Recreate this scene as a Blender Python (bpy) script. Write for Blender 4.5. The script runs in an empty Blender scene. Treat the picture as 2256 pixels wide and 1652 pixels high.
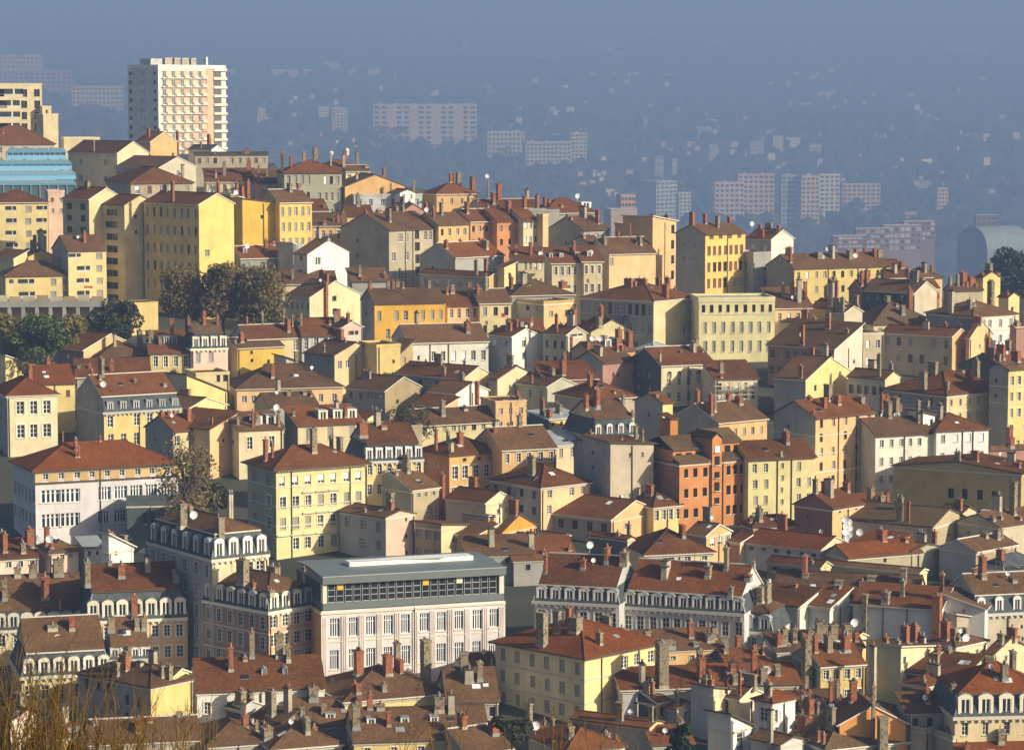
import bpy, math, random
from math import sin, cos, tan, radians as R_, pi, atan
C = bpy.context.scene.collection
RND = random.Random(7)

# ------------------------------------------------------------------ camera model used to survey the photograph
F = 6400.0                      # focal length in units of a 2256 px wide picture
PITCH = atan(626 / F)
CP, SP = cos(PITCH), sin(PITCH)
def zat(py, Y):
    v = (826 - py) / F
    return Y * (-SP + v * CP) / (CP + v * SP)
def unproj(px, py, Y):
    u, v = (px - 1128) / F, (826 - py) / F
    s = Y / (CP + v * SP)
    return (u * s, Y, (-SP + v * CP) * s)
def dist_of(yb):
    return 1.0 / (.000583 + 1.198e-6 * yb)
def sm(a, b, x):
    t = min(1, max(0, (x - a) / (b - a)))
    return t * t * (3 - 2 * t)
def ground_z(X, Y):
    px = 1128 + F * X / max(Y, 60)
    if Y < 345:
        near = -2 - .2795 * max(Y, 0) if Y < 330 else -94.2 + (Y - 330) * .05
        return near - 0.9
    hill = min(-130.4 + .1073 * Y, -28)
    ridge = 1450 - 560 * sm(300, 800, px) - 160 * sm(800, 1600, px) - 55 * sm(1650, 2050, px)
    over = max(0, Y - ridge - 60)
    hill -= over * .30
    far = -625 + .052 * Y + 161 * min(1, max(0, (1500 - px) / 1300))
    far = min(far, 560 + 18 * sin(X / 900.0) + 10 * sin(X / 370.0 + 1))
    far += 5 * sin(X / 130.0 + Y / 310.0) + 4 * sin(Y / 140.0 - X / 210.0)
    if Y > 6200: return far
    k = sm(1600, 6200, Y)
    return max(hill, -330) * (1 - k) + far * k if Y > 1600 else max(hill, -330)

# ------------------------------------------------------------------ materials
MATS = {}
def newmat(name):
    m = bpy.data.materials.new(name); m.use_nodes = True
    nt = m.node_tree; b = nt.nodes['Principled BSDF']
    return m, nt, b
def plaster(name, col, rough=.9, amt=.22, sc=.3, fine=1.6, streak=True):
    if name in MATS: return MATS[name]
    m, nt, b = newmat(name); N, L = nt.nodes, nt.links
    tc = N.new('ShaderNodeTexCoord'); oi = N.new('ShaderNodeObjectInfo')
    add = N.new('ShaderNodeVectorMath'); add.operation = 'ADD'
    L.new(tc.outputs['Object'], add.inputs[0]); L.new(oi.outputs['Location'], add.inputs[1])
    n1 = N.new('ShaderNodeTexNoise'); n1.inputs['Scale'].default_value = sc; n1.inputs['Detail'].default_value = 5
    L.new(add.outputs[0], n1.inputs['Vector'])
    mp = N.new('ShaderNodeMapping'); mp.inputs['Scale'].default_value = (1, 1, .12) if streak else (1, 1, 1)
    L.new(add.outputs[0], mp.inputs['Vector'])
    n2 = N.new('ShaderNodeTexNoise'); n2.inputs['Scale'].default_value = fine; n2.inputs['Detail'].default_value = 3
    L.new(mp.outputs[0], n2.inputs['Vector'])
    mx = N.new('ShaderNodeMath'); mx.operation = 'MULTIPLY_ADD'; mx.inputs[1].default_value = .28
    h = N.new('ShaderNodeMath'); h.operation = 'MULTIPLY'; h.inputs[1].default_value = .72
    L.new(n1.outputs['Fac'], h.inputs[0]); L.new(n2.outputs['Fac'], mx.inputs[0]); L.new(h.outputs[0], mx.inputs[2])
    cr = N.new('ShaderNodeValToRGB'); e = cr.color_ramp.elements
    e[0].position = .30; e[1].position = .66
    e[0].color = tuple(c * (1 - amt) for c in col) + (1,)
    e[1].color = tuple(min(.95, c * (1 + amt * .45)) for c in col) + (1,)
    L.new(mx.outputs[0], cr.inputs['Fac'])
    hs = N.new('ShaderNodeHueSaturation'); mr = N.new('ShaderNodeMapRange'); mr.inputs['To Min'].default_value = .84; mr.inputs['To Max'].default_value = 1.05
    ms = N.new('ShaderNodeMapRange'); ms.inputs['To Min'].default_value = 1.02; ms.inputs['To Max'].default_value = .86
    L.new(oi.outputs['Random'], mr.inputs['Value']); L.new(mr.outputs[0], hs.inputs['Value']); L.new(oi.outputs['Random'], ms.inputs['Value']); L.new(ms.outputs[0], hs.inputs['Saturation'])
    L.new(cr.outputs['Color'], hs.inputs['Color']); L.new(hs.outputs['Color'], b.inputs['Base Color'])
    b.inputs['Roughness'].default_value = rough; b.inputs['Specular IOR Level'].default_value = .15
    MATS[name] = m
    return m
def plain(name, col, rough=.6, metal=0, spec=.3):
    if name in MATS: return MATS[name]
    m, nt, b = newmat(name)
    N, L = nt.nodes, nt.links
    oi = N.new('ShaderNodeObjectInfo'); mr = N.new('ShaderNodeMapRange')
    mr.inputs['To Min'].default_value = .82; mr.inputs['To Max'].default_value = 1.1
    L.new(oi.outputs['Random'], mr.inputs['Value'])
    mu = N.new('ShaderNodeMix'); mu.data_type = 'RGBA'; mu.blend_type = 'MULTIPLY'; mu.inputs['Factor'].default_value = 1
    mu.inputs['A'].default_value = tuple(col) + (1,); L.new(mr.outputs[0], mu.inputs['B'])
    L.new(mu.outputs['Result'], b.inputs['Base Color'])
    b.inputs['Roughness'].default_value = rough; b.inputs['Metallic'].default_value = metal
    b.inputs['Specular IOR Level'].default_value = spec
    MATS[name] = m
    return m
def tilemat(name, c1, c2, rough=.85):
    """roman tile: courses running down the slope, patches of newer and older tiles"""
    if name in MATS: return MATS[name]
    m, nt, b = newmat(name); N, L = nt.nodes, nt.links
    tc = N.new('ShaderNodeTexCoord'); oi = N.new('ShaderNodeObjectInfo')
    add = N.new('ShaderNodeVectorMath'); add.operation = 'ADD'
    L.new(tc.outputs['Object'], add.inputs[0]); L.new(oi.outputs['Location'], add.inputs[1])
    n1 = N.new('ShaderNodeTexNoise'); n1.inputs['Scale'].default_value = .22; n1.inputs['Detail'].default_value = 6; n1.inputs['Roughness'].default_value = .65
    n2 = N.new('ShaderNodeTexNoise'); n2.inputs['Scale'].default_value = 3.5; n2.inputs['Detail'].default_value = 2
    n3 = N.new('ShaderNodeTexVoronoi'); n3.inputs['Scale'].default_value = 2.4
    for n in (n1, n2, n3): L.new(add.outputs[0], n.inputs['Vector'])
    a = N.new('ShaderNodeMath'); a.operation = 'MULTIPLY_ADD'; a.inputs[1].default_value = .45
    h = N.new('ShaderNodeMath'); h.operation = 'MULTIPLY'; h.inputs[1].default_value = .55
    L.new(n1.outputs['Fac'], h.inputs[0]); L.new(n2.outputs['Fac'], a.inputs[0]); L.new(h.outputs[0], a.inputs[2])
    rr = N.new('ShaderNodeMath'); rr.operation = 'MULTIPLY_ADD'; rr.inputs[1].default_value = .16; L.new(oi.outputs['Random'], rr.inputs[0]); 
    L.new(a.outputs[0], rr.inputs[2])
    cr = N.new('ShaderNodeValToRGB'); e = cr.color_ramp.elements
    e[0].position = .40; e[1].position = .74; e[0].color = tuple(c1) + (1,); e[1].color = tuple(c2) + (1,)
    L.new(rr.outputs[0], cr.inputs['Fac'])
    mu = N.new('ShaderNodeMix'); mu.data_type = 'RGBA'; mu.blend_type = 'MULTIPLY'; mu.inputs['Factor'].default_value = .35
    L.new(cr.outputs['Color'], mu.inputs['A']); L.new(n3.outputs['Color'], mu.inputs['B'])
    sat = N.new('ShaderNodeRGBToBW'); L.new(n3.outputs['Color'], sat.inputs[0]); L.new(sat.outputs[0], mu.inputs['B'])
    L.new(mu.outputs['Result'], b.inputs['Base Color'])
    bp = N.new('ShaderNodeBump'); bp.inputs['Strength'].default_value = .5; bp.inputs['Distance'].default_value = .12
    L.new(n2.outputs['Fac'], bp.inputs['Height']); L.new(bp.outputs[0], b.inputs['Normal'])
    b.inputs['Roughness'].default_value = .95 if rough > .8 else rough; b.inputs['Specular IOR Level'].default_value = .03
    MATS[name] = m
    return m
def stonemat(name, c1, c2, sc=1.6):
    if name in MATS: return MATS[name]
    m, nt, b = newmat(name); N, L = nt.nodes, nt.links
    tc = N.new('ShaderNodeTexCoord')
    v = N.new('ShaderNodeTexVoronoi'); v.inputs['Scale'].default_value = sc
    n = N.new('ShaderNodeTexNoise'); n.inputs['Scale'].default_value = sc * .5; n.inputs['Detail'].default_value = 4
    L.new(tc.outputs['Object'], v.inputs['Vector']); L.new(tc.outputs['Object'], n.inputs['Vector'])
    bw = N.new('ShaderNodeRGBToBW'); L.new(v.outputs['Color'], bw.inputs[0])
    a = N.new('ShaderNodeMath'); a.operation = 'ADD'; L.new(bw.outputs[0], a.inputs[0]); L.new(n.outputs['Fac'], a.inputs[1])
    cr = N.new('ShaderNodeValToRGB'); e = cr.color_ramp.elements; e[0].position = .55; e[1].position = 1.35 / 1.4
    e[0].color = tuple(c1) + (1,); e[1].color = tuple(c2) + (1,)
    L.new(a.outputs[0], cr.inputs['Fac']); L.new(cr.outputs['Color'], b.inputs['Base Color'])
    b.inputs['Roughness'].default_value = .95; b.inputs['Specular IOR Level'].default_value = .1
    MATS[name] = m
    return m
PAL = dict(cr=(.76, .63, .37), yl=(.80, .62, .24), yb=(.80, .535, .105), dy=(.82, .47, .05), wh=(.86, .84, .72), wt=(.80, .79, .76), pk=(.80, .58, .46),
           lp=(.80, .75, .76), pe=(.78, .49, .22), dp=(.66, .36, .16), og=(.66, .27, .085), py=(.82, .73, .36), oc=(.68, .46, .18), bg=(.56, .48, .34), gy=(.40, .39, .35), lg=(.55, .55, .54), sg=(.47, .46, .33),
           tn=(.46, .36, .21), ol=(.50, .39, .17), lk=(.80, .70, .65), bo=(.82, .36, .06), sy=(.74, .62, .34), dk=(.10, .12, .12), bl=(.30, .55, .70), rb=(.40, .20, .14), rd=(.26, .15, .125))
def wallmat(k): return plaster('plaster_' + k, PAL[k])
def roofmat(k):
    return {'r': lambda: tilemat('tile_red', (.095, .041, .017), (.25, .10, .038)),
            'q': lambda: tilemat('tile_brown', (.10, .058, .03), (.235, .125, .06)),
            'u': lambda: tilemat('tile_terracotta', (.115, .046, .018), (.28, .105, .036)),
            'o': lambda: tilemat('tile_orange', (.16, .052, .017), (.32, .10, .028)),
            't': lambda: tilemat('tile_tan', (.11, .072, .035), (.20, .13, .065)),
            'g': lambda: tilemat('tile_moss', (.055, .055, .032), (.11, .105, .06)),
            's': lambda: tilemat('slate', (.07, .085, .09), (.12, .14, .145), .55),
            'z': lambda: plaster('zinc', (.36, .40, .40), .45, .3),
            'b': lambda: plain('blue_metal', (.22, .50, .75), .4)}[k]()
M_white = plain('white_paint', (.80, .79, .76), .5)
M_glass = plain('window_glass', (.022, .026, .03), .12, 0, .5)
M_glass2 = plain('window_glass_curtain', (.16, .15, .13), .3, 0, .4)
M_shut = plain('grey_shutter', (.34, .33, .29), .7)
M_shutb = plain('brown_shutter', (.20, .09, .06), .7)
M_blind = plain('white_blind', (.78, .80, .84), .6)
M_sill = plain('stone_sill', (.66, .60, .48), .8)
M_cream = plain('cream_stone', (.82, .76, .60), .8)
M_greyst = plain('grey_stone', (.58, .57, .53), .8)
M_pipe = plain('drain_pipe', (.10, .075, .055), .5)
M_zinc = plain('zinc_flashing', (.30, .33, .33), .45)
M_fas = plain('pale_fascia', (.70, .67, .60), .7)
M_fasd = plain('dark_fascia', (.12, .08, .06), .8)
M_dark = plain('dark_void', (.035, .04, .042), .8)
M_brick = stonemat('chimney_brick', (.17, .068, .037), (.34, .132, .064), 3)
M_stone = stonemat('chimney_stone', (.085, .07, .05), (.30, .245, .165), 3.4)
M_rend = plaster('chimney_render', (.48, .42, .31), .9, .4, .6, 3)
M_pot = plain('chimney_pot', (.36, .17, .09), .8)
M_soot = plain('sooty_cap', (.08, .07, .06), .9)
M_blue = roofmat('b')
M_steel = plain('grey_steel', (.55, .57, .6), .4, .3)
M_awn = plain('terracotta_panel', (.68, .40, .27), .7)
M_ocp = plain('ochre_panel', (.78, .54, .34), .7)

# ------------------------------------------------------------------ mesh helpers
class MB:
    def __init__(s): s.v = []; s.f = []; s.m = []; s.mats = []
    def mi(s, mat):
        if mat not in s.mats: s.mats.append(mat)
        return s.mats.index(mat)
    def poly(s, pts, mat):
        b = len(s.v); s.v += [tuple(p) for p in pts]; s.f.append(tuple(range(b, b + len(pts)))); s.m.append(s.mi(mat))
    def box(s, a, b, mat, skip=''):
        x0, y0, z0 = a; x1, y1, z1 = b
        k = len(s.v); s.v += [(x0, y0, z0), (x1, y0, z0), (x1, y1, z0), (x0, y1, z0), (x0, y0, z1), (x1, y0, z1), (x1, y1, z1), (x0, y1, z1)]
        i = s.mi(mat)
        for n, q in (('b', (0, 3, 2, 1)), ('t', (4, 5, 6, 7)), ('f', (0, 1, 5, 4)), ('r', (1, 2, 6, 5)), ('k', (2, 3, 7, 6)), ('l', (3, 0, 4, 7))):
            if n in skip: continue
            s.f.append(tuple(k + j for j in q)); s.m.append(i)
    def cyl(s, c, r, z0, z1, mat, n=7, r2=None):
        r2 = r if r2 is None else r2
        k = len(s.v); i = s.mi(mat)
        for j in range(n):
            a = 2 * pi * j / n
            s.v.append((c[0] + r * cos(a), c[1] + r * sin(a), z0)); s.v.append((c[0] + r2 * cos(a), c[1] + r2 * sin(a), z1))
        for j in range(n):
            q = (j + 1) % n
            s.f.append((k + 2 * j, k + 2 * q, k + 2 * q + 1, k + 2 * j + 1)); s.m.append(i)
        s.f.append(tuple(k + 2 * j + 1 for j in range(n))); s.m.append(i)
    def tube(s, pts, rad, mat, n=4):
        """tapered tube through points, rad list"""
        from mathutils import Vector
        k = len(s.v); i = s.mi(mat); P = [Vector(p) for p in pts]
        for j, p in enumerate(P):
            t = (P[min(j + 1, len(P) - 1)] - P[max(j - 1, 0)]).normalized()
            a = t.cross(Vector((0, 1, 0)) if abs(t.y) < .9 else Vector((1, 0, 0))).normalized(); b = t.cross(a)
            for q in range(n):
                w = 2 * pi * q / n; s.v.append(tuple(p + (a * cos(w) + b * sin(w)) * rad[j]))
        for j in range(len(P) - 1):
            for q in range(n):
                r = (q + 1) % n
                s.f.append((k + j * n + q, k + j * n + r, k + (j + 1) * n + r, k + (j + 1) * n + q)); s.m.append(i)
    def solid(s, polys, t, mtop, mside):
        """roof slab: list of polygons of 3-D points (top surface), thickened downwards"""
        idx = {}; edges = {}
        key = lambda p: tuple(round(c, 3) for c in p)
        for P in polys:
            s.poly([(x, y, z + t) for x, y, z in P], mtop)
            s.poly([(x, y, z) for x, y, z in reversed(P)], mside)
            for a, b in zip(P, P[1:] + P[:1]):
                e = (key(a), key(b)); r = (e[1], e[0])
                if r in edges: del edges[r]
                else: edges[e] = (a, b)
        for a, b in edges.values():
            s.poly([a, b, (b[0], b[1], b[2] + t), (a[0], a[1], a[2] + t)], mside)
    def mesh(s, name):
        me = bpy.data.meshes.new(name); me.from_pydata(s.v, [], s.f)
        for m in s.mats: me.materials.append(m)
        me.polygons.foreach_set('material_index', s.m); me.update()
        return me
    def build(s, name, parent=None):
        o = bpy.data.objects.new(name, s.mesh(name)); C.objects.link(o); o.parent = parent
        return o
def inst(name, me, parent, loc=(0, 0, 0), rz=0, scale=(1, 1, 1)):
    o = bpy.data.objects.new(name, me); C.objects.link(o); o.parent = parent
    o.location = loc; o.rotation_euler = (0, 0, rz); o.scale = scale
    return o
def tag(o, label, cat, group=None, kind=None):
    if label: o['label'] = label
    if cat: o['category'] = cat
    if group: o['group'] = group
    if kind: o['kind'] = kind
    return o
def empty(name, loc=(0, 0, 0), rz=0):
    o = bpy.data.objects.new(name, None); C.objects.link(o); o.location = loc; o.rotation_euler = (0, 0, rz); o.empty_display_size = 2
    return o

# ------------------------------------------------------------------ window units: 1 x 1 in x,z, facing -y, outer face at y = 0
def frame_mb(mb, fr, bars=(.5,), rails=(.36, .68), tx=.10, tz=.055):
    mb.box((0, 0, 0), (tx, .07, 1), fr); mb.box((1 - tx, 0, 0), (1, .07, 1), fr)
    mb.box((tx, 0, 0), (1 - tx, .07, tz), fr); mb.box((tx, 0, 1 - tz), (1 - tx, .07, 1), fr)
    for b in bars: mb.box((b - .05, .005, tz), (b + .05, .06, 1 - tz), fr)
    for r in rails:
        xs = [tx] + [v for b in bars for v in (b - .05, b + .05)] + [1 - tx]
        for a, c in zip(xs[::2], xs[1::2]): mb.box((a, .015, r - .018), (c, .05, r + .018), fr)
def pane_mb(mb, g=None): mb.poly([(0, .04, 0), (1, .04, 0), (1, .04, 1), (0, .04, 1)], g or M_glass)
def sill_mb(mb, m=None): mb.box((-.08, -.32, -.055), (1.08, .0, -.002), m or M_sill)
def lintel_mb(mb, m=None):
    m = m or M_cream
    mb.box((-.16, -.27, 0), (-.005, -.19, 1.0), m); mb.box((1.005, -.27, 0), (1.16, -.19, 1.0), m); mb.box((-.16, -.27, 1.003), (1.16, -.18, 1.11), m)
def unit(fn, name):
    mb = MB(); fn(mb); return mb.mesh(name)
def U(kind):
    def f(mb):
        if kind == 'f': frame_mb(mb, M_white); pane_mb(mb); sill_mb(mb)
        if kind == 'F': frame_mb(mb, M_white); pane_mb(mb); sill_mb(mb, M_cream); lintel_mb(mb)
        if kind == 'G': frame_mb(mb, M_white); pane_mb(mb); sill_mb(mb, M_greyst); lintel_mb(mb, M_greyst)
        if kind == 'c': frame_mb(mb, M_white); pane_mb(mb, M_glass2); sill_mb(mb)
        if kind == 'd': pane_mb(mb); mb.box((.46, .0, 0), (.54, .03, 1), M_shutb); sill_mb(mb)
        if kind == 'w': pane_mb(mb); mb.box((-.06, -.34, -.05), (1.06, -.0, -.002), M_white)
        if kind == 'g': mb.box((0, -.03, 0), (.49, .03, 1), M_shut); mb.box((.51, -.03, 0), (1, .03, 1), M_shut); pane_mb(mb); sill_mb(mb)
        if kind == 'b': mb.box((0, -.03, 0), (.49, .03, 1), M_shutb); mb.box((.51, -.03, 0), (1, .03, 1), M_shutb); pane_mb(mb); sill_mb(mb)
        if kind == 's': mb.box((.02, -.05, .02), (.98, .02, 1), M_blind); pane_mb(mb); sill_mb(mb)
        if kind == 'h': mb.box((.02, -.05, .45), (.98, -.005, 1), M_blind); frame_mb(mb, M_white, rails=(.25,)); pane_mb(mb); sill_mb(mb)
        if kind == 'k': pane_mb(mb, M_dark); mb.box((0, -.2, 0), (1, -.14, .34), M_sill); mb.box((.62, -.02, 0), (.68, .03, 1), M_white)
        if kind == 'S': frame_mb(mb, M_blind, bars=(.27, .5, .73), rails=(.74,), tx=.07, tz=.035); pane_mb(mb); sill_mb(mb, M_cream)
        if kind == 'T': frame_mb(mb, M_steel, bars=(), rails=(.33, .66), tx=.05, tz=.03); pane_mb(mb)
        if kind == 'A':
            frame_mb(mb, M_white); pane_mb(mb); sill_mb(mb, M_white)
            for i in range(6):
                a0, a1 = pi * i / 6, pi * (i + 1) / 6
                q = lambda a, r: (.5 + r * cos(a), 1 + .55 * r * sin(a))
                p = [q(a0, .5), q(a1, .5), q(a1, .66), q(a0, .66)]
                mb.poly([(x, -.26, z) for x, z in p], M_white)
                mb.poly([(.5, -.225, 1), (q(a0, .5)[0], -.225, q(a0, .5)[1]), (q(a1, .5)[0], -.225, q(a1, .5)[1])], M_glass)
    return unit(f, 'window')
UW = {k: U(k) for k in 'fFGcdwgbshkSTA'}
def sub(fn, n): return unit(fn, n)
S_frame = sub(lambda m: frame_mb(m, M_white), 'frame')
S_pane = sub(lambda m: pane_mb(m), 'pane')
S_sill = sub(lambda m: sill_mb(m), 'sill')
S_sillc = sub(lambda m: sill_mb(m, M_cream), 'sill')
S_sur = sub(lambda m: lintel_mb(m), 'surround')
S_surg = sub(lambda m: lintel_mb(m, M_greyst), 'surround')
S_sframe = sub(lambda m: frame_mb(m, M_blind, bars=(.27, .5, .73), rails=(.74,), tx=.07, tz=.035), 'frame')
def _sh(m): m.box((0, -.03, 0), (.49, .03, 1), M_shut); m.box((.51, -.03, 0), (1, .03, 1), M_shut)
S_shut = sub(_sh, 'shutter')
S_blind = sub(lambda m: m.box((.02, -.05, .30), (.98, -.005, 1), M_blind), 'blind')
def put_window(kind, parent, loc, rz, w, h, near):
    if near and kind in 'fFGcghsS':
        o = inst('window', S_pane, parent, loc, rz, (w, 1, h))
        inst('frame', S_sframe if kind == 'S' else S_frame, o)
        inst('sill', S_sillc if kind in 'FS' else S_sill, o)
        if kind == 'F': inst('surround', S_sur, o)
        if kind == 'G': inst('surround', S_surg, o)
        if kind == 'g': inst('shutter', S_shut, o)
        if kind in 'sh': inst('blind', S_blind, o)
        return o
    return inst('window', UW[kind], parent, loc, rz, (w, 1, h))
def dormer_mesh(sur, style):
    mb = MB()
    top = [(0, .80), (.0, .80)]
    if style == 'a': arc = [(1.06, .80), (.92, .92), (.70, .985), (.5, 1.0), (.30, .985), (.08, .92), (-.06, .80)]
    elif style == 'p': arc = [(1.08, .80), (.5, 1.0), (-.08, .80)]
    else: arc = [(1.06, .90), (-.06, .96)]
    sx = .17
    ins = [(sx, .08), (1 - sx, .08), (1 - sx, .74), (sx, .74)]
    out = [(0, 0), (1, 0)] + arc
    f = 0.0
    mb.poly([(0, f, 0), (1, f, 0), (1 - sx, f, .08), (sx, f, .08)], sur)
    mb.poly([(1, f, 0), (1, f, .8), (1 - sx, f, .74), (1 - sx, f, .08)], sur)
    mb.poly([(0, f, .8), (0, f, 0), (sx, f, .08), (sx, f, .74)], sur)
    mb.poly([(1, f, .8)] + [(x, f - .03, z) for x, z in arc] + [(0, f, .8), (sx, f, .74), (1 - sx, f, .74)], sur)
    mb.poly([(sx, .12, .08), (1 - sx, .12, .08), (1 - sx, .12, .74), (sx, .12, .74)], M_glass)
    for a, b in zip(ins, ins[1:] + ins[:1]): mb.poly([(a[0], f, a[1]), (b[0], f, b[1]), (b[0], .12, b[1]), (a[0], .12, a[1])], sur)
    mb.box((.46, .08, .08), (.54, .118, .74), M_white); mb.box((sx, .085, .08), (sx + .07, .118, .74), M_white); mb.box((1 - sx - .07, .085, .08), (1 - sx, .118, .74), M_white)
    for a, b in zip(arc, arc[1:]): mb.poly([(a[0], -.1, a[1] + .01), (b[0], -.1, b[1] + .01), (b[0], 2.2, b[1] + .01), (a[0], 2.2, a[1] + .01)], M_zinc)
    mb.poly([(0, 0, 0), (0, 2.2, 0), (0, 2.2, .8), (0, 0, .8)], M_zinc); mb.poly([(1, 0, 0), (1, 2.2, 0), (1, 2.2, .8), (1, 0, .8)], M_zinc)
    return mb.mesh('dormer')
DM = {(s, t): dormer_mesh({'c': M_cream, 'g': M_greyst, 'w': M_white, 's': M_zinc}[s], t) for s in 'cgws' for t in 'apf'}
def dish_mesh():
    mb = MB(); n = 10
    for i in range(n):
        a, b = 2 * pi * i / n, 2 * pi * (i + 1) / n
        p = lambda t, r, y: (r * cos(t), y, r * sin(t))
        mb.poly([(0, .12, 0), p(a, .3, .05), p(b, .3, .05)], M_blind); mb.poly([p(a, .3, .05), p(a, .5, -.06), p(b, .5, -.06), p(b, .3, .05)], M_blind)
    mb.box((-.03, .12, -1.1), (.03, .18, .1), M_steel)
    return mb.mesh('satellite_dish')
DISH = dish_mesh()
def aerial_mesh():
    mb = MB(); mb.box((-.025, -.025, 0), (.025, .025, 3.2), M_pipe)
    for z, w in ((3.1, .5), (2.8, .6), (2.3, .45)):
        mb.box((-w, -.02, z), (w, .02, z + .035), M_pipe)
    return mb.mesh('aerial')
AERIAL = aerial_mesh()
HAZE_D = 2.3e-4; HAZE_C = (.32, .485, .87)
SUN_AZ, SUN_EL, SUN_E, SUN_C, SKY_S, EXPO = 117, 24.5, 5.0, (1.0, .895, .68), .056, 0.66
# ------------------------------------------------------------------ one building
def facade(mb, P, S, width, z0, z1, ops, mat, rec=.22, nrm=None):
    """vertical wall from P along S with real openings and reveals; nrm = outward direction"""
    xs = sorted({0.0, width, *[o[0] for o in ops], *[o[0] + o[2] for o in ops]})
    zs = sorted({z0, z1, *[o[1] for o in ops], *[o[1] + o[3] for o in ops]})
    xs = [x for x in xs if 0 <= x <= width]; zs = [z for z in zs if z0 <= z <= z1]
    pt = lambda s, z, d=0: (P[0] + S[0] * s - nrm[0] * d, P[1] + S[1] * s - nrm[1] * d, z)
    for a, b in zip(xs, xs[1:]):
        if b - a < 1e-4: continue
        run = None
        for c, d in list(zip(zs, zs[1:])) + [(None, None)]:
            hole = c is None or any(o[0] - 1e-4 < (a + b) / 2 < o[0] + o[2] and o[1] < (c + d) / 2 < o[1] + o[3] for o in ops)
            if hole:
                if run: mb.poly([pt(a, run[0]), pt(b, run[0]), pt(b, run[1]), pt(a, run[1])], mat)
                run = None
            else: run = (run[0], d) if run else (c, d)
    for s, z, w, h in [o[:4] for o in ops]:
        for (a, za), (b, zb) in (((s, z), (s + w, z)), ((s + w, z), (s + w, z + h)), ((s + w, z + h), (s, z + h)), ((s, z + h), (s, z))):
            mb.poly([pt(a, za), pt(b, zb), pt(b, zb, rec), pt(a, za, rec)], mat)

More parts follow.
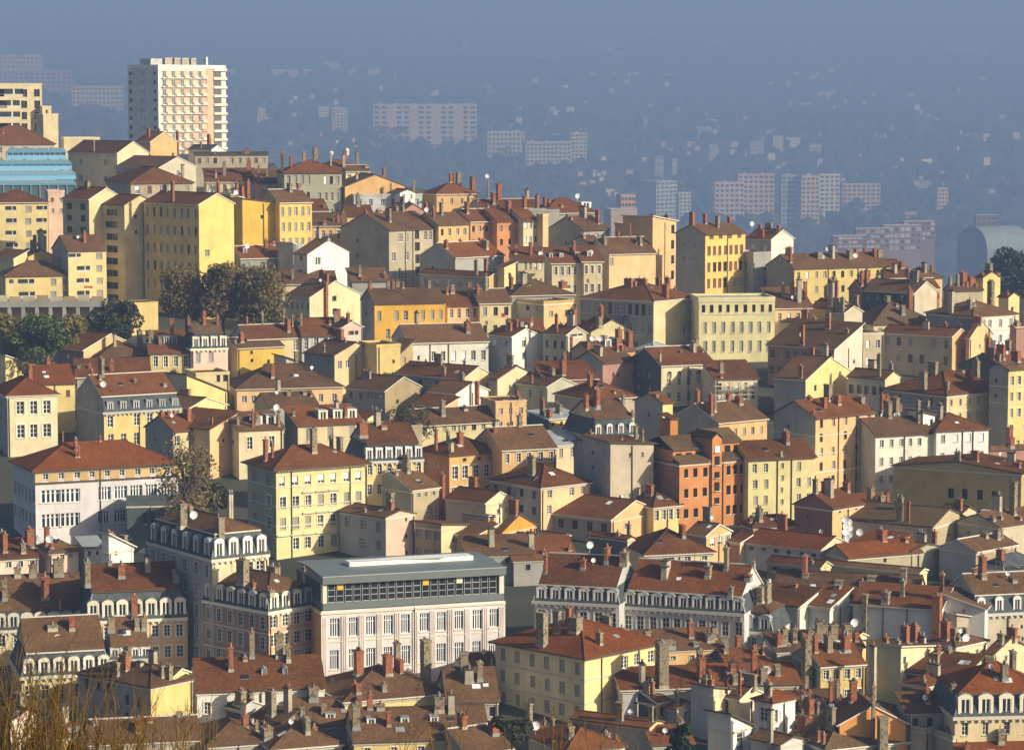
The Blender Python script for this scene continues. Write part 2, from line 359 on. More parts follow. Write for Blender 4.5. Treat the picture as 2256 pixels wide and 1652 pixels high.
class Bld: pass
COUNT = [0]
ALL = []
def B(label, x0, xc, x1, ye, yb, th=40, col='cr', roof='R', R=None, L=None, tile='r', sl=.36, k='house', cat='house', wk='fffgdcchhsgb', wkl=None,
      ch=(), ac=0, D=None, dep=None, mh=None, dr=0, dl=0, dc='c', dst='a', dm=(), cor=None, belt=0, pipe=(), dish=(), o=.45, group=None,
      fas=None, cols=None, topcol=None, near=None, base=0, par=None, dsz=None, aer=(), lcol=None, fixd=False):
    if k == 'house':
        for wd, nm in (('tenement', 'tenement'), ('cottage', 'cottage'), ('hut', 'hut'), ('row house', 'row_house'), ('terrace house', 'terrace_house'), ('mansard', 'mansard_house'), ('gable', 'gabled_house'), ('gabled', 'gabled_house'), ('lean-to', 'lean_to'), ('block', 'building'), ('tower', 'tower_house')):
            if wd in label.split(',')[0].split() or wd in label.split(',')[0][:48]: k = nm; cat = nm.replace('_', ' '); break
    COUNT[0] += 1; rnd = random.Random(COUNT[0] * 13 + 5)
    b = Bld(); ALL.append(b)
    D = D if (D and (yb < 560 or fixd)) else dist_of(yb); t = math.radians(th); b.t = t; b.D = D
    cx, cy, zt = unproj(xc, ye, D); zb = zat(yb, D); H = zt - zb
    dpt = cy * CP - zt * SP
    def along(px, sx, sy):
        u = (px - 1128) / F
        return (u * dpt - cx) / (sx - u * sy * CP)
    W = along(x1, cos(t), sin(t)); 
    Dp = along(x0, -sin(t), cos(t)) if x0 < xc - 1 else (dep or 11.0)
    if dep: Dp = dep
    if roof == 'S': Dp *= .55 if D < 440 else .75 if D < 560 else 1
    b.W, b.Dp, b.H, b.cx, b.cy, b.zb = W, Dp, H, cx, cy, zb
    mpp = D / F; b.mpp = mpp
    near = (D < 505) if near is None else near
    if roof == 'S': sl *= .62
    if roof == 'R' and sl > .5 and D < 460: sl *= .72
    if roof in 'HL' and sl > .45 and D < 460: sl *= .85
    root = empty(k, (cx, cy, zb), t); tag(root, label, cat, group); b.root = root
    wm = wallmat(col); b.wm = wm
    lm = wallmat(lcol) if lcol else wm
    tw = lambda x, y: (cx + x * cos(t) - y * sin(t), cy + x * sin(t) + y * cos(t))
    zlow = min(ground_z(*tw(x, y)) for x in (0, W) for y in (0, Dp)) - zb - 1.5
    zlow = min(zlow, -.5)
    if base: zlow = min(zlow, -base)
    # --- openings
    def parse(spec, width, horiz, kinds):
        ops = []
        if not spec: return ops
        for part in spec.split(';'):
            a, e = 0.0, 1.0; kk = kinds
            if '=' in part: kk, part = part.split('=')
            if ':' in part:
                r, part = part.split(':'); a, e = [float(q) for q in r.split('-')]
            o_, pit, w, h = None, None, None, None
            if '@' in part:
                part, q = part.split('@'); q = [float(v) if v else None for v in q.split(',')] + [None] * 4
                o_, pit, w, h = q[:4]
            n, r = [int(v) for v in part.split('x')]
            o_ = o_ * mpp if o_ is not None else .9; pit = pit * mpp if pit else 3.3
            w = w * mpp / horiz if w else 1.15; h = h * mpp if h else 1.95
            for j in range(r):
                z = H - o_ - pit * j - h
                if z < zlow: break
                for i in range(n):
                    s = width * (a + (e - a) * (i + .5) / n) - w / 2
                    w2 = w * rnd.uniform(.9, 1.06); h2 = h * rnd.uniform(.94, 1.0); s = max(.05, min(width - w2 - .05, s + rnd.uniform(-.1, .1)))
                    if rnd.random() < .03 and len(kk) > 1: continue
                    ops.append((s, z + h - h2, w2, h2, rnd.choice(kk)))
        return ops
    aR = max(.2, cos(t)); aL = max(.2, sin(t))
    if D < 820 and k not in ('pavilion', 'garage', 'shed'):
        if not R and W > 3 and rnd.random() < .6: R = rnd.choice(['d=.2-.8:1x1@26,30,5,8', 'd=.1-.6:1x2@22,34,6,9', 'f=.3-.9:2x1@18,30,6,11', 'd=.5-.9:1x2@30,28,5,8'])
        if not L and Dp > 5 and rnd.random() < .4: L = rnd.choice(['d=.2-.8:1x1@26,30,5,8', 'd=.4-.9:1x2@22,34,5,9', 'f=.2-.9:2x2@20,30,6,12'])
    oR = parse(R, W, aR, wk); oL = parse(L, Dp, aL, wkl or wk)
    wall = MB()
    facade(wall, (0, 0), (1, 0), W, zlow, H, oR, wm, nrm=(0, -1))
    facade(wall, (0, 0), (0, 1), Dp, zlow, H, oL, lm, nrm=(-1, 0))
    wall.poly([(W, 0, zlow), (W, Dp, zlow), (W, Dp, H), (W, 0, H)], wm)
    wall.poly([(W, Dp, zlow), (0, Dp, zlow), (0, Dp, H), (W, Dp, H)], wm)
    for s, z, w, h, kd in oR: put_window(kd, root, (s, .2, z), 0, w, h, near)
    for s, z, w, h, kd in oL: put_window(kd, root, (.2, s + w, z), -pi / 2, w, h, near)
    # --- roof
    if tile == 'r': tile = rnd.choice('rrrqquq')
    tm = roofmat(tile); fa = {'w': M_fas, 'd': M_fasd, None: (M_fas if rnd.random() < .45 else M_fasd), 'z': M_zinc}[fas]
    rb = MB(); th_ = .2
    Hr = H
    ro = root
    kind = roof
    x_0, x_1, y_0, y_1 = 0, W, 0, Dp
    if roof[0] == 'M':
        mhm = (mh or 30) * mpp; inn = min(1.1, mhm * .3)
        mb = MB(); sm_ = roofmat('s'); e = .15
        z1 = H + mhm
        q0 = [(-e, -e), (W + e, -e), (W + e, Dp + e), (-e, Dp + e)]; q1 = [(inn, inn), (W - inn, inn), (W - inn, Dp - inn), (inn, Dp - inn)]
        if 'l' in roof: q0[0] = (0, -e); q0[3] = (0, Dp + e); q1[0] = (0, inn); q1[3] = (0, Dp - inn)   # party wall on the left
        if 'r' in roof: q0[1] = (W, -e); q0[2] = (W, Dp + e); q1[1] = (W, inn); q1[2] = (W, Dp - inn)
        for i in range(4):
            j = (i + 1) % 4
            mb.poly([q0[i] + (H,), q0[j] + (H,), q1[j] + (z1,), q1[i] + (z1,)], lm if (i == 3 and 'l' in roof) or (i == 1 and 'r' in roof) else sm_)
        mb.poly([p + (H,) for p in reversed(q0)], sm_)
        mr = mb.build('mansard', root)
        mb = MB()
        ds = dsz or (1.5, mhm * .82)
        for n, left in ((dr, 0), (dl, 1)):
            wd = Dp if left else W
            for i in range(n):
                s = wd * (i + .5) / n
                if left: inst('dormer', DM[(dc, dst)], mr, (-.02, s + ds[0] / 2, H + .12), -pi / 2, (ds[0], .6, ds[1]))
                else: inst('dormer', DM[(dc, dst)], mr, (s - ds[0] / 2, -.02, H + .12), 0, (ds[0], .6, ds[1]))
        for i in range(4):
            if (i in (0, 1) and D < 460): mb = MB(); mb.tube([q0[i] + (H,), q1[i] + (z1 + .05,)], [.1, .1], M_zinc); mb.build('lead_roll', mr)
        Hr = z1 - .02; kind = roof.strip('Mlr') or 'R'
        x_0, x_1, y_0, y_1 = q1[0][0], q1[1][0], inn, Dp - inn; o = .25
    w_, d_ = x_1 - x_0, y_1 - y_0
    ox, oy = o, o
    if kind in 'RL' and 'l' not in roof: pass
    X0, X1, Y0, Y1 = x_0 - o, x_1 + o, y_0 - o, y_1 + o
    if kind in ('R', 'L'):      # small verge at the gables
        if kind == 'R': X0, X1 = x_0 - .22, x_1 + .22
        else: Y0, Y1 = y_0 - .22, y_1 + .22
    zero = Hr
    if kind == 'R':
        hf = lambda x, y: sl * min(y - y_0, y_1 - y)
        ym = (y_0 + y_1) / 2; zr = zero + sl * d_ / 2; z0 = zero - sl * o
        rb.solid([[(X0, Y0, z0), (X1, Y0, z0), (X1, ym, zr), (X0, ym, zr)], [(X0, ym, zr), (X1, ym, zr), (X1, Y1, z0), (X0, Y1, z0)]], th_, tm, fa)
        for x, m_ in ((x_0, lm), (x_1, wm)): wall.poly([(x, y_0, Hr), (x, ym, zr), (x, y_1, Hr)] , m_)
        rb.box((X0, ym - .16, zr + th_ - .05), (X1, ym + .16, zr + th_ + .1), fa if fa is M_fas else tm)
    elif kind == 'L':
        hf = lambda x, y: sl * min(x - x_0, x_1 - x)
        xm = (x_0 + x_1) / 2; zr = zero + sl * w_ / 2; z0 = zero - sl * o
        rb.solid([[(X0, Y0, z0), (xm, Y0, zr), (xm, Y1, zr), (X0, Y1, z0)], [(xm, Y0, zr), (X1, Y0, z0), (X1, Y1, z0), (xm, Y1, zr)]], th_, tm, fa)
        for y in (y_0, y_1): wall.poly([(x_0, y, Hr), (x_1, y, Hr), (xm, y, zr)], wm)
        rb.box((xm - .16, Y0, zr + th_ - .05), (xm + .16, Y1, zr + th_ + .1), tm)
    elif kind == 'H':
        hf = lambda x, y: sl * min(x - x_0, x_1 - x, y - y_0, y_1 - y)
        z0 = zero - sl * o; hw, hd = (X1 - X0) / 2, (Y1 - Y0) / 2; m_ = min(hw, hd); zr = z0 + sl * m_
        if hw >= hd:
            a, c = (X0 + hd, (Y0 + Y1) / 2, zr), (X1 - hd, (Y0 + Y1) / 2, zr)
            P = [[(X0, Y0, z0), (X1, Y0, z0), c, a], [(X1, Y0, z0), (X1, Y1, z0), c], [(X1, Y1, z0), (X0, Y1, z0), a, c], [(X0, Y1, z0), (X0, Y0, z0), a]]
        else:
            a, c = ((X0 + X1) / 2, Y0 + hw, zr), ((X0 + X1) / 2, Y1 - hw, zr)
            P = [[(X0, Y0, z0), (X1, Y0, z0), a], [(X1, Y0, z0), (X1, Y1, z0), c, a], [(X1, Y1, z0), (X0, Y1, z0), c], [(X0, Y1, z0), (X0, Y0, z0), a, c]]
        rb.solid(P, th_, tm, fa)
        rb.tube([(a[0], a[1], a[2] + th_), (c[0], c[1], c[2] + th_)], [.15, .15], tm)
        for q, e in (((X0, Y0), a), ((X1, Y0), c if hw >= hd else a)): rb.tube([(q[0], q[1], z0 + th_), (e[0], e[1], e[2] + th_)], [.13, .13], tm)
    elif kind in ('S', 'T', 'V', 'N'):   # lean-to: S rises to the back, T rises to the right, V falls to the right, N falls to the back
        f = {'S': lambda x, y: sl * (y - y_0), 'T': lambda x, y: sl * (x - x_0), 'V': lambda x, y: sl * (x_1 - x), 'N': lambda x, y: sl * (y_1 - y)}[kind]
        hf = f
        p = lambda x, y: (x, y, zero + f(x, y))
        rb.solid([[p(X0, Y0), p(X1, Y0), p(X1, Y1), p(X0, Y1)]], th_, tm, fa)
        c4 = [(x_0, y_0), (x_1, y_0), (x_1, y_1), (x_0, y_1)]
        for i in range(4):
            q, r = c4[i], c4[(i + 1) % 4]
            pts = [(q[0], q[1], Hr), (r[0], r[1], Hr)] + [pp for pp in (p(*r), p(*q)) if pp[2] > Hr + .01]
            if len(pts) > 2: wall.poly(pts, lm if i == 3 else wm)
    else:                                # flat with parapet
        hf = lambda x, y: 0
        pr = .5 if par is None else par; cm = tm if cols is None else wallmat(cols)
        rb.box((0.05, 0.05, H - .1), (W - .05, Dp - .05, H + .05), tm)
        if pr:
            for a_, c_ in (((-.1, -.1), (W + .1, .25)), ((-.1, Dp - .25), (W + .1, Dp + .1)), ((-.1, .25), (.25, Dp - .25)), ((W - .25, .25), (W + .1, Dp - .25))):
                rb.box(a_ + (H - .15,), c_ + (H + pr,), wm)
    rf = rb.build('roof', root); b.roof = rf
    wall.build('wall', root)
    b.hz = lambda x, y: Hr + hf(x, y) + th_
    # --- things fixed on the roof
    def xat(px, fy):
        fy = min(fy, .5)
        u = (px - 1128) / F; y = fy * Dp; Z = zt + 2
        # X = cx + x cos - y sin ; Y = cy + x sin + y cos ; X = u (Y CP - Z SP)
        return (u * ((cy + y * cos(t)) * CP - Z * SP) - cx + y * sin(t)) / (cos(t) - u * sin(t) * CP), y
    b.xat = xat
    def chim(x, y, w, d, ztop, kd, pots):
        zr_ = b.hz(min(max(x, x_0 - .3), x_1 + .3), min(max(y, y_0 - .3), y_1 + .3)) - .5
        if 'x' in kd: zr_ = zlow
        ztop = max(ztop, zr_ + 1.0)
        m_ = {'b': M_brick, 's': M_stone, 'c': M_rend}[kd[0]]
        mb = MB(); mb.box((x - w / 2, y - d / 2, zr_), (x + w / 2, y + d / 2, ztop - .22), m_)
        mb.box((x - w / 2 - .1, y - d / 2 - .1, ztop - .22), (x + w / 2 + .1, y + d / 2 + .1, ztop - .02), m_ if kd[0] != 'c' else M_soot)
        for i in range(pots):
            f_ = (i + .5) / pots
            p = (x, y - d / 2 + d * f_) if d >= w else (x - w / 2 + w * f_, y)
            r_ = min(.16, .35 * max(d, w) / pots)
            mb.cyl(p, r_, ztop - .02, ztop + rnd.uniform(.25, .6), rnd.choice([M_pot, M_pot, M_soot, M_zinc]), 6, r_ * .85)
        if near or rnd.random() < .4: mb.box((x - w / 2 - .06, y - d / 2 - .06, zr_), (x + w / 2 + .06, y + d / 2 + .06, zr_ + .62), M_zinc if rnd.random() < .5 else M_rend)
        mb.build('chimney', rf)
    for c in ch:
        px, py, fy = c[:3]; wp = c[3] if len(c) > 3 else 9; kd = c[4] if len(c) > 4 else 'b'; dd = c[5] if len(c) > 5 else 1.5
        x, y = xat(px, fy)
        if 'x' not in kd:
            if x < -7 or x > W + 7: continue
            x = min(max(x, .5), W - .5); y = min(max(y, .4), Dp - .4)
        wm_ = wp * mpp; w = wm_ / (cos(t) + dd * abs(sin(t))); d = w * dd
        Y = cy + x * sin(t) + y * cos(t)
        chim(x, y, w, d, zat(py, Y) - zb, kd, rnd.choice([0, 2, 3, 3]) if w > .6 else 1)
    if roof[0] in 'RHMLS' and 330 < D < 800 and W > 5 and k not in ('school', 'pavilion'): ac += max(1, int(W / 8.5))
    for i in range(ac):
        x = x_0 + w_ * (i + rnd.uniform(.15, .85)) / ac; y = y_0 + d_ * rnd.uniform(.22, .6)
        if kind == 'L': x = x_0 + w_ * rnd.uniform(.3, .7); y = y_0 + d_ * (i + rnd.uniform(.2, .9)) / ac
        w, d = rnd.uniform(.5, .9), rnd.uniform(.9, 2.1)
        chim(x, y, w, d, b.hz(x, y) + rnd.uniform(1.5, 3.2), rnd.choice('bbsssc'), rnd.choice([0, 1, 2, 3]))
    if D < 600 and w_ > 4 and d_ > 4:
        for i in range(rnd.choice([0, 0, 1, 1, 2])):
            x = x_0 + w_ * rnd.uniform(.15, .8); y = y_0 + d_ * rnd.uniform(.12, .3); e = rnd.uniform(.35, .6); q = MB()
            c4 = [(x - e, y - e * .8), (x + e, y - e * .8), (x + e, y + e * .8), (x - e, y + e * .8)]
            q.solid([[(p, r, b.hz(p, r) - .02) for p, r in c4]], .1, rnd.choice([M_glass, M_zinc, M_blind]), M_zinc); q.build('skylight', rf)
    for c in dish:
        x, y = xat(c[0], c[2] if len(c) > 2 else .4); Y = cy + x * sin(t) + y * cos(t)
        inst('satellite_dish', DISH, rf, (x, y, zat(c[1], Y) - zb), -t + rnd.uniform(.1, .5), (1.25, 1, 1.25))
    if D < 760 and roof[0] in 'RHLMS' and rnd.random() < .2:
        x = x_0 + w_ * rnd.uniform(.2, .8); y = y_0 + d_ * .3; inst('satellite_dish', DISH, rf, (x, y, b.hz(x, y) + 1.0), -t + rnd.uniform(.1, .6), (.75, .75, .75))
    if D < 560 and rnd.random() < .4: inst('aerial', AERIAL, rf, (x_0 + w_ * .5, y_0 + d_ * .45, b.hz(x_0 + w_ * .5, y_0 + d_ * .45) - .2), rnd.uniform(0, 3))
    for c in aer:
        x, y = xat(c[0], c[1]); inst('aerial', AERIAL, rf, (x, y, b.hz(x, y) - .2), rnd.uniform(0, 3))
    for c in dm:                         # roof dormers: (px, base py, width px, height px, colour, style, fraction of depth)
        px, py, wp, hp = c[:4]; cc = c[4] if len(c) > 4 else 'w'; st_ = c[5] if len(c) > 5 else 'f'; fy = c[6] if len(c) > 6 else .2
        x, y = xat(px, fy)
        w = wp * mpp / aR; h = hp * mpp
        zd = b.hz(min(max(x, x_0), x_1), y) - .15
        inst('dormer', DM[(cc, st_)], rf, (x - w / 2, y, zd), 0, (w, min(1.3, h * .9 / max(sl, .3) / 2.2), h))
    # --- trim
    if cor is None: cor = near or k in ('mansard_building',)
    if cor or roof[0] == 'M':
        mb = MB(); cm = {'c': M_cream, 'g': M_greyst, True: M_sill}.get(cor, M_cream if dc == 'c' else M_greyst); e = .35 if roof[0] == 'M' else .16; hh = .45 if roof[0] == 'M' else .28
        zc = H - .02 if roof[0] == 'M' else H - sl * o - .08
        mb.box((-e, -e, zc - hh), (W + .05, .0 - .003, zc), cm); mb.box((-e, 0, zc - hh), (-.003, Dp, zc), cm)
        if roof[0] == 'M':
            n = int(W / .9)
            for i in range(n): mb.box((W * (i + .3) / n, -e + .05, zc - hh - .3), (W * (i + .65) / n, -.003, zc - hh - .002), cm)
        mb.build('cornice', root)
    for i in range(belt):
        z = H - 3.35 - 3.3 * i - (.0)
        mb = MB(); mb.box((-.1, -.1, z - .11), (W, -.003, z + .11), M_sill); mb.box((-.1, 0, z - .11), (-.003, Dp, z + .11), M_sill)
        mb.build('string_course', root)
    if not pipe and D < 640 and W > 4: pipe = (rnd.choice((.96, .03, .5)),)
    for f in pipe:
        mb = MB(); mb.cyl((W * f if f >= 0 else -.12, -.12 if f >= 0 else Dp * -f), .09, zlow, H - sl * o - .05, M_pipe, 5); mb.build('downpipe', root)
    return b
def annex(b, xa, xb, ytop, y0, y1, col, name='side_wing', ybot=None, fy=None):
    """a block belonging to building b, given in its own frame; xa, xb are picture columns on the right facade"""
    xa_, _ = b.xat(xa, y0 / b.Dp); xb_, _ = b.xat(xb, y0 / b.Dp)
    xm = (xa_ + xb_) / 2; Y = b.cy + xm * sin(b.t) + y0 * cos(b.t)
    mb = MB(); z1 = zat(ytop, Y) - b.zb; z0 = -2 if ybot is None else zat(ybot, Y) - b.zb
    mb.box((xa_, y0, z0), (xb_, y1, z1), wallmat(col) if isinstance(col, str) else col)
    return mb.build(name, b.root), xa_, xb_, z0, z1
# ================================================================== the town, far rows first
# --- skyline, left
tower = B('white concrete tower block with columns of balconies above the left skyline', 281, 348, 497, 149, 372, 58, 'wh', 'F', lcol='wt', D=1280,  # left face plastered whiter, painting in haze light on its shaded side
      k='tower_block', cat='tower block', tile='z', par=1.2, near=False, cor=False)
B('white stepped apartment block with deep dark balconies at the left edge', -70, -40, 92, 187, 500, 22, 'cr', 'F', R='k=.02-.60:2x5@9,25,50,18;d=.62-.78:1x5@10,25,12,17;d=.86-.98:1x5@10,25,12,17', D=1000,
  k='apartment_block', cat='apartment block', tile='z', cor=False, near=False)
B('low cream wing with a blank wall beside the white stepped apartment block', 92, 95, 128, 254, 500, 25, 'cr', 'F', D=985, k='building', cat='building', tile='z', ac=1, dep=9, cor=False)
B('cream upper penthouse block rising behind the low blank wing', 90, 93, 113, 237, 500, 25, 'cr', 'F', D=1004, k='building', cat='building', tile='z', dep=6, cor=False)
B('flat roofed cream rooftop building behind the grey house with tiled roof', 138, 141, 220, 306, 480, 15, 'cr', 'F', D=1010, k='building', cat='building', tile='z', dep=9, cor=False)
B('house with a broad red hip roof just above the blue conservatory terraces', -60, -40, 120, 318, 500, 20, 'bg', 'H', R='6x2', sl=.6, tile='r', ch=[(7, 296, .3, 5, 'c')], D=880, dep=17)
B('grey shaded house with long red roof and cream gable, behind the blue terraces', 150, 258, 328, 338, 500, 46, 'cr', 'L', L='2x3@14,36,10,14', R=None, sl=.56, ch=[(180, 309, .5, 6, 's')], D=905)
B('ochre gabled house in front of the white tower block', 298, 331, 390, 313, 470, 52, 'pe', 'L', sl=.5, ch=[(327, 283, .6, 8), (350, 284, .7, 7), (391, 290, .2, 7, 'bx')], D=960)
B('small slate roofed house with white gable at the foot of the white tower block', 415, 466, 492, 330, 480, 50, 'wh', 'L', L='1x1@4,20,5,7', tile='s', sl=.5, ch=[(460, 297, .4, 8), (432, 314, .5, 4, 's'), (478, 306, .5, 4, 's')], D=965)
B('long low cottage with a green grey flat roof beside a tall dark skyline chimney', 425, 430, 590, 342, 470, 8, 'bg', 'S', R='9x1', tile='g', sl=.12, ch=[(544, 328, .4, 12), (535, 340, .4, 8), (474, 336, .2, 4, 'c')], D=930, dep=9)
B('beige house with broad red roof right of the long grey house, hipped at the left', 255, 350, 432, 370, 520, 50, 'bg', 'L', L='2x2@8,30,8,14', R='1x1', sl=.4, ch=[(389, 338, .5, 5, 's'), (410, 354, .3, 6), (420, 352, .3, 5)], dish=[(400, 368)], D=850)
B('low house with dark red roof above a row of white framed windows, left skyline', 232, 288, 425, 404, 540, 20, 'bg', 'H', R='5x2@6,32,10,18', sl=.45, ch=[(404, 384, .3, 7, 's'), (413, 382, .4, 6, 'c'), (447, 362, .3, 8, 'c'), (456, 372, .3, 6)], D=800)
B('cream house under an orange red roof with a row of white windows, centre left skyline', 448, 455, 566, 402, 540, 10, 'cr', 'S', R='7x2@5,26,8,14', sl=.5, tile='r', ch=[(494, 358, .5, 9, 's'), (548, 352, .6, 11), (476, 378, .3, 5, 'c')], D=815, dep=11)
B('pale orange cottage with red roof left of the tall grey fronted house', 560, 566, 628, 404, 540, 10, 'dp', 'S', R='2x2@6,30,9,14', sl=.5, ch=[(570, 367, .3, 5), (588, 372, .6, 6)], D=810, dep=11)
B('tall grey fronted house with arched window heads and wide brown roof on the skyline', 600, 626, 753, 381, 560, 12, 'sg', 'H', R='.02-.48:4x3@6,36,7,20;.56-.98:4x3@8,36,7,18', L=None, sl=.42, wk='ffsgd',
  ch=[(614, 333, .6, 7, 's'), (670, 333, .6, 9, 's'), (607, 337, .7, 7)], D=795, dep=15)
B('brown roofed house with tall chimneys and white dishes, behind the grey fronted house', 668, 700, 800, 374, 540, 15, 'bg', 'H', R='4x2', sl=.42, ch=[(682, 325, .6, 12, 's'), (690, 328, .5, 8), (757, 340, .1, 8, 'c'), (729, 338, .2, 4, 'c'), (761, 331, .5, 8), (798, 336, .6, 8, 's'), (806, 364, .3, 10)],
  dish=[(731, 337, .2), (766, 331, .5), (766, 338, .5)], D=850, dep=12)
B('ochre gable ended house on the skyline with a raised dark roof terrace', 752, 760, 892, 412, 545, 24, 'pe', 'L', sl=.36, ch=[(842, 395, .1, 9), (786, 383, .3, 6, 'c'), (880, 404, .4, 8), (846, 372, .6, 8)], D=800, dep=11)
B('row house with small cream front behind the ochre skyline gable', 755, 762, 815, 378, 520, 14, 'cr', 'R', R='3x1', ch=[(822, 368, .3, 10)], D=850, dep=9)
B('grey shaded block with a bright white attic pavilion on its roof terrace', 752, 780, 930, 432, 560, 14, 'lg', 'F', R='6x2', tile='s', ch=[(861, 405, .3, 5, 's'), (912, 398, .5, 5, 's'), (938, 430, .4, 6, 'c')], D=770, dep=10)
B('small bright white rooftop pavilion under a shallow gable', 876, 881, 915, 425, 560, 30, 'wt', 'L', R='2x1@4,9,5,10', sl=.35, D=778, dep=6, k='pavilion', cat='pavilion')
B('red roofed ochre house standing alone on the central skyline', 938, 962, 1052, 428, 540, 20, 'pe', 'H', R='4x1@10,20,6,12', sl=.5, ch=[(993, 383, .6, 8), (1000, 381, .7, 5), (1010, 380, .6, 12, 's'), (1047, 389, .3, 8, 'c'), (1075, 392, .2, 12, 'b')], dish=[(1074, 388, .2)], D=800, dep=12, aer=[(1070, .5)])
B('long low brown roofed house behind a tall brick chimney, right of the central skyline house', 1025, 1060, 1190, 460, 565, 20, 'bg', 'R', R='5x1', sl=.4, ch=[(1099, 405, .5, 13), (1040, 440, .4, 5), (1076, 396, .5, 4, 's')], D=770, dep=11)
# --- yellow buildings, upper left
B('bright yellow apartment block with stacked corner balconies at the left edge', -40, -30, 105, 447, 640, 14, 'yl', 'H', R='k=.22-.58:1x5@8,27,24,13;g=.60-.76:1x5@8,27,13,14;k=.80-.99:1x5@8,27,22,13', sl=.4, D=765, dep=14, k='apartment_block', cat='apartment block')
B('pink beige house squeezed behind the yellow balcony block', 104, 106, 142, 424, 620, 14, 'pk', 'F', R='2x2@12,24,7,10', D=800, dep=9)
B('cream apartment block with bands of dark windows and a lit gable, left of its twin', 138, 196, 272, 440, 680, 46, 'sy', 'L', L='d=2x7@9,26,14,14', sl=.5, D=755, k='apartment_block', cat='apartment block', ch=[(235, 431, .1, 8, 'c')])
B('taller stepped cream apartment block whose balconies lie in shade beside the yellow gable', 193, 274, 344, 452, 685, 46, 'sy', 'L', L='d=.1-.6:1x8@10,27,30,15;d=.65-.9:1x8@10,27,8,14', sl=.45, D=735, k='apartment_block', cat='apartment block')
B('shaded apartment tower with a dark balcony column beside the big yellow gable', 262, 318, 345, 468, 672, 50, 'sy', 'T', L='k=2x7@20,27,18,17', sl=.3, D=722, k='apartment_block', cat='apartment block')
B('tall yellow tenement with blank gable crossed by one full height brick flue', 317, 438, 515, 451, 706, 44, 'yb', 'L', L='8x5@10,40,7,21', wkl='ggdgc', R='f=.10-.35:1x1@100,40,9,15', sl=.46, D=715, ch=[(481, 402, .02, 8, 'b'), (352, 399, .7, 9)], dish=[(467, 422, .1), (466, 421, .3)], fas='w', aer=[(505, .2)])
B('yellow tenement with five bays of shuttered windows on its narrow sunlit front', 600, 616, 687, 447, 655, 30, 'yb', 'R', R='5x4@10,34,7,20', wk='ggcgf', sl=.46, ch=[(665, 404, .5, 11)], dep=13)
B('blank yellow gable wall with a pale ochre strip, left of the five bay yellow tenement', 515, 534, 618, 449, 658, 30, 'yb', 'V', sl=.12, ch=[(546, 398, .3, 11, 'bx'), (522, 402, .4, 9)], dish=[(520, 424, .3)], pipe=(.55,), dep=12)
B('brick flue stack house lit yellow, narrow, between the two yellow tenements', 500, 508, 545, 440, 640, 50, 'yl', 'V', sl=.2, D=740, dep=8, ch=[(547, 410, .2, 12, 'b')])
# small houses right of tenements
B('small red roofed house with cream front right of the yellow tenement', 686, 690, 722, 466, 600, 14, 'cr', 'S', R='2x2@4,20,8,12', sl=.55, D=790, dep=8, ch=[(724, 455, .3, 9)])
B('pink cream house with four white windows and red roof, right of the yellow tenement', 682, 688, 753, 499, 640, 12, 'pe', 'S', R='4x3@9,31,7,20', sl=.5, D=745, dep=9, ch=[(772, 472, .3, 7), (715, 485, .1, 9)], wk='ffF')
B('low red roofed house with ochre eaves behind the grey blank gable', 752, 765, 822, 476, 600, 14, 'pe', 'R', R='2x1', sl=.55, D=790, dep=9)
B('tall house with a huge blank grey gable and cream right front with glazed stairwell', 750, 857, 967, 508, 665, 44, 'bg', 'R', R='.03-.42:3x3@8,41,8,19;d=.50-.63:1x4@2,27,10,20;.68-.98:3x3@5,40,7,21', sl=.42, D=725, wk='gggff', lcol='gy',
  ch=[(832, 470, .5, 10), (838, 466, .5, 9), (887, 455, .5, 9, 's'), (774, 474, .8, 8)], aer=[(805, .5)], pipe=(.32, .47))
B('brown roof house with white dish between the grey gable and the ochre terrace', 845, 880, 940, 470, 610, 40, 'rb', 'L', sl=.5, D=780, ch=[(868, 455, .3, 12, 's'), (902, 444, .5, 8)])
B('ochre terrace house with white windows and red roof, left end of its terrace', 905, 966, 1033, 496, 650, 38, 'oc', 'R', R='4x3@9,31,6,15', sl=.44, D=740, ch=[(955, 458, .3, 6, 'b'), (906, 448, .5, 8)], dish=[(940, 462, .4)], wk='fffd')
B('orange brown terrace house next to the ochre terrace house, small windows', 1028, 1036, 1094, 489, 640, 28, 'dp', 'R', R='4x3@9,30,6,14', sl=.44, D=750, dep=13, wk='ffdf', ch=[(1082, 452, .3, 6, 'c')])
B('bright orange terrace house, between the orange brown and the cream ones', 1092, 1095, 1152, 488, 640, 28, 'og', 'R', R='3x3@9,30,6,14', sl=.44, D=752, dep=13, wk='fdf', ch=[(1098, 452, .7, 6)])
B('narrow cream house closing the right end of the orange terrace', 1150, 1153, 1186, 487, 640, 28, 'cr', 'R', R='3x3@3,31,6,14', sl=.44, D=754, dep=13, ch=[(1185, 455, .6, 8), (1209, 432, .6, 10)])
# --- centre top
B('large bare grey gable house with dark red roof, right of the orange terrace', 1208, 1286, 1342, 508, 640, 44, 'gy', 'R', R='3x1@8,20,8,9', sl=.5, D=745, ch=[(1317, 462, .2, 8), (1341, 468, .3, 9), (1352, 490, .2, 4, 'c'), (1215, 520, .5, 7), (1221, 520, .4, 8, 'b'), (1200, 525, .4, 9)], dish=[(1272, 432, .6)])
B('brown roofed skyline house with a white glazed dormer, centre right', 1180, 1200, 1315, 470, 590, 22, 'gy', 'H', R='5x1', sl=.55, D=790, dep=13, dm=[(1292, 462, 22, 16, 'w', 'f', .25)], ch=[(1184, 430, .5, 10), (1210, 438, .5, 10), (1237, 456, .2, 8), (1315, 462, .2, 5)], dish=[(1273, 431, .6)])
B('low shed roofed building with grey flat top between skyline chimneys', 1130, 1138, 1232, 466, 600, 12, 'gy', 'F', D=765, dep=8, tile='s')
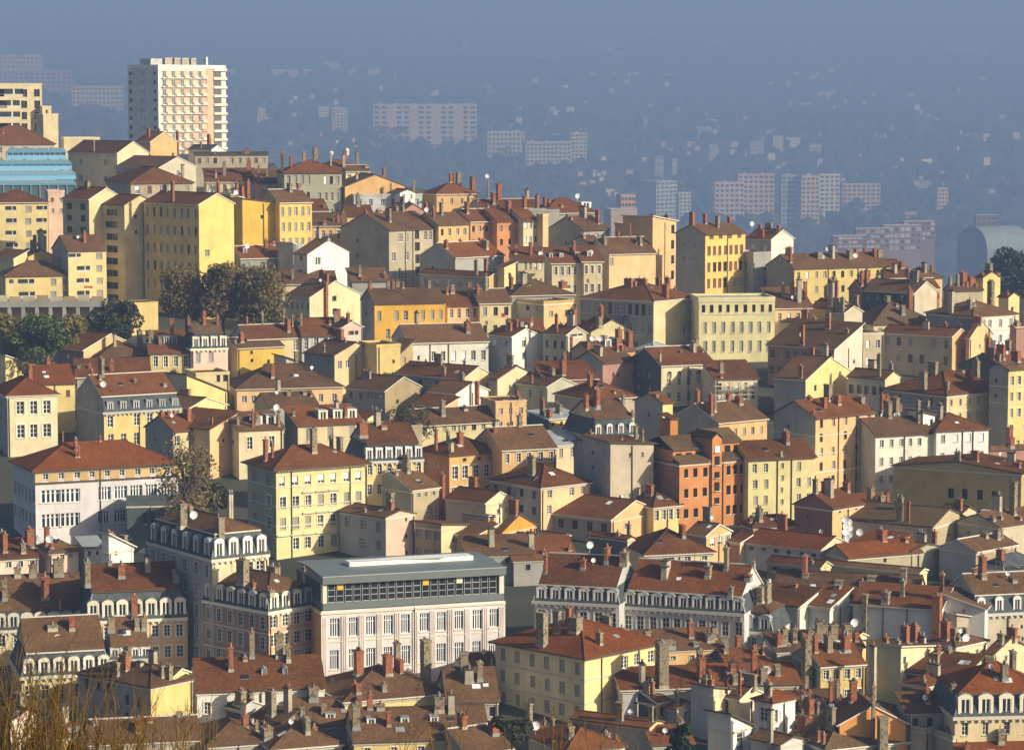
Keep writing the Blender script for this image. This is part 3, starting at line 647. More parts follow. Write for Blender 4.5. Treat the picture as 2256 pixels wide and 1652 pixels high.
B('narrow peach tower wall with one lit edge left of the large bare grey gable', 1182, 1196, 1208, 476, 640, 45, 'pe', 'F', D=752)
B('tall peach house with three dark windows beside a drain pipe, top right of centre', 1372, 1438, 1490, 492, 660, 62, 'pe', 'V', R='w=.72-.98:1x4@8,34,8,20', sl=.12, D=712, ch=[(1436, 478, .3, 11), (1470, 478, .4, 14), (1491, 474, .3, 11)], pipe=(.5,), wk='w')
B('peach block with a stepped flat top behind the dark sloping roof', 1377, 1384, 1436, 497, 640, 20, 'pe', 'F', R='d=.5-.9:1x1@16,20,8,14', D=722, dep=9, ch=[(1434, 477, .4, 12)])
B('dark roofed house sloping up to the peach block, orange chimney on its ridge', 1318, 1342, 1445, 560, 690, 26, 'pe', 'R', R='.0-.02:1x1', sl=.55, D=706, dep=13, ch=[(1362, 511, .5, 8), (1332, 520, .3, 11, 's'), (1322, 530, .4, 8), (1388, 497, .6, 4)], k='house')
B('sage green fronted house with four closed shutters below a red roof', 1318, 1340, 1394, 563, 680, 18, 'sg', 'R', R='4x3@9,40,7,19', sl=.1, D=698, dep=4, wk='gggs', cor=False)
B('peach fronted house with four white shuttered windows, right of the sage green one', 1392, 1395, 1448, 562, 680, 18, 'pe', 'R', R='4x3@8,40,8,17', sl=.1, D=698, dep=4, wk='sscf', cor=False)
B('cream row house with three white windows under a brown roof, left of the dormered pair', 1128, 1141, 1208, 576, 690, 12, 'cr', 'S', R='6x3@4,34,6,16', sl=.45, D=700, dep=10, ch=[(1135, 538, .8, 8, 'b'), (1127, 545, .7, 8), (1205, 545, .6, 7)], dish=[(1191, 559, .4)])
B('cream tenement with white window heads and four white attic dormers, centre top', 1206, 1216, 1284, 581, 720, 10, 'cr', 'S', R='.02-.85:4x4@7,41,7,19', sl=.5, D=690, dep=10, wk='FFGf', dm=[(1214, 570, 8, 12, 'w', 'f', .35), (1237, 569, 8, 12, 'w', 'f', .35), (1272, 566, 9, 13, 'w', 'f', .4)])
B('cream tenement with three bays, right of the one with white attic dormers', 1280, 1284, 1327, 577, 720, 10, 'cr', 'S', R='3x4@8,41,7,19', sl=.5, D=690, dep=10, wk='FF', dm=[(1299, 566, 10, 14, 'w', 'f', .3)], dish=[(1302, 556, .4)], pipe=(.02,))
B('big brown roofed house with grey gable behind the central cream tenements', 1255, 1300, 1330, 540, 680, 40, 'gy', 'R', sl=.5, D=716, ch=[(1262, 520, .4, 9), (1281, 522, .5, 8), (1222, 518, .5, 8)])
B('tall bright yellow house with rows of seven brown windows and broad grey side wall', 1489, 1554, 1642, 517, 690, 42, 'yb', 'R', R='b=.03-.97:4x1@2,40,10,9;.03-.97:7x4@26,36,8,22', wk='bbdbc', sl=.42, D=695, lcol='gy', ch=[(1523, 468, .5, 13), (1553, 471, .8, 9), (1612, 478, .6, 9), (1490, 475, .6, 9)], pipe=(.55,))
B('small white house with gable end on the skyline, right of the tall yellow house', 1644, 1699, 1748, 528, 650, 46, 'wh', 'L', L='2x1@13,20,9,18', R='f=.35-.65:1x1@-12,20,8,13', sl=.5, D=735, ch=[(1715, 497, .05, 8, 'bx'), (1711, 540, .1, 7), (1730, 540, .1, 10), (1650, 495, .6, 8), (1661, 505, .4, 8)], dish=[(1657, 493, .5), (1711, 552, .05), (1720, 546, .05)], lcol='lg')
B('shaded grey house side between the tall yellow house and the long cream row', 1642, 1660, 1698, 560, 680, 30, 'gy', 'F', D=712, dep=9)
B('long cream row house with eleven windows, three chimney stacks and white dishes', 1697, 1750, 1962, 592, 700, 24, 'yl', 'R', R='11x3@8,32,7,15', sl=.42, D=704, wk='gfsdc', dep=14, ch=[(1736, 545, .2, 8), (1803, 555, .35, 18, 's'), (1830, 540, .8, 11), (1872, 552, .3, 15, 's'), (1886, 548, .7, 8), (1905, 548, .6, 7), (1945, 550, .35, 18, 's')], dish=[(1824, 548, .7), (1831, 551, .7), (1813, 566, .3), (1885, 563, .3)], pipe=(.35, .66), lcol='gy')
B('low red roofed house right of the long cream row, thin pink front', 1958, 1963, 2010, 612, 690, 18, 'pe', 'S', sl=.6, D=712, dep=10, ch=[(2010, 577, .6, 12)])
B('low red roof with white skylight parapet, far right skyline', 1990, 2010, 2076, 612, 690, 20, 'pe', 'H', sl=.5, D=716, dep=9, ch=[(2076, 585, .5, 8), (1990, 600, .4, 9)])
# --- second row, left: balcony houses, terrace
B('cream house with tall white chimney stacks behind the balcony houses, far left', 30, 62, 118, 566, 670, 50, 'yl', 'L', sl=.35, D=720, ch=[(90, 507, .25, 14, 'c'), (77, 518, .3, 9), (123, 520, .5, 9, 'c')])
B('small cream gable with tiled roof at the left edge, in front of the yellow block', -10, 30, 60, 570, 690, 46, 'yl', 'T', sl=.4, D=706, dep=9)
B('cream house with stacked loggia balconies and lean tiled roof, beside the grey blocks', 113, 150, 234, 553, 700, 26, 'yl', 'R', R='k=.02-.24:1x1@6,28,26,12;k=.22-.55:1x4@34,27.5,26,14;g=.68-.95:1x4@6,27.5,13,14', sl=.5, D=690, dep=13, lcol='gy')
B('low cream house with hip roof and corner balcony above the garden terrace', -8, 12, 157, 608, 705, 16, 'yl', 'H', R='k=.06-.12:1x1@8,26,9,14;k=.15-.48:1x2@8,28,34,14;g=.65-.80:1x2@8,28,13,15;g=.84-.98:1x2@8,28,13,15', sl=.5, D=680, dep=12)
# --- white gable house + centre left
B('grey rooftop house with small windows behind the white gabled house', 488, 530, 625, 570, 670, 25, 'gy', 'R', R='3x2', sl=.45, D=715, dep=12, ch=[(636, 530, .5, 10), (596, 535, .5, 8), (668, 530, .5, 8)], dish=[(545, 542, .3)], dm=[(540, 568, 8, 14, 'g', 'f', .2)])
turret = B('house with rounded grey stair turret left of the white gabled house', 612, 645, 680, 551, 670, 48, 'lg', 'V', sl=.3, D=706)
B('white house with blank gable, stepped top and two small windows', 648, 677, 769, 560, 700, 52, 'wh', 'L', R='f=.12-.40:1x3@9,37,12,16', L='1x2@4,30,6,12', sl=.40, D=690, ch=[(721, 537, .08, 13, 'c')], lcol='lg')
B('low cream shed with brown lean-to roof in front of the white gabled house', 618, 622, 740, 627, 712, 8, 'cr', 'S', sl=.5, D=672, dep=8)
B('cream gabled house with a broad brick flue on its face and two windows', 628, 682, 793, 656, 745, 50, 'sy', 'L', L='5x2@12,30,7,16', R='d=.40-.58:1x2@-2,30,9,14', sl=.40, D=650, fas='w', ch=[(717, 624, -.02, 13, 'bx')], cor=False)
B('low grey lean-to with brown roof at the foot of the huge grey gable', 768, 776, 856, 620, 720, 12, 'gy', 'S', sl=.5, D=690, dep=8, ch=[(799, 618, .1, 10), (862, 620, .4, 9), (858, 640, .2, 8)])
B('deep yellow house with a row of eight windows under a broad red roof', 796, 825, 981, 669, 810, 16, 'dy', 'R', R='8x3@17,40,9,22', wk='gggfgf', sl=.42, D=640, dep=13, lcol='gy', ch=[(800, 622, .5, 9), (855, 620, .8, 9, 's'), (866, 620, .8, 9), (945, 618, .8, 9, 's'), (888, 625, .8, 7)], fas='d')
B('orange fronted house with white windows, right of the deep yellow house', 980, 986, 1056, 674, 790, 14, 'pe', 'R', R='4x3@7,40,8,21', wk='sff', sl=.42, D=650, dep=13, ch=[(985, 632, .4, 7), (999, 640, .5, 9, 'b'), (1033, 625, .3, 7)])
B('cream ochre house with dark window gaps, right of the orange fronted house', 1054, 1057, 1126, 669, 790, 14, 'sy', 'R', R='3x3@8,40,9,19', wk='dgf', sl=.42, D=652, dep=13, ch=[(1051, 626, .4, 9), (1036, 628, .3, 8)])
B('shaded grey green house with lit ochre gable end, above the deep yellow house', 925, 1077, 1104, 611, 720, 50, 'oc', 'L', L='6x2@10,40,6,18', R=None, sl=.40, D=672, ch=[(1030, 573, .2, 9, 's'), (962, 590, .3, 6), (1110, 570, .2, 9)], lcol='bg')
B('long red roofed house with a wide grey gable, behind the shaded grey green house', 925, 1003, 1110, 568, 690, 44, 'gy', 'R', sl=.5, D=705, ch=[(945, 530, .3, 10), (1014, 530, .5, 8), (1057, 535, .6, 9), (1066, 530, .6, 8), (1105, 550, .4, 9), (1140, 538, .5, 8), (1083, 545, .4, 7)], dish=[(1088, 566, .3)])
B('narrow cream gable with a single dark window, right of the lit ochre gable', 1096, 1111, 1136, 590, 720, 40, 'yl', 'T', R='d=1x1@12,20,6,10', sl=.3, D=680)
# --- terrace houses, centre
B('grey house with cream front and rooftop chimney left of the big hip roofed house', 1104, 1128, 1264, 652, 770, 20, 'gy', 'H', R='.55-.98:4x2@8,24,7,11', sl=.42, D=665, dep=14, ch=[(1154, 600, .4, 15, 'c'), (1167, 632, .3, 4, 'c')], dish=[(1165, 633, .3)])
B('ochre house with flat white cornice and small windows below the central tenements', 1128, 1198, 1266, 668, 785, 36, 'oc', 'F', R='2x3@18,28,9,14', L='3x2@8,28,8,12', D=655, tile='r', cor='c', lcol='gy')
B('small sage green box house with two windows on the slope below the cream tenements', 1204, 1222, 1263, 638, 740, 24, 'sy', 'F', R='2x1@12,20,7,12', D=668, dep=7, ch=[(1240, 620, .5, 20)], tile='r', par=.2)
B('long shaded grey house with many tall windows and a lit ochre end wall', 1278, 1440, 1538, 664, 800, 52, 'sy', 'H', L='11x3@8,42,9,26', R='.62-.96:2x3@14,43,8,24', sl=.36, D=640, wkl='cdgc', lcol='gy', wk='fsf',
  ch=[(1466, 626, .05, 16, 'bx'), (1420, 615, .4, 13), (1450, 612, .5, 13), (1494, 612, .4, 14), (1398, 620, .5, 11, 's'), (1525, 635, .3, 7), (1534, 632, .4, 8, 's')], dish=[(1435, 638, .3)], cor=True)
B('cream institutional block with nine attic windows and a small pediment', 1536, 1540, 1707, 660, 800, 6, 'py', 'F', R='9x1@12,40,8,17;g=.02-.98:8x2@50,42,9,25', wk='wdw', D=655, dep=12, cols='sy', tile='z', cor='c', belt=1, k='institution', cat='institutional building')
B('ochre row house with brown roof right of the cream institutional block', 1700, 1708, 1790, 680, 790, 10, 'pe', 'S', R='4x2@10,36,8,22', sl=.55, D=655, dep=11, ch=[(1760, 615, .3, 11, 'c'), (1745, 622, .4, 9, 'b'), (1775, 620, .4, 8), (1796, 640, .4, 8)])
B('sandy gable wall with two stone chimney stacks below the big shaded house', 1296, 1302, 1394, 732, 800, 24, 'sy', 'L', sl=.5, D=622, dep=9, ch=[(1321, 698, .05, 13, 's'), (1377, 698, .1, 11, 's'), (1306, 725, .2, 9, 'b')])
B('stone stair tower house with open orange loggia under a white edged gable', 1197, 1248, 1292, 738, 850, 48, 'bg', 'L', L='3x3@14,35,7,18', R='k=.1-.9:1x1@-6,30,28,16', sl=.45, D=612, wk='d', fas='w', ch=[(1258, 742, .0, 9, 'bx'), (1226, 692, .6, 8), (1262, 682, .6, 18), (1291, 686, .5, 14)])
B('brown roofed house with twin pointed white dormers and peach chimney wall', 1260, 1298, 1400, 776, 870, 30, 'dp', 'R', R='f=.05-.2:1x1@6,20,8,16', sl=.5, D=600, dm=[(1340, 774, 14, 20, 'w', 'p', .2), (1360, 773, 13, 20, 'w', 'p', .2)], dish=[(1305, 745, .2), (1322, 746, .2)], ch=[(1363, 725, .3, 16), (1386, 730, .2, 16), (1252, 752, .2, 12, 'b')])
B('bare brown gable house with brick chimneys in the shade left of the arcaded cream house', 1265, 1328, 1398, 800, 890, 42, 'rb', 'R', sl=.5, D=590, ch=[(1358, 745, .4, 12), (1369, 760, .4, 9), (1236, 792, .4, 12)], lcol='gy')
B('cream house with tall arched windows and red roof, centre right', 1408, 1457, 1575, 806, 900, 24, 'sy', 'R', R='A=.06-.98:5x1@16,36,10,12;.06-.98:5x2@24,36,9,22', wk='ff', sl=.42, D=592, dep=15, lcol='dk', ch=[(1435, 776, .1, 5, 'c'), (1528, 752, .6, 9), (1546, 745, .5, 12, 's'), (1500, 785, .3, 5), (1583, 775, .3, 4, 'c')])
B('small pavilion under a pale grey pyramid roof with white slatted sides', 1402, 1440, 1480, 770, 860, 45, 'dk', 'H', sl=.45, tile='z', o=.8, D=606, k='pavilion', cat='pavilion')
B('large pale cream house with six windows, some with white blinds, and long red roof', 850, 900, 1076, 756, 850, 16, 'wh', 'R', R='d=.05-.2:1x1@28,30,5,10;.25-1.0:6x1@20,40,10,22', wk='ssf', sl=.44, D=610, dep=15, lcol='lg', fas='w', pipe=(.27, .5), ch=[(938, 796, -.3, 9, 'bx'), (988, 800, -.3, 9, 'bx')])
B('white cube house with grey shaded side, right of the large pale cream house', 1076, 1128, 1188, 742, 845, 40, 'wh', 'L', R='f=.3-.6:1x2@10,27,9,15', L='2x1@10,30,8,12', sl=.4, D=612, lcol='lg', ch=[(1124, 710, .4, 10), (1118, 704, .5, 8, 'c')])
B('flat brown roofed white cottage behind the white cube house', 1125, 1132, 1200, 736, 830, 8, 'wh', 'S', sl=.5, R='2x1', D=630, dep=8, ch=[(1168, 698, .3, 4), (1150, 705, .3, 9, 'c')])
# --- row at y 700-800, left
B('house with long brown roof and peach gable in front of the green trees', 102, 184, 302, 772, 850, 46, 'pe', 'L', L='6x1@10,30,9,22', sl=.42, D=622, lcol='rb', fas='w')
B('orange house with hipped red roof and five small windows', 180, 222, 330, 785, 855, 22, 'pe', 'H', R='5x1@13,30,9,19', sl=.46, D=608, dep=13, wk='dgf', ch=[(318, 727, .5, 14, 's'), (194, 752, .7, 4)], pipe=(.42,), lcol='dp')
B('pale yellow house with four tall white windows and a twin attic dormer', 326, 331, 421, 779, 860, 10, 'yl', 'S', R='4x1@6,30,10,25', wk='F', sl=.5, D=606, dep=12, dm=[(367, 758, 14, 20, 's', 'f', .4), (384, 757, 14, 20, 's', 'f', .4)], ch=[(379, 702, .9, 10), (320, 730, .5, 13, 's')])
B('tan roofed house with four cream attic windows over a pink front', 400, 422, 502, 768, 860, 20, 'pk', 'MR', R='.02-.7:2x1@8,30,11,24', wk='g', mh=32, dr=4, dc='c', dst='f', dsz=(1.5, 2.6), tile='t', sl=.5, D=604, ch=[(377, 702, .5, 9), (479, 695, .4, 6, 'b'), (412, 700, .6, 8)], cor=False)
B('bright yellow house with bare stained front and two tiny windows', 471, 523, 626, 768, 850, 30, 'yb', 'R', R='d=.2-.4:1x2@6,18,6,8;d=.62-.7:1x1@28,20,6,9', sl=.32, D=596, dep=11, lcol='ol', ch=[(513, 748, .2, 7, 's'), (573, 740, .5, 10)], fas='w')
B('cream house with two tall windows and long red roof behind the bright yellow one', 508, 545, 665, 748, 840, 26, 'cr', 'R', R='.62-.97:2x2@6,42,10,24', sl=.5, D=618, ch=[(544, 700, .5, 6), (578, 690, .6, 6, 's'), (625, 685, .6, 6, 's'), (650, 695, .4, 6, 's')])
B('grey white house with white framed windows in a row and one roof chimney, centre left', 650, 665, 768, 740, 830, 14, 'lg', 'R', R='5x1@5,40,10,26', wk='F', sl=.55, D=624, dep=12, ch=[(727, 705, .3, 7), (649, 692, .3, 6, 's'), (577, 688, .6, 6, 's')])
B('small pink house with white edged gable and open loggia', 746, 754, 799, 722, 830, 30, 'pk', 'L', R='k=.3-.8:1x1@8,30,22,14;f=.2-.9:2x1@48,20,7,14', sl=.5, D=628, dep=9, ch=[(767, 690, .05, 9, 'bx'), (764, 700, .3, 6)], fas='w', wk='f')
B('pale cream gabled house with three white windows below the grey white row', 670, 737, 830, 783, 880, 48, 'cr', 'L', L='2x1@10,30,9,14', R='f=.03-.42:2x1@14,30,9,17;f=.6-.9:1x1@14,30,9,17', sl=.36, D=590, lcol='gy', ch=[(706, 760, .4, 6, 's'), (760, 755, .3, 8, 's')])
B('tall blank yellow wall house with white parapet beside the pale cream gable', 798, 830, 882, 764, 880, 25, 'yl', 'F', D=600, dep=10, pipe=(.1,))
B('brown lean-to house with tan side wall left of the large pale cream house', 845, 874, 910, 785, 870, 52, 'tn', 'T', sl=.55, D=592, L='1x1@14,20,5,16')
B('low grey brick gabled outbuilding beside the bright yellow house', 624, 630, 680, 806, 870, 26, 'bg', 'V', R='d=.2-.5:1x1@2,14,8,11', sl=.35, D=585, dep=7)
# ================================================================== right side, upper
B('white house with two rows of windows and a big brown hip roof, far right', 2040, 2145, 2239, 697, 820, 36, 'wt', 'H', R='4x3@10,35,9,17', wk='bcgf', sl=.40, D=640, ch=[(2143, 672, .3, 14, 's'), (2093, 640, .5, 14, 'c'), (2183, 660, .4, 5), (2210, 620, .6, 16, 's'), (2220, 618, .7, 8, 's'), (2196, 625, .6, 10, 's')], lcol='gy', fas='d', cor='c', belt=1)
B('tan roofed house with cream strip of wall under its eaves, right', 1885, 1925, 2062, 714, 800, 18, 'cr', 'H', R='5x1', sl=.55, tile='t', D=655, dep=15, ch=[(1988, 672, .2, 12, 's'), (1975, 670, .4, 8, 'b'), (2032, 700, .1, 8, 's'), (2004, 637, .5, 10), (2008, 640, .5, 6)], dish=[(2008, 648, .5), (2028, 720, .0)])
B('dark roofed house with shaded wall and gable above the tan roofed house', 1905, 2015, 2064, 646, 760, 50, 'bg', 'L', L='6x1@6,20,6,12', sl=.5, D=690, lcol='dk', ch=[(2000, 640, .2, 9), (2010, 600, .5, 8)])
B('yellow turreted house with small gables on the far right skyline', 2150, 2166, 2204, 612, 720, 30, 'yl', 'L', R='d=1x1@18,20,6,14', sl=.5, D=700, ch=[(2196, 610, .3, 9, 'c'), (2176, 598, .5, 4), (2222, 615, .2, 12, 's'), (2160, 605, .3, 10)], aer=[(2128, .5)])
B('yellow gabled house end at the right edge below the turreted house', 2200, 2222, 2246, 655, 750, 40, 'yl', 'L', sl=.5, D=685, ch=[(2214, 650, .3, 10)])
B('brown roofed house with brick stacks on the far right skyline', 2080, 2098, 2165, 640, 730, 22, 'bg', 'R', sl=.6, D=706, ch=[(2110, 605, .4, 8, 's'), (2122, 600, .5, 16, 'b'), (2130, 620, .3, 8), (2150, 635, .3, 9), (2142, 612, .5, 12), (2085, 610, .5, 8, 's')])
B('red roofed house with dark stacks behind the tan roofed house, right', 1870, 1900, 2070, 640, 740, 20, 'rb', 'R', sl=.6, D=715, ch=[(1893, 597, .2, 8), (1910, 595, .3, 12, 'b'), (1886, 605, .4, 8), (2033, 620, .4, 10, 's')], dish=[(1916, 624, .2)])
B('brown gable house with slender cream chimney right of the institutional block', 1786, 1835, 1880, 680, 780, 46, 'tn', 'L', sl=.45, D=668, ch=[(1795, 620, .1, 8, 'c'), (1800, 615, .2, 8, 's'), (1836, 610, .4, 9, 's'), (1843, 618, .3, 8), (1892, 660, .4, 10, 's')], lcol='ol')
B('dark gabled house bristling with stone chimneys, right of the institutional block', 1824, 1860, 1900, 690, 800, 46, 'bg', 'L', sl=.4, D=648, ch=[(1829, 655, .2, 10, 's'), (1898, 650, .3, 12, 's'), (1892, 672, .2, 8, 's'), (1860, 700, .3, 10, 'c'), (1815, 665, .4, 12, 's')], lcol='ol')
B('shaded house with brick stacks stepping down beside the ochre row house', 1724, 1786, 1800, 712, 800, 50, 'gy', 'L', sl=.4, D=636, ch=[(1744, 682, .2, 8), (1770, 684, .3, 10), (1820, 700, .0, 9, 's')])
B('house with a pink gable, brick chimney and long red shaded roof', 1692, 1838, 1900, 769, 870, 52, 'pk', 'T', L='8x2@10,36,10,20', sl=.40, D=618, wkl='dg', lcol='rb', ch=[(1866, 725, .06, 9, 'sx'), (1752, 715, .7, 12, 'b'), (1824, 700, .4, 13, 'b'), (1910, 705, .3, 9), (1841, 690, .5, 12, 's'), (1704, 735, .6, 9, 's')], dish=[(1767, 737, .5)])
B('narrow cream slice of house with white shuttered windows beside the pink gable', 1898, 1902, 1946, 738, 850, 20, 'bg', 'F', R='s=.0-.5:1x2@12,38,8,18;f=.5-1:1x2@12,38,9,18', D=632, dep=9)
B('shaded sage house with two rows of windows and a lit ochre gable, right', 1942, 2098, 2132, 742, 840, 54, 'pe', 'L', L='6x2@8,36,9,20', sl=.4, D=628, wkl='dg', lcol='bg', ch=[(2113, 712, .3, 9, 'b'), (2130, 715, .1, 9, 's')])
B('small ochre gabled house with stone chimneys between the white house and the lit gable', 2128, 2136, 2186, 745, 840, 60, 'pe', 'L', sl=.5, D=615, ch=[(2156, 710, .1, 9, 's'), (2168, 708, .2, 12, 's'), (2159, 760, .1, 9, 'b')])
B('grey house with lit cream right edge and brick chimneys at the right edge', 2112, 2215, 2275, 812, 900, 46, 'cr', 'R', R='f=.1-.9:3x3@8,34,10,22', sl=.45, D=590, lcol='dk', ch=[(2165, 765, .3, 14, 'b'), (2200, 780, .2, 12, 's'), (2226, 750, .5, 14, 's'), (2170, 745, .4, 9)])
B('yellow tenement with stacked windows at the right edge', 2180, 2222, 2300, 815, 1010, 36, 'yl', 'R', R='5x5@15,36,9,20', wk='cFf', D=585, sl=.4, lcol='gy', belt=2)
B('red roofed house at the far right edge behind the white house', 2225, 2236, 2290, 720, 830, 30, 'rb', 'R', sl=.5, D=655, ch=[(2240, 740, .3, 13, 's')])
B('shaded blue grey fronted house with lean-to red roof and tan gable, right', 1868, 1950, 1985, 835, 930, 50, 'cr', 'L', L='d=5x1@18,30,9,20', sl=.45, D=585, lcol='lg', ch=[(1935, 780, .2, 10, 's'), (1963, 800, .1, 10, 's'), (2044, 785, .3, 4, 'c')])
B('yellow gable wall house with saw tooth top and two small windows', 1706, 1775, 1880, 838, 935, 54, 'yl', 'L', R='d=.1-.5:2x1@14,20,6,13', sl=.4, D=580, lcol='gy', ch=[(1760, 805, .2, 10, 'b'), (1844, 868, -.1, 6)])
B('cream ochre tenement with seven bays of white windows under a four stack hip roof', 1948, 2086, 2224, 870, 1010, 40, 'sy', 'H', R='7x3@12,32,7,15', wk='fFf', L='6x3@12,32,7,15', wkl='dg', sl=.42, D=560, lcol='gy', ch=[(2033, 820, .4, 18, 's'), (2087, 840, .1, 9, 's'), (2117, 815, .5, 18, 's'), (2198, 795, .6, 16, 's'), (2156, 790, .6, 9, 's')], fas='d', cor='c', belt=2)
B('peach five storey house with blank grey gable and red drain pipe, right of centre', 1705, 1797, 1928, 921, 1115, 38, 'pe', 'R', R='5x5@4,32,8,19', wk='fcfd', sl=.46, D=545, lcol='gy', ch=[(1815, 875, .25, 15, 'b'), (1845, 870, .3, 17, 'b'), (1905, 874, .3, 20, 's'), (1783, 878, .6, 14), (1790, 905, .1, 5)], pipe=(.38, .68), belt=3)
B('small grey dormered rooftop between the peach tenement and the cream ochre one', 1925, 1932, 1990, 928, 1040, 20, 'yl', 'MR', mh=22, dr=2, dc='w', dst='p', tile='z', D=562, cor=False, dsz=(1.2, 1.6), ch=[(1944, 868, .3, 12), (1955, 872, .4, 10, 'b'), (1994, 890, .4, 10)])
B('long white cream house with irregular windows and small square roof tower', 1926, 1929, 2056, 960, 1110, 22, 'wh', 'R', R='.03-.85:5x3@10,40,9,17', wk='gccf', sl=.44, D=552, dep=11, lcol='lg', ch=[(2023, 882, .3, 9, 's')])
B('square white cream tower house with two thin chimneys above the long white house', 2026, 2034, 2061, 917, 1090, 34, 'wh', 'V', R='d=.4-.9:1x2@8,28,7,12', sl=.25, D=556, dep=4, ch=[(2042, 893, .4, 5, 's'), (2049, 882, .4, 9, 's')])
B('white house under a red hip roof right of the square cream tower', 2058, 2063, 2178, 949, 1100, 20, 'wt', 'H', R='4x3@10,40,10,18', wk='dgcs', sl=.44, D=550, dep=11, pipe=(.5, .7))
B('dark red house with pyramid roof in the shade at the right edge', 2176, 2182, 2290, 990, 1080, 24, 'rb', 'H', sl=.6, D=548, ch=[(2225, 942, .3, 15, 'b')], lcol='gy')
B('big olive brown blank gable wall with dark windows, in the shade, right', 1968, 2250, 2300, 1044, 1180, 62, 'ol', 'R', L='d=.15-.6:4x2@42,44,12,24', sl=.12, D=520, ch=[(2026, 1008, .9, 18, 'b'), (2037, 1014, .8, 15, 's'), (2000, 1028, .95, 8), (2120, 1018, .5, 12, 'b'), (2135, 1018, .45, 12, 'b'), (2148, 992, .4, 18, 'b'), (2100, 995, .55, 15, 's'), (2240, 1018, .1, 20)])
B('cream tenement with central stair tower and set back attic, beside the orange one', 1640, 1649, 1797, 1013, 1165, 20, 'py', 'R', R='.02-.35:2x4@10,36,10,20;.68-.98:2x4@10,36,10,20;.42-.58:1x5@-16,27,7,12', wk='fgf', sl=.4, D=540, dep=12, fas='d', pipe=(.43, .64))
# ================================================================== middle band
orange = B('orange five storey tenement with central gabled stair tower and dark windows', 1438, 1497, 1648, 1022, 1180, 30, 'og', 'F', R='w=.03-.44:3x3@12,45,10,21;w=.66-.97:3x3@12,45,10,21', tile='t', par=.0, D=535, dep=13, lcol='rb', pipe=(.44, .63))
B('cream wedge of house with red hip roof at the foot of the orange tenement', 1366, 1440, 1500, 1117, 1190, 34, 'yl', 'H', R='F=4x1@8,40,9,24', sl=.6, D=520, dep=11)
B('beige blank walled house with tall stone flue, left of the orange tenement', 1328, 1345, 1440, 982, 1176, 22, 'bg', 'V', sl=.06, D=545, dep=12, lcol='gy', ch=[(1416, 950, .1, 6, 'sx'), (1401, 938, .5, 9, 's'), (1370, 975, .3, 4)], cor=False)
B('narrow peach fronted house with dark grey side wall and full height window strip', 1264, 1311, 1330, 978, 1130, 44, 'pe', 'R', R='F=1x4@8,38,9,20', sl=.2, D=550, lcol='gy', ch=[(1289, 952, .3, 12, 's'), (1263, 960, .6, 8)])
B('grey mansard house with four arched white dormers and red upper roof', 1285, 1306, 1405, 962, 1080, 24, 'sy', 'MR', mh=38, dr=4, dc='w', dst='a', dsz=(1.2, 2.2), sl=.5, D=556, dep=13, ch=[(1291, 870, .3, 12, 'b'), (1306, 880, .6, 10, 'c'), (1388, 870, .4, 8, 's'), (1404, 925, .1, 11, 's')])
B('cream attic pavilion on zinc roofs with four small windows, right of the brick stacks', 1150, 1210, 1282, 925, 1040, 40, 'yl', 'S', R='d=4x1@6,30,6,10', tile='z', sl=.28, D=562, lcol='dk', ch=[(1180, 880, .4, 9), (1203, 905, .1, 15, 'b'), (1148, 902, .4, 9, 's'), (1188, 878, .5, 6)])
B('cream house with zinc lean-to roof and two tall windows below the attic pavilion', 1204, 1224, 1276, 982, 1080, 26, 'cr', 'S', R='2x1@6,40,9,22', wk='Fg', tile='z', sl=.5, D=548, dep=8, cor='c')
B('ochre slice of wall with two square windows beside a broad grey gable', 1398, 1460, 1482, 888, 1000, 42, 'yl', 'R', R='d=1x3@26,32,7,9', sl=.40, D=575, lcol='gy', ch=[(1395, 905, .3, 12, 's')])
B('peach house with five shuttered windows and a grey gable under a broad red roof', 1482, 1582, 1690, 932, 1040, 38, 'pe', 'R', R='.08-.98:5x2@16,38,8,17', wk='gggf', sl=.46, D=562, lcol='gy', fas='w', ch=[(1548, 868, .2, 11, 'b'), (1557, 884, .3, 13, 'b'), (1628, 875, .4, 19, 'b'), (1604, 868, .6, 12), (1515, 860, .8, 12, 'b')], pipe=(.0,))
B('low red roofed house right of the arcaded cream house, behind scaffolding', 1572, 1578, 1670, 836, 920, 14, 'cr', 'S', R='5x2@8,22,8,15', sl=.5, D=580, dep=9, ch=[(1600, 862, -.3, 7, 'b')])
B('red hip roofed house left of the ochre wall slice', 1222, 1300, 1402, 880, 970, 30, 'bg', 'H', sl=.5, D=578, lcol='gy', ch=[(1353, 872, .1, 8, 'c'), (1300, 862, .5, 7)])
B('sage walled gabled house below the long red roof, centre', 1130, 1206, 1268, 852, 930, 40, 'sg', 'L', sl=.4, D=582, L='3x1', ch=[(1150, 828, .6, 6)], dm=[(1275, 840, 12, 11, 'w', 'f', .3), (1290, 840, 12, 11, 'w', 'f', .3)])
B('brown lean-to house with white slit dormers right of the sage walled house', 1192, 1204, 1315, 838, 920, 16, 'rb', 'S', sl=.5, D=592, dep=9, ch=[(1243, 780, .4, 11), (1237, 792, .3, 10, 'b')])
B('long ochre house with eight white windows under a broad hip roof', 500, 522, 755, 857, 930, 14, 'pe', 'H', R='.02-.30:3x1@16,30,12,14;.36-.98:5x1@16,30,10,17', wk='f', sl=.50, D=578, dep=16)
B('brown roofed house with tan side gable below the pale cream gable', 762, 848, 928, 862, 930, 52, 'tn', 'L', sl=.42, D=576, lcol='gy', L='4x1@8,20,8,14')
B('house with white blank gable and brick chimney, centre', 944, 1005, 1076, 868, 940, 50, 'wh', 'L', L='d=4x1@6,30,8,16', sl=.38, D=572, lcol='gy', fas='w', ch=[(1051, 840, -.2, 11, 'bx')])
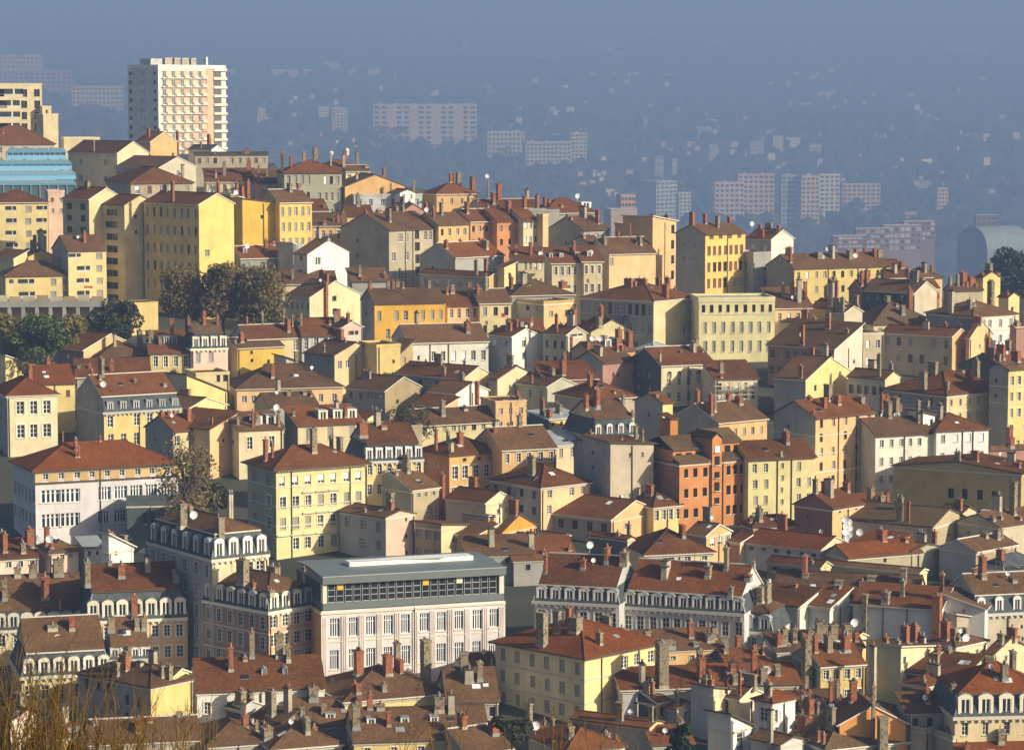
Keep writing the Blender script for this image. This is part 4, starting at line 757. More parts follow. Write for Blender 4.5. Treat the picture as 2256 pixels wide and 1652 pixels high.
B('long shaded grey house with red roof and cream gable behind the white blank gable', 870, 1020, 1087, 835, 920, 52, 'cr', 'L', L='d=4x1@8,30,8,18', R='f=.75-.85:1x1@14,20,7,10', sl=.42, D=588, lcol='gy', fas='w', ch=[(930, 808, .3, 10, 's'), (1032, 795, .4, 6, 's')])
B('small cream gabled house and annexe right of the long shaded grey house', 1078, 1096, 1180, 835, 920, 46, 'cr', 'L', sl=.4, D=586, lcol='bg')
B('long low ochre house with red roof and shed end, centre', 868, 925, 1098, 938, 1000, 26, 'sy', 'R', R='8x1@4,30,9,12', wk='gfd', sl=.46, D=552, dep=11, lcol='gy', ch=[(1024, 900, .4, 16, 'c'), (910, 905, .5, 7), (932, 905, .3, 6, 'c')])
B('ochre orange low house with lean-to in front of the leafless olive tree', 905, 975, 1010, 898, 960, 46, 'pe', 'T', sl=.35, D=566, lcol='gy')
B('red low roof and yellow wall behind the long low ochre house', 790, 810, 835, 922, 985, 44, 'yl', 'T', sl=.4, D=564, ch=[(868, 898, .5, 4, 'c')])
B('peach house front with white parapet and windows, right of the long low ochre house', 1080, 1092, 1160, 886, 980, 20, 'pe', 'F', R='3x2@14,30,8,14', D=562, dep=9, par=.25, ch=[(1146, 862, .4, 9), (1172, 880, .3, 8)])
B('ochre brown shaded house with two small windows left of the peach orange house', 798, 812, 930, 946, 1040, 20, 'tn', 'F', R='d=.55-.9:2x1@14,30,6,12', D=558, dep=9, tile='g')
# --- left column, y 830-1000
B('yellow brick school house with red hip roof and arched windows, left edge', -40, 16, 126, 872, 1010, 22, 'cr', 'H', R='F=.12-.92:3x2@14,52,16,30', sl=.55, D=552, dep=15, tile='o', cor='c', lcol='gy', near=True)
B('long house with orange red roof behind the yellow brick school house', 60, 76, 165, 846, 960, 20, 'yl', 'R', R='3x1@16,30,9,16', sl=.5, D=575, dep=12, tile='o', lcol='gy')
B('red roofed sheds joined behind the cream mansard house', 160, 170, 330, 832, 930, 10, 'gy', 'S', sl=.5, D=592, dep=9, ch=[(170, 808, .5, 9, 's'), (198, 812, .5, 8, 'b')])
B('cream house with grey mansard, six square dormers and a dark blank gable', 168, 229, 400, 908, 1010, 30, 'yl', 'MlR', R='6x2@8,42,12,28', wk='Fgf', mh=34, dr=6, dc='s', dst='f', dsz=(1.4, 2.0), sl=.55, D=555, lcol='gy', ch=[(221, 828, .4, 9, 's'), (297, 835, .3, 10, 's'), (362, 855, .2, 12, 's'), (188, 815, .6, 8)], dish=[(228, 846, .2), (326, 836, .8)], tile='r', pipe=(.45,))
B('ochre house with long sloping gable and small shed behind the cream mansard house', 398, 412, 500, 872, 960, 52, 'yl', 'V', sl=.36, D=574, dep=9, lcol='gy', ch=[(354, 840, .6, 9, 's'), (382, 833, .5, 9, 's'), (332, 835, .4, 12, 'b')])
B('ochre gabled cottage with grey square chimney, right of the cream mansard house', 400, 408, 500, 905, 985, 56, 'yl', 'L', sl=.30, D=562, dep=10, ch=[(427, 895, .05, 15, 'cx')])
B('yellow blank walled house with two small windows above the ochre cottage', 420, 432, 505, 826, 930, 22, 'sy', 'F', R='d=.6-.95:2x1@0,20,8,18', D=590, dep=9)
B('house with pink blank gable wall and slim dark chimney, left of centre', 458, 462, 524, 945, 1060, 54, 'pe', 'T', sl=.3, D=545, dep=11, ch=[(466, 920, .1, 7, 'bx')])
B('dark roofed house with peeling striped front half hidden by the thin brown tree', 320, 382, 452, 950, 1060, 40, 'cr', 'R', R='4x2', sl=.5, D=547, lcol='gy', ch=[(384, 935, .5, 6), (323, 912, .6, 14), (370, 918, .5, 12)])
B('cream house with two slate dormers in a red roof and tall shutters below', 500, 526, 624, 948, 1060, 22, 'cr', 'S', R='F=2x2@16,50,12,28', wk='g', sl=.5, D=540, dep=10, dm=[(568, 938, 20, 22, 'w', 'f', .25), (597, 938, 20, 22, 'w', 'f', .25)], ch=[(614, 905, .1, 7, 's'), (557, 905, .1, 7, 'b'), (517, 918, .3, 9, 's')], dish=[(609, 897, .5)])
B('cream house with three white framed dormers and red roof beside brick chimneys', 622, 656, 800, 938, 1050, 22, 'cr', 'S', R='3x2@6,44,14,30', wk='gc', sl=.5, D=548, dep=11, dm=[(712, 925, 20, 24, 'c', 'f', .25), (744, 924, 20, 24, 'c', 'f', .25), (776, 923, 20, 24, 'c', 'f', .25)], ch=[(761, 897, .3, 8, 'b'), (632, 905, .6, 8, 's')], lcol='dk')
B('jumble of dark roofs and small chimneys between the ochre house and the dormered ones', 560, 590, 700, 895, 960, 24, 'gy', 'R', sl=.5, D=568, ch=[(634, 875, .4, 14, 's'), (670, 880, .4, 12, 's'), (718, 876, .3, 8, 'b')])
# --- y 950-1230
school = B('white and ochre school with triple windows and a long red hip roof', -60, 77, 392, 1036, 1215, 24, 'lp', 'H', R='.02-.98:9x1@3,30,11,20;S=.04-.30:2x2@46,54,40,30;S=.42-.98:5x2@46,54,26,30', wk='f', L='f=6x2@46,54,10,30', sl=.44, D=492, tile='o', near=True, cor='c',
  ch=[(167, 965, .35, 11, 'b'), (221, 960, .5, 5, 'b'), (139, 950, .6, 4), (168, 983, .2, 5), (174, 985, .2, 5)], k='school', cat='school', o=.7, dep=15, pipe=(.45,))
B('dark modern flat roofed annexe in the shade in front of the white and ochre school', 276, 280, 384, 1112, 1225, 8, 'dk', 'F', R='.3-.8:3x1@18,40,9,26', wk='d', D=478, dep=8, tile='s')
cream = B('large cream corner tenement with four rows of windows and a bracketed hip roof', 545, 608, 804, 1031, 1240, 30, 'py', 'H', R='s=7x1@20,50,13,22;gF=7x3@66,47,13,27', L='gF=2x4@18,48,12,28', wkl='g', sl=.46, D=478, fas='d', lcol='sg', near=True, o=.9, cor='c', belt=3,
  ch=[(691, 943, .3, 17, 's', 1.0), (585, 968, .6, 12, 'b'), (600, 975, .5, 7, 'b'), (730, 960, .6, 10, 's')], pipe=(.17, .83))
B('yellow house with steep grey mansard of six white dormers and tall red brick stacks', 795, 803, 933, 1016, 1160, 18, 'yl', 'MR', R='F=6x2@8,44,10,24', wk='F', mh=36, dr=6, dc='w', dst='f', dsz=(1.3, 2.4), sl=.5, D=500, dep=13, near=False,
  ch=[(769, 930, .25, 26, 'b'), (790, 935, .3, 10, 'b'), (845, 945, .4, 16, 'b'), (732, 960, .4, 6)], lcol='gy')
B('peach orange house with five white windows and three small attic openings, centre', 922, 990, 1107, 1003, 1130, 34, 'pe', 'H', R='d=.15-.98:3x1@9,30,9,8;F=5x2@26,47,12,30', wk='F', sl=.44, D=512, lcol='rb', ch=[(994, 972, .1, 12, 'c'), (951, 946, .6, 8), (987, 950, .7, 8, 's'), (1015, 960, .4, 4)], cor=False)
B('peach house with five windows and long roof, right of the peach orange one', 1100, 1106, 1226, 992, 1130, 22, 'pe', 'R', R='5x3@8,44,10,22', wk='F', sl=.46, D=524, dep=14, ch=[(1090, 945, .4, 15, 'b'), (1145, 915, .6, 12, 's'), (1120, 960, .5, 5)])
B('grey ochre house with blank shaded gable and tall orange flue at its right', 808, 907, 967, 1080, 1175, 44, 'tn', 'R', R='f=.1-.95:3x1@6,46,8,12;f=.4-.95:1x2@40,40,9,20', sl=.44, D=482, lcol='gy', ch=[(832, 1038, .5, 14, 's'), (868, 1048, .4, 12, 's'), (974, 1045, .2, 14, 'bx')])
B('house with blue grey shaded front and bright pink blank side wall', 748, 850, 913, 1140, 1250, 46, 'pk', 'L', L='3x3@12,42,12,24', R='d=.6-.85:1x3@6,38,5,9', sl=.25, D=464, lcol='lg', ch=[(861, 1105, .15, 13, 'b'), (756, 1120, .8, 9, 's')], near=True)
B('cream gabled house with long red roof beside the tall orange flue', 982, 1070, 1130, 1108, 1190, 50, 'cr', 'L', sl=.42, D=488, lcol='bg', fas='w')
B('house with two tone peach and cream front and shaded side, red hip roof, centre', 1078, 1192, 1300, 1074, 1190, 40, 'pe', 'H', R='f=.1-.25:1x2@6,36,10,20;f=.5-.98:2x1@6,36,10,20', L='d=4x3@10,36,9,18', sl=.5, D=492, lcol='gy', ch=[(1168, 1020, .5, 5, 's')])
B('low house with long red roof and peach gable end with three small windows', 1188, 1347, 1450, 1145, 1210, 52, 'pe', 'L', L='d=5x1@10,30,12,22', R='f=.22-.4:1x1@14,20,8,14;s=.66-.9:2x1@12,20,8,14', sl=.36, D=474, lcol='gy', fas='w', near=True)
B('pair of ochre cottages with brown roofs, the left one of the steps, sunlit right wall', 914, 972, 1026, 1165, 1250, 50, 'sy', 'V', L='g=3x2@6,44,14,22', sl=.12, D=462, lcol='tn', near=True)
B('bright orange walled house with brown roof stepping down, right of the ochre cottage', 1018, 1076, 1093, 1140, 1220, 50, 'bo', 'V', sl=.12, D=470, lcol='tn', L='g=1x1@10,30,10,14')
B('lower orange walled lean-to house with green shaded windows', 988, 1044, 1094, 1182, 1250, 50, 'bo', 'T', L='g=2x1@6,44,12,16', sl=.22, D=460, lcol='ol')
B('small orange gable and red roof behind the lower orange lean-to house', 1092, 1106, 1180, 1172, 1240, 56, 'bo', 'L', sl=.45, D=468, R='d=.7-.8:1x1@10,20,5,8')
B('small house with orange gable and red roof in front of the grey shed gables', 1128, 1168, 1195, 1190, 1250, 48, 'og', 'L', sl=.42, D=456, lcol='tn')
B('long red roofed shaded house below the orange walled houses', 1022, 1030, 1170, 1222, 1300, 10, 'gy', 'S', R='d=4x1@10,20,9,14', sl=.45, D=446, dep=9)
B('second red roofed shaded house with ridge tiles in front of the small orange gable', 1126, 1132, 1268, 1232, 1300, 10, 'gy', 'S', R='d=.1-.9:3x1@12,20,10,14', sl=.5, D=443, dep=10, ch=[(1199, 1220, .2, 10, 'b'), (1284, 1230, .3, 10, 'b')])
B('small sage house with a lit cream gable edge and tiny roof', 1190, 1242, 1254, 1182, 1240, 48, 'yl', 'L', sl=.35, D=458, lcol='sg')
B('dark house with a red roof and weathered gable wall', 1298, 1382, 1398, 1188, 1260, 50, 'bg', 'L', sl=.3, D=456, lcol='dk', ch=[(1300, 1172, .3, 12, 's'), (1402, 1155, .1, 10, 's')], dish=[(1300, 1200, .2)])
B('low broad red roof over a cream front in the middle of the picture', 1402, 1422, 1572, 1222, 1290, 16, 'cr', 'H', R='F=4x1@4,30,14,14', sl=.5, D=450, dep=13, near=True)
B('ochre house with three windows and a brown gabled roof, right of the low broad roof', 1512, 1556, 1610, 1180, 1270, 50, 'pe', 'L', R='Fh=.1-1:3x1@4,40,12,24', sl=.42, D=455, lcol='gy', near=True)
B('small ochre lean-to with brown roof beside the three windowed ochre house', 1608, 1630, 1652, 1195, 1260, 46, 'oc', 'T', sl=.3, D=452, lcol='rb')
B('dark brown roofed house with brick stack at the foot of the cream stair tower tenement', 1630, 1660, 1760, 1160, 1220, 20, 'rb', 'H', sl=.45, D=474, ch=[(1625, 1140, .4, 14, 'b'), (1712, 1136, .3, 10, 'b')])
# ================================================================== right side, lower
B('small house with brown shaded side, and peach front below the cream stair tower tenement', 1750, 1834, 1902, 1120, 1230, 46, 'pe', 'R', R='d=.1-.9:3x1@4,20,6,8', sl=.5, D=478, lcol='rb', ch=[(1790, 1055, .5, 12, 's'), (1816, 1060, .6, 14, 'b'), (1888, 1062, .4, 17), (1764, 1070, .6, 7, 'c')])
B('small brown roofed cottage with a leaning stone chimney right of the peach fronted house', 1898, 1905, 1975, 1125, 1200, 20, 'bg', 'S', R='d=2x1@8,20,6,14', sl=.5, D=484, dep=8, ch=[(1948, 1090, -.1, 17, 's'), (1955, 1085, .3, 9, 'b')])
B('low broad brown gable house in shade with a wide tan roof, right', 1868, 2055, 2125, 1160, 1250, 58, 'tn', 'L', sl=.32, D=468, lcol='bg', ch=[(1981, 1095, .4, 16, 's'), (1999, 1105, .3, 8, 'b')], tile='t', pipe=(-.05,))
B('house cluster with brick and stone stacks and a white box, right', 2070, 2120, 2150, 1130, 1210, 45, 'cr', 'L', sl=.4, D=492, lcol='rb', ch=[(2073, 1105, .4, 12, 's'), (2086, 1108, .3, 12, 'b'), (2101, 1098, .2, 14, 'b'), (2115, 1100, .3, 10, 's')])
B('white roof hut standing before the olive brown wall', 2124, 2138, 2146, 1134, 1190, 45, 'wt', 'F', D=488, dep=3, par=.1)
B('second white roof hut, larger and further right before the olive brown wall', 2173, 2192, 2199, 1128, 1190, 45, 'wt', 'F', D=486, dep=3, par=.1)
B('sage shaded gable house with tall brick flue at the right edge', 2110, 2200, 2300, 1160, 1250, 40, 'bg', 'R', sl=.35, D=466, lcol='sg', ch=[(2232, 1060, .3, 18, 's'), (2246, 1165, .1, 12, 'b'), (2205, 1170, .2, 9, 's'), (2170, 1178, .2, 15, 's')])
B('grey front house with orange red roof and long cream gable beside the stacked white dishes', 1642, 1807, 1872, 1213, 1290, 52, 'cr', 'L', L='d=6x1@4,20,10,12', sl=.36, D=446, lcol='lg', tile='o', fas='w', near=True, ch=[(1862, 1140, .05, 12, 's'), (1719, 1230, -.1, 8, 'b')], dish=[(1862, 1144, -.02), (1870, 1150, -.02), (1863, 1158, -.02), (1872, 1163, -.02), (1862, 1171, -.02), (1871, 1177, -.02), (1865, 1184, -.02), (1894, 1172, .1)])
B('small house with orange red roof and cream box end right of the stacked white dishes', 1880, 1952, 2004, 1205, 1270, 46, 'yl', 'T', sl=.20, D=450, lcol='bg', tile='o')
B('low house with orange red roof and dormered shaded gable below the cream box end', 1818, 1868, 2030, 1228, 1310, 26, 'bg', 'R', sl=.44, D=438, lcol='bg', tile='o', R='d=1x1@8,20,8,10', ch=[(1995, 1220, .4, 12, 'b')])
B('moss stained low wall house with yellow base between the orange roofs, right', 1950, 2010, 2075, 1215, 1290, 44, 'sg', 'L', sl=.2, D=447, lcol='sg', ch=[(2060, 1170, .2, 12, 'b')])
B('brown gable house with red roof and a stone pillar chimney at the right', 2070, 2150, 2240, 1215, 1300, 44, 'tn', 'R', sl=.4, D=448, lcol='lg', ch=[(2170, 1175, .4, 16, 's'), (2206, 1165, .3, 9, 's')])
B('dark slate roofed house with tall windows and yellow side wall at the right edge', 2142, 2246, 2275, 1262, 1360, 62, 'pe', 'F', L='F=3x2@8,34,13,20', D=440, tile='s', par=.1, lcol='sy', ch=[(2208, 1240, .4, 9, 's')])
B('wide slate hip roof above the house with yellow side wall at the right edge', 2150, 2215, 2300, 1258, 1340, 40, 'dk', 'H', sl=.7, tile='s', D=445)
B('long red roofed house with pale round ended gable and dish, lower right', 1690, 1808, 1830, 1250, 1350, 56, 'yl', 'L', L='k=3x1@8,20,16,14', sl=.42, D=432, lcol='tn', near=True, R='d=.35-.65:1x1@2,20,5,12', ch=[(1775, 1245, .2, 10, 's'), (1857, 1240, .2, 14, 'b'), (1880, 1240, .3, 16, 's'), (1906, 1248, .1, 10, 'b')], dish=[(1777, 1276, .1)])
B('small white gabled attic beside brick stacks, lower right', 1850, 1876, 1906, 1282, 1350, 46, 'wh', 'L', sl=.45, D=430, lcol='bg')
lamp_house = B('grey gabled house with narrow yellow side and a bright lamp on its wall', 1825, 2026, 2042, 1262, 1350, 60, 'yl', 'L', L='k=.1-.4:1x1@30,20,16,12', sl=.25, D=434, lcol='bg', ch=[(2070, 1240, .4, 15, 's'), (1830, 1250, .7, 14, 'b')])
B('long dark red roof stretching across the lower right between chimneys', 1690, 1700, 2020, 1318, 1400, -14, 'bg', 'R', sl=.5, D=424, dep=13, ch=[(1848, 1285, .3, 20, 's'), (1775, 1293, .4, 14, 's'), (1920, 1275, .4, 22, 's'), (1900, 1300, .3, 14, 's')], dish=[(1774, 1318, .2)])
B('long house with rough pale grey rendered back wall under a brown roof, lower right', 1870, 1880, 2070, 1330, 1440, -22, 'wt', 'S', sl=.5, D=420, dep=12, near=True, ch=[(1906, 1308, -.04, 16, 'sx'), (1952, 1303, .1, 22, 's'), (2065, 1310, -.04, 26, 'bx'), (2083, 1265, .6, 12, 'b'), (2102, 1262, .7, 12, 's')], pipe=(.35, .63), cor=False)
B('pale grey gable house sloping right below the rough rendered wall', 2070, 2078, 2170, 1336, 1450, -18, 'wt', 'V', sl=.3, D=418, dep=7, cor=False)
B('white stepped rooftop house with a lit cream gable and brick chimneys, lower right', 1660, 1758, 1803, 1335, 1440, 52, 'wh', 'T', sl=.3, D=416, lcol='lg', near=True, R='d=.3-.9:1x1@24,20,7,10', ch=[(1767, 1290, .6, 14, 'b')], dish=[(1773, 1317, .4)])
B('white gable house with small roof slope right of the stepped rooftop house', 1770, 1828, 1872, 1338, 1440, 52, 'wh', 'T', sl=.35, D=414, lcol='lg', near=True, L='1x1@26,20,9,24', ch=[(1850, 1298, .4, 17, 's')])
B('dark gable house with pale lit right end at the left of the white stepped house', 1655, 1703, 1728, 1350, 1430, 48, 'wh', 'L', sl=.3, D=418, lcol='dk')
B('brown hipped house with grey chimney pillars behind the orange red hip roofed house', 2135, 2142, 2300, 1352, 1450, 14, 'bg', 'MR', mh=40, dr=4, dc='w', dst='a', dsz=(1.3, 2.4), sl=.5, D=410, dep=11, ch=[(2165, 1310, .4, 15, 's'), (2233, 1302, .3, 14, 's'), (2147, 1330, .5, 9, 'b')], cor=False)
B('house front with two white arched niches right of the grey rendered gable', 2085, 2108, 2155, 1365, 1460, 28, 'bg', 'V', R='A=2x1@26,30,13,22', sl=.2, D=407, dep=7, near=False, lcol='gy', ch=[(2122, 1350, .3, 18, 'b')], cor=False)
# two long mansard rows
B('grey fronted mansard row of six arched dormers with white stone parapet, lower centre', 1170, 1177, 1364, 1322, 1480, -16, 'lg', 'MR', R='G=6x2@20,60,17,34', mh=36, dr=6, dc='w', dst='a', dsz=(1.5, 2.1), sl=.62, D=425, dep=13, near=True,
  ch=[(1202, 1222, .2, 9, 'b'), (1285, 1232, .3, 14, 'b'), (1378, 1215, .4, 22, 's')], fas='w', k='mansard_building', cat='mansard building', cor='g')
B('long mansard row of nine arched dormers ending in a cream gable, lower centre', 1366, 1372, 1640, 1334, 1480, -20, 'lg', 'MR', R='G=10x2@20,60,15,34', mh=36, dr=9, dc='w', dst='a', dsz=(1.5, 2.1), sl=.62, D=420, dep=13, near=True,
  ch=[(1465, 1246, .25, 18, 'c'), (1560, 1245, .3, 18, 's'), (1655, 1265, .3, 18, 'b'), (1605, 1292, -.05, 14, 's'), (1680, 1236, .6, 9, 's')], fas='w', k='mansard_building', cat='mansard building', cor='g')
B('dark blue mansard house with three rounded dormers in shade, lower right of centre', 1582, 1590, 1702, 1385, 1490, -22, 'lg', 'MH', mh=42, dr=3, dc='s', dst='a', dsz=(1.7, 2.4), sl=.5, D=405, dep=9, near=True, ch=[(1675, 1292, .3, 18, 's'), (1662, 1300, .5, 8, 's')], R='4x1@14,30,11,26', k='mansard_building', cat='mansard building')
B('cream hipped pavilion house with two windows on the roofs before the mansard rows', 1370, 1440, 1510, 1352, 1450, 36, 'cr', 'H', R='F=2x1@6,30,12,22', sl=.48, D=405, lcol='sg', near=True, ch=[(1476, 1328, -.05, 14, 's'), (1384, 1310, .4, 10, 's'), (1416, 1315, .5, 9, 's'), (1445, 1358, -.1, 16, 'sx')])
B('peach house with low brown roof between the yellow house and the dark mansard', 1395, 1420, 1590, 1432, 1540, 14, 'pe', 'S', R='F=4x1@16,30,13,9', sl=.48, D=400, dep=10, near=True, ch=[(1332, 1440-52, -.1, 16, 's'), (1475, 1410, .1, 26, 's'), (1445, 1415, .0, 16, 's'), (1563, 1395, .3, 22, 's'), (1600, 1382, .4, 14, 's'), (1534, 1422, .0, 14, 's')])
yellow = B('large yellow corner house with blank shuttered shaded side and orange red hip roof', 1092, 1288, 1452, 1446, 1620, 46, 'yl', 'H', R='f=.44-.98:3x1@18,60,15,28', L='g=6x3@16,50,12,28', wkl='ggd', sl=.40, D=398, lcol='sy', tile='o', near=True, fas='d', cor=True, belt=2, o=.8,
  ch=[(1187, 1348, .6, 28, 's'), (1268, 1358, .35, 34, 's', 1.2), (1320, 1392, .1, 17, 's'), (1370, 1382, .3, 17, 'b'), (1228, 1345, .7, 18, 's'), (1252, 1338, .7, 15, 'b')], pipe=(.22, .72))
# foreground, right half
B('red roofed shed house with grey walls in front of the yellow corner house', 1362, 1372, 1560, 1520, 1620, 10, 'lg', 'S', R='d=3x1@20,30,12,26', sl=.45, D=388, dep=11, near=True, ch=[(1460, 1414, .1, 26, 's'), (1450, 1415, .3, 14, 's'), (1438, 1510-8, -.2, 18, 's'), (1575, 1446, .3, 17, 'b'), (1567, 1430, .5, 14, 's')])
B('small lit gable hut with red roof in front of the red shed house', 1378, 1445, 1474, 1548, 1630, 46, 'yl', 'R', R='d=1x1@12,30,10,22', sl=.4, D=376, lcol='dk', near=True, ch=[(1405, 1505, .4, 18, 's'), (1420, 1500, .2, 10, 'b')])
B('cream gable house with grey shaded side and twin brick pipes, lower right', 1522, 1572, 1622, 1530, 1652, 48, 'cr', 'V', sl=.2, D=374, lcol='lg', near=True, ch=[(1553, 1492, .5, 18, 'sx'), (1566, 1495, .3, 14, 'b'), (1600, 1510-18, .0, 8, 'bx')], L='1x1@24,30,6,10')
B('white lean-to with white double door in front of the cream gable house', 1560, 1610, 1655, 1608, 1700, 48, 'wt', 'V', R='f=1x2@6,34,18,26', sl=.45, D=366, lcol='lg', near=True)
B('cream gabled house right of the twin brick pipes', 1605, 1630, 1680, 1540, 1650, 50, 'cr', 'L', sl=.5, D=378, near=True, lcol='cr', fas='w', ch=[(1612, 1478, .1, 8, 'b')])
B('white square roof turret with bay windows and orange hip roof, lower right', 1662, 1702, 1752, 1545, 1680, 42, 'wt', 'H', R='f=.05-.3:1x2@20,40,8,30', L='f=.2-.8:1x2@18,44,16,32', sl=.45, D=370, lcol='wt', tile='o', near=True, ch=[(1668, 1502, .4, 18, 's'), (1692, 1508, .3, 12, 'c')])
B('long red roof with white ridge edging and chimneys, lower right of the yellow corner house', 1570, 1580, 1760, 1510, 1600, 8, 'bg', 'S', sl=.5, D=384, dep=10, near=True, ch=[(1661, 1430, .2, 13, 'b'), (1622, 1484, .0, 18, 's'), (1683, 1470, .0, 18, 's'), (1712, 1462, .4, 14, 's'), (1609, 1478, .4, 22, 's')], dish=[(1690, 1475, .1)])
B('yellow house with four windows under a red roof beside a full height stone stack', 1786, 1808, 1905, 1468, 1580, 18, 'yl', 'R', R='F=4x2@6,50,13,26', wk='fgF', sl=.62, D=396, dep=10, near=True, lcol='sg', ch=[(1777, 1405, .2, 22, 'sx'), (1758, 1392, .5, 14, 's'), (1863, 1398, .3, 22, 'b'), (1730, 1388, .5, 16, 's'), (1740, 1400, .3, 12, 'b')])
B('tall grey green blank house with lit cream side and stacks, lower right', 1908, 1985, 2062, 1440, 1570, 46, 'cr', 'V', R='k=.03-.2:1x2@8,52,8,24', sl=.12, D=394, lcol='sg', near=True, ch=[(1924, 1420, .1, 16, 'cx'), (1942, 1402, .6, 14, 'b'), (1978, 1425, .3, 12, 's'), (1994, 1378, .6, 20, 'b'), (2014, 1375, .6, 18, 'b'), (2030, 1380, .6, 14, 's'), (2055, 1398, .4, 12, 'b'), (2042, 1400, .3, 12, 'c')], cor=False)
B('cream house with two small windows and a domed chimney above the orange red hip roof', 2040, 2105, 2172, 1425, 1540, 44, 'cr', 'H', R='f=.2-.9:2x1@16,30,10,14', sl=.35, D=398, lcol='bg', near=True, ch=[(2083, 1368, .5, 22, 'b'), (2125, 1382, .3, 22, 's'), (2112, 1402, .2, 10, 's')], dish=[(2128, 1405, .1)])
B('house with dark red lean-to roof above the small hipped lookout, lower right', 1998, 2118, 2162, 1492, 1590, 56, 'cr', 'T', sl=.28, D=386, lcol='dk', near=True, ch=[(2020, 1438, .6, 18, 's'), (2018, 1440, .3, 14, 'b')])
B('small hip roofed lookout with brown roof beside the big orange red roof', 1990, 2040, 2090, 1512, 1600, 44, 'yl', 'H', sl=.5, D=378, lcol='dk', near=True, ch=[(2020, 1500, .2, 9, 's')])
B('mansard house with cream arched dormer gables under an orange red roof, right edge', 2095, 2104, 2330, 1578, 1720, 6, 'cr', 'MH', mh=48, dr=5, dc='c', dst='a', dsz=(2.0, 2.9), R='f=5x2@14,50,14,30', sl=.52, D=376, dep=13, tile='o', near=True, k='mansard_building', cat='mansard building', ch=[(2212, 1462, .25, 16, 's'), (2100, 1505, .3, 10, 's')])
orangegable = B('house with bright orange blank gable carrying a television aerial, lower right', 1838, 1850, 1996, 1596, 1700, 7, 'bo', 'L', sl=.62, D=368, dep=9, near=True, ch=[(1924, 1510, -.1, 8, 'sx'), (1945, 1578, -.2, 22, 'sx')], aer=[(1960, .1)], fas='w', cor=False)
B('shaded dark green house with brown lean-to roof right of the bright orange gable', 1992, 2000, 2100, 1568, 1690, 8, 'sg', 'S', R='d=3x1@14,30,14,26', sl=.45, D=372, dep=9, near=True)
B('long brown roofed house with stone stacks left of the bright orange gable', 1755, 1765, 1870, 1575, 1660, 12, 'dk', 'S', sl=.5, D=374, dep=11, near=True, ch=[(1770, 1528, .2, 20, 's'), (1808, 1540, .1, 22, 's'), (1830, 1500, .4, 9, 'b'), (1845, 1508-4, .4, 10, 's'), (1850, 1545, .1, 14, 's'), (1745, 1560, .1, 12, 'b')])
B('large dark moss brown hip roof with a stone stack at the bottom right', 1730, 1820, 2030, 1650, 1720, 24, 'gy', 'H', sl=.55, D=358, dep=15, near=True, lcol='lg', tile='t', ch=[(1915, 1582, .35, 22, 's'), (1765, 1608, .2, 10, 'b'), (1788, 1615, .1, 9, 'b'), (1760, 1578, .5, 17, 'b')], dish=[(1927, 1618, .3)])
B('cream flat topped rooftop block between the orange gable and right edge', 1972, 2040, 2102, 1608, 1700, 46, 'bg', 'F', D=362, near=True, par=.3)
B('house with bright orange roof slope in the bottom right corner', 2110, 2120, 2330, 1672, 1740, 6, 'bg', 'S', sl=.62, D=350, dep=12, tile='o', near=True, ch=[(2130, 1640, .2, 12, 'b')])
B('grey roof terrace house at the right edge above the bright orange roof', 2060, 2100, 2300, 1625, 1720, 24, 'bg', 'F', D=358, near=True, par=.3, dep=7, tile='s')
# foreground, centre
B('broad red roofed house with four tall flue stacks before the pink school', 716, 760, 985, 1545, 1640, 22, 'yl', 'H', sl=.48, D=384, dep=15, near=True, ch=[(790, 1432, .5, 25, 'b'), (854, 1442, .35, 25, 'b'), (875, 1415, .75, 17, 's'), (938, 1408, .4, 26, 's'), (964, 1410, .8, 16, 'b'), (788, 1512-6, .1, 17, 'b'), (845, 1506, .1, 15, 's')])
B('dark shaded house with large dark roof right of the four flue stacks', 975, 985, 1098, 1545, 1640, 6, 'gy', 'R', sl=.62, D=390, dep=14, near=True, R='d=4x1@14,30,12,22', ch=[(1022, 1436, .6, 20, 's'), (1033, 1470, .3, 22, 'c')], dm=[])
B('small blue grey gable house with white flue between the pink school and yellow house', 1038, 1046, 1100, 1478, 1560, 20, 'lg', 'R', sl=.6, D=402, dep=8, near=True, ch=[(1083, 1445, .1, 5, 'c')])
B('grey roof hut with metal lid in front of the four flue stacks', 834, 880, 902, 1548, 1600, 40, 'cr', 'F', D=366, dep=4, near=True, tile='z', par=.05, lcol='lg')
B('brown roofed house with three zinc hooded dormers and a yellow front at the bottom', 765, 780, 1078, 1632, 1720, 8, 'yl', 'R', R='F=5x1@16,30,16,22', sl=.60, D=360, dep=13, near=True, ch=[(838, 1552, .5, 20, 's'), (768, 1548, .2, 20, 's'), (967, 1532, .45, 26, 's'), (815, 1528, .7, 14, 'b')], dm=[(818, 1622, 20, 16, 'w', 'f', .25), (892, 1616, 19, 15, 'w', 'f', .25), (957, 1608, 19, 15, 'w', 'f', .25)])
B('red roofed terrace house with stone stacks left of the zinc hooded dormers', 640, 650, 830, 1598, 1660, 10, 'gy', 'R', sl=.5, D=370, dep=10, near=True, ch=[(666, 1555, .2, 12, 's'), (713, 1550, .2, 14, 's'), (690, 1512, .7, 26, 's'), (755, 1545, .4, 10, 's'), (782, 1505, .6, 18, 'b')], dm=[(728, 1592, 22, 14, 'w', 'f', .1)])
B('dark house with pale rendered corner chimney at the bottom, left of centre', 560, 622, 650, 1590, 1680, 46, 'gy', 'T', sl=.4, D=364, lcol='dk', near=True, ch=[(634, 1512, .2, 20, 'cx'), (594, 1520, .6, 26, 's')])
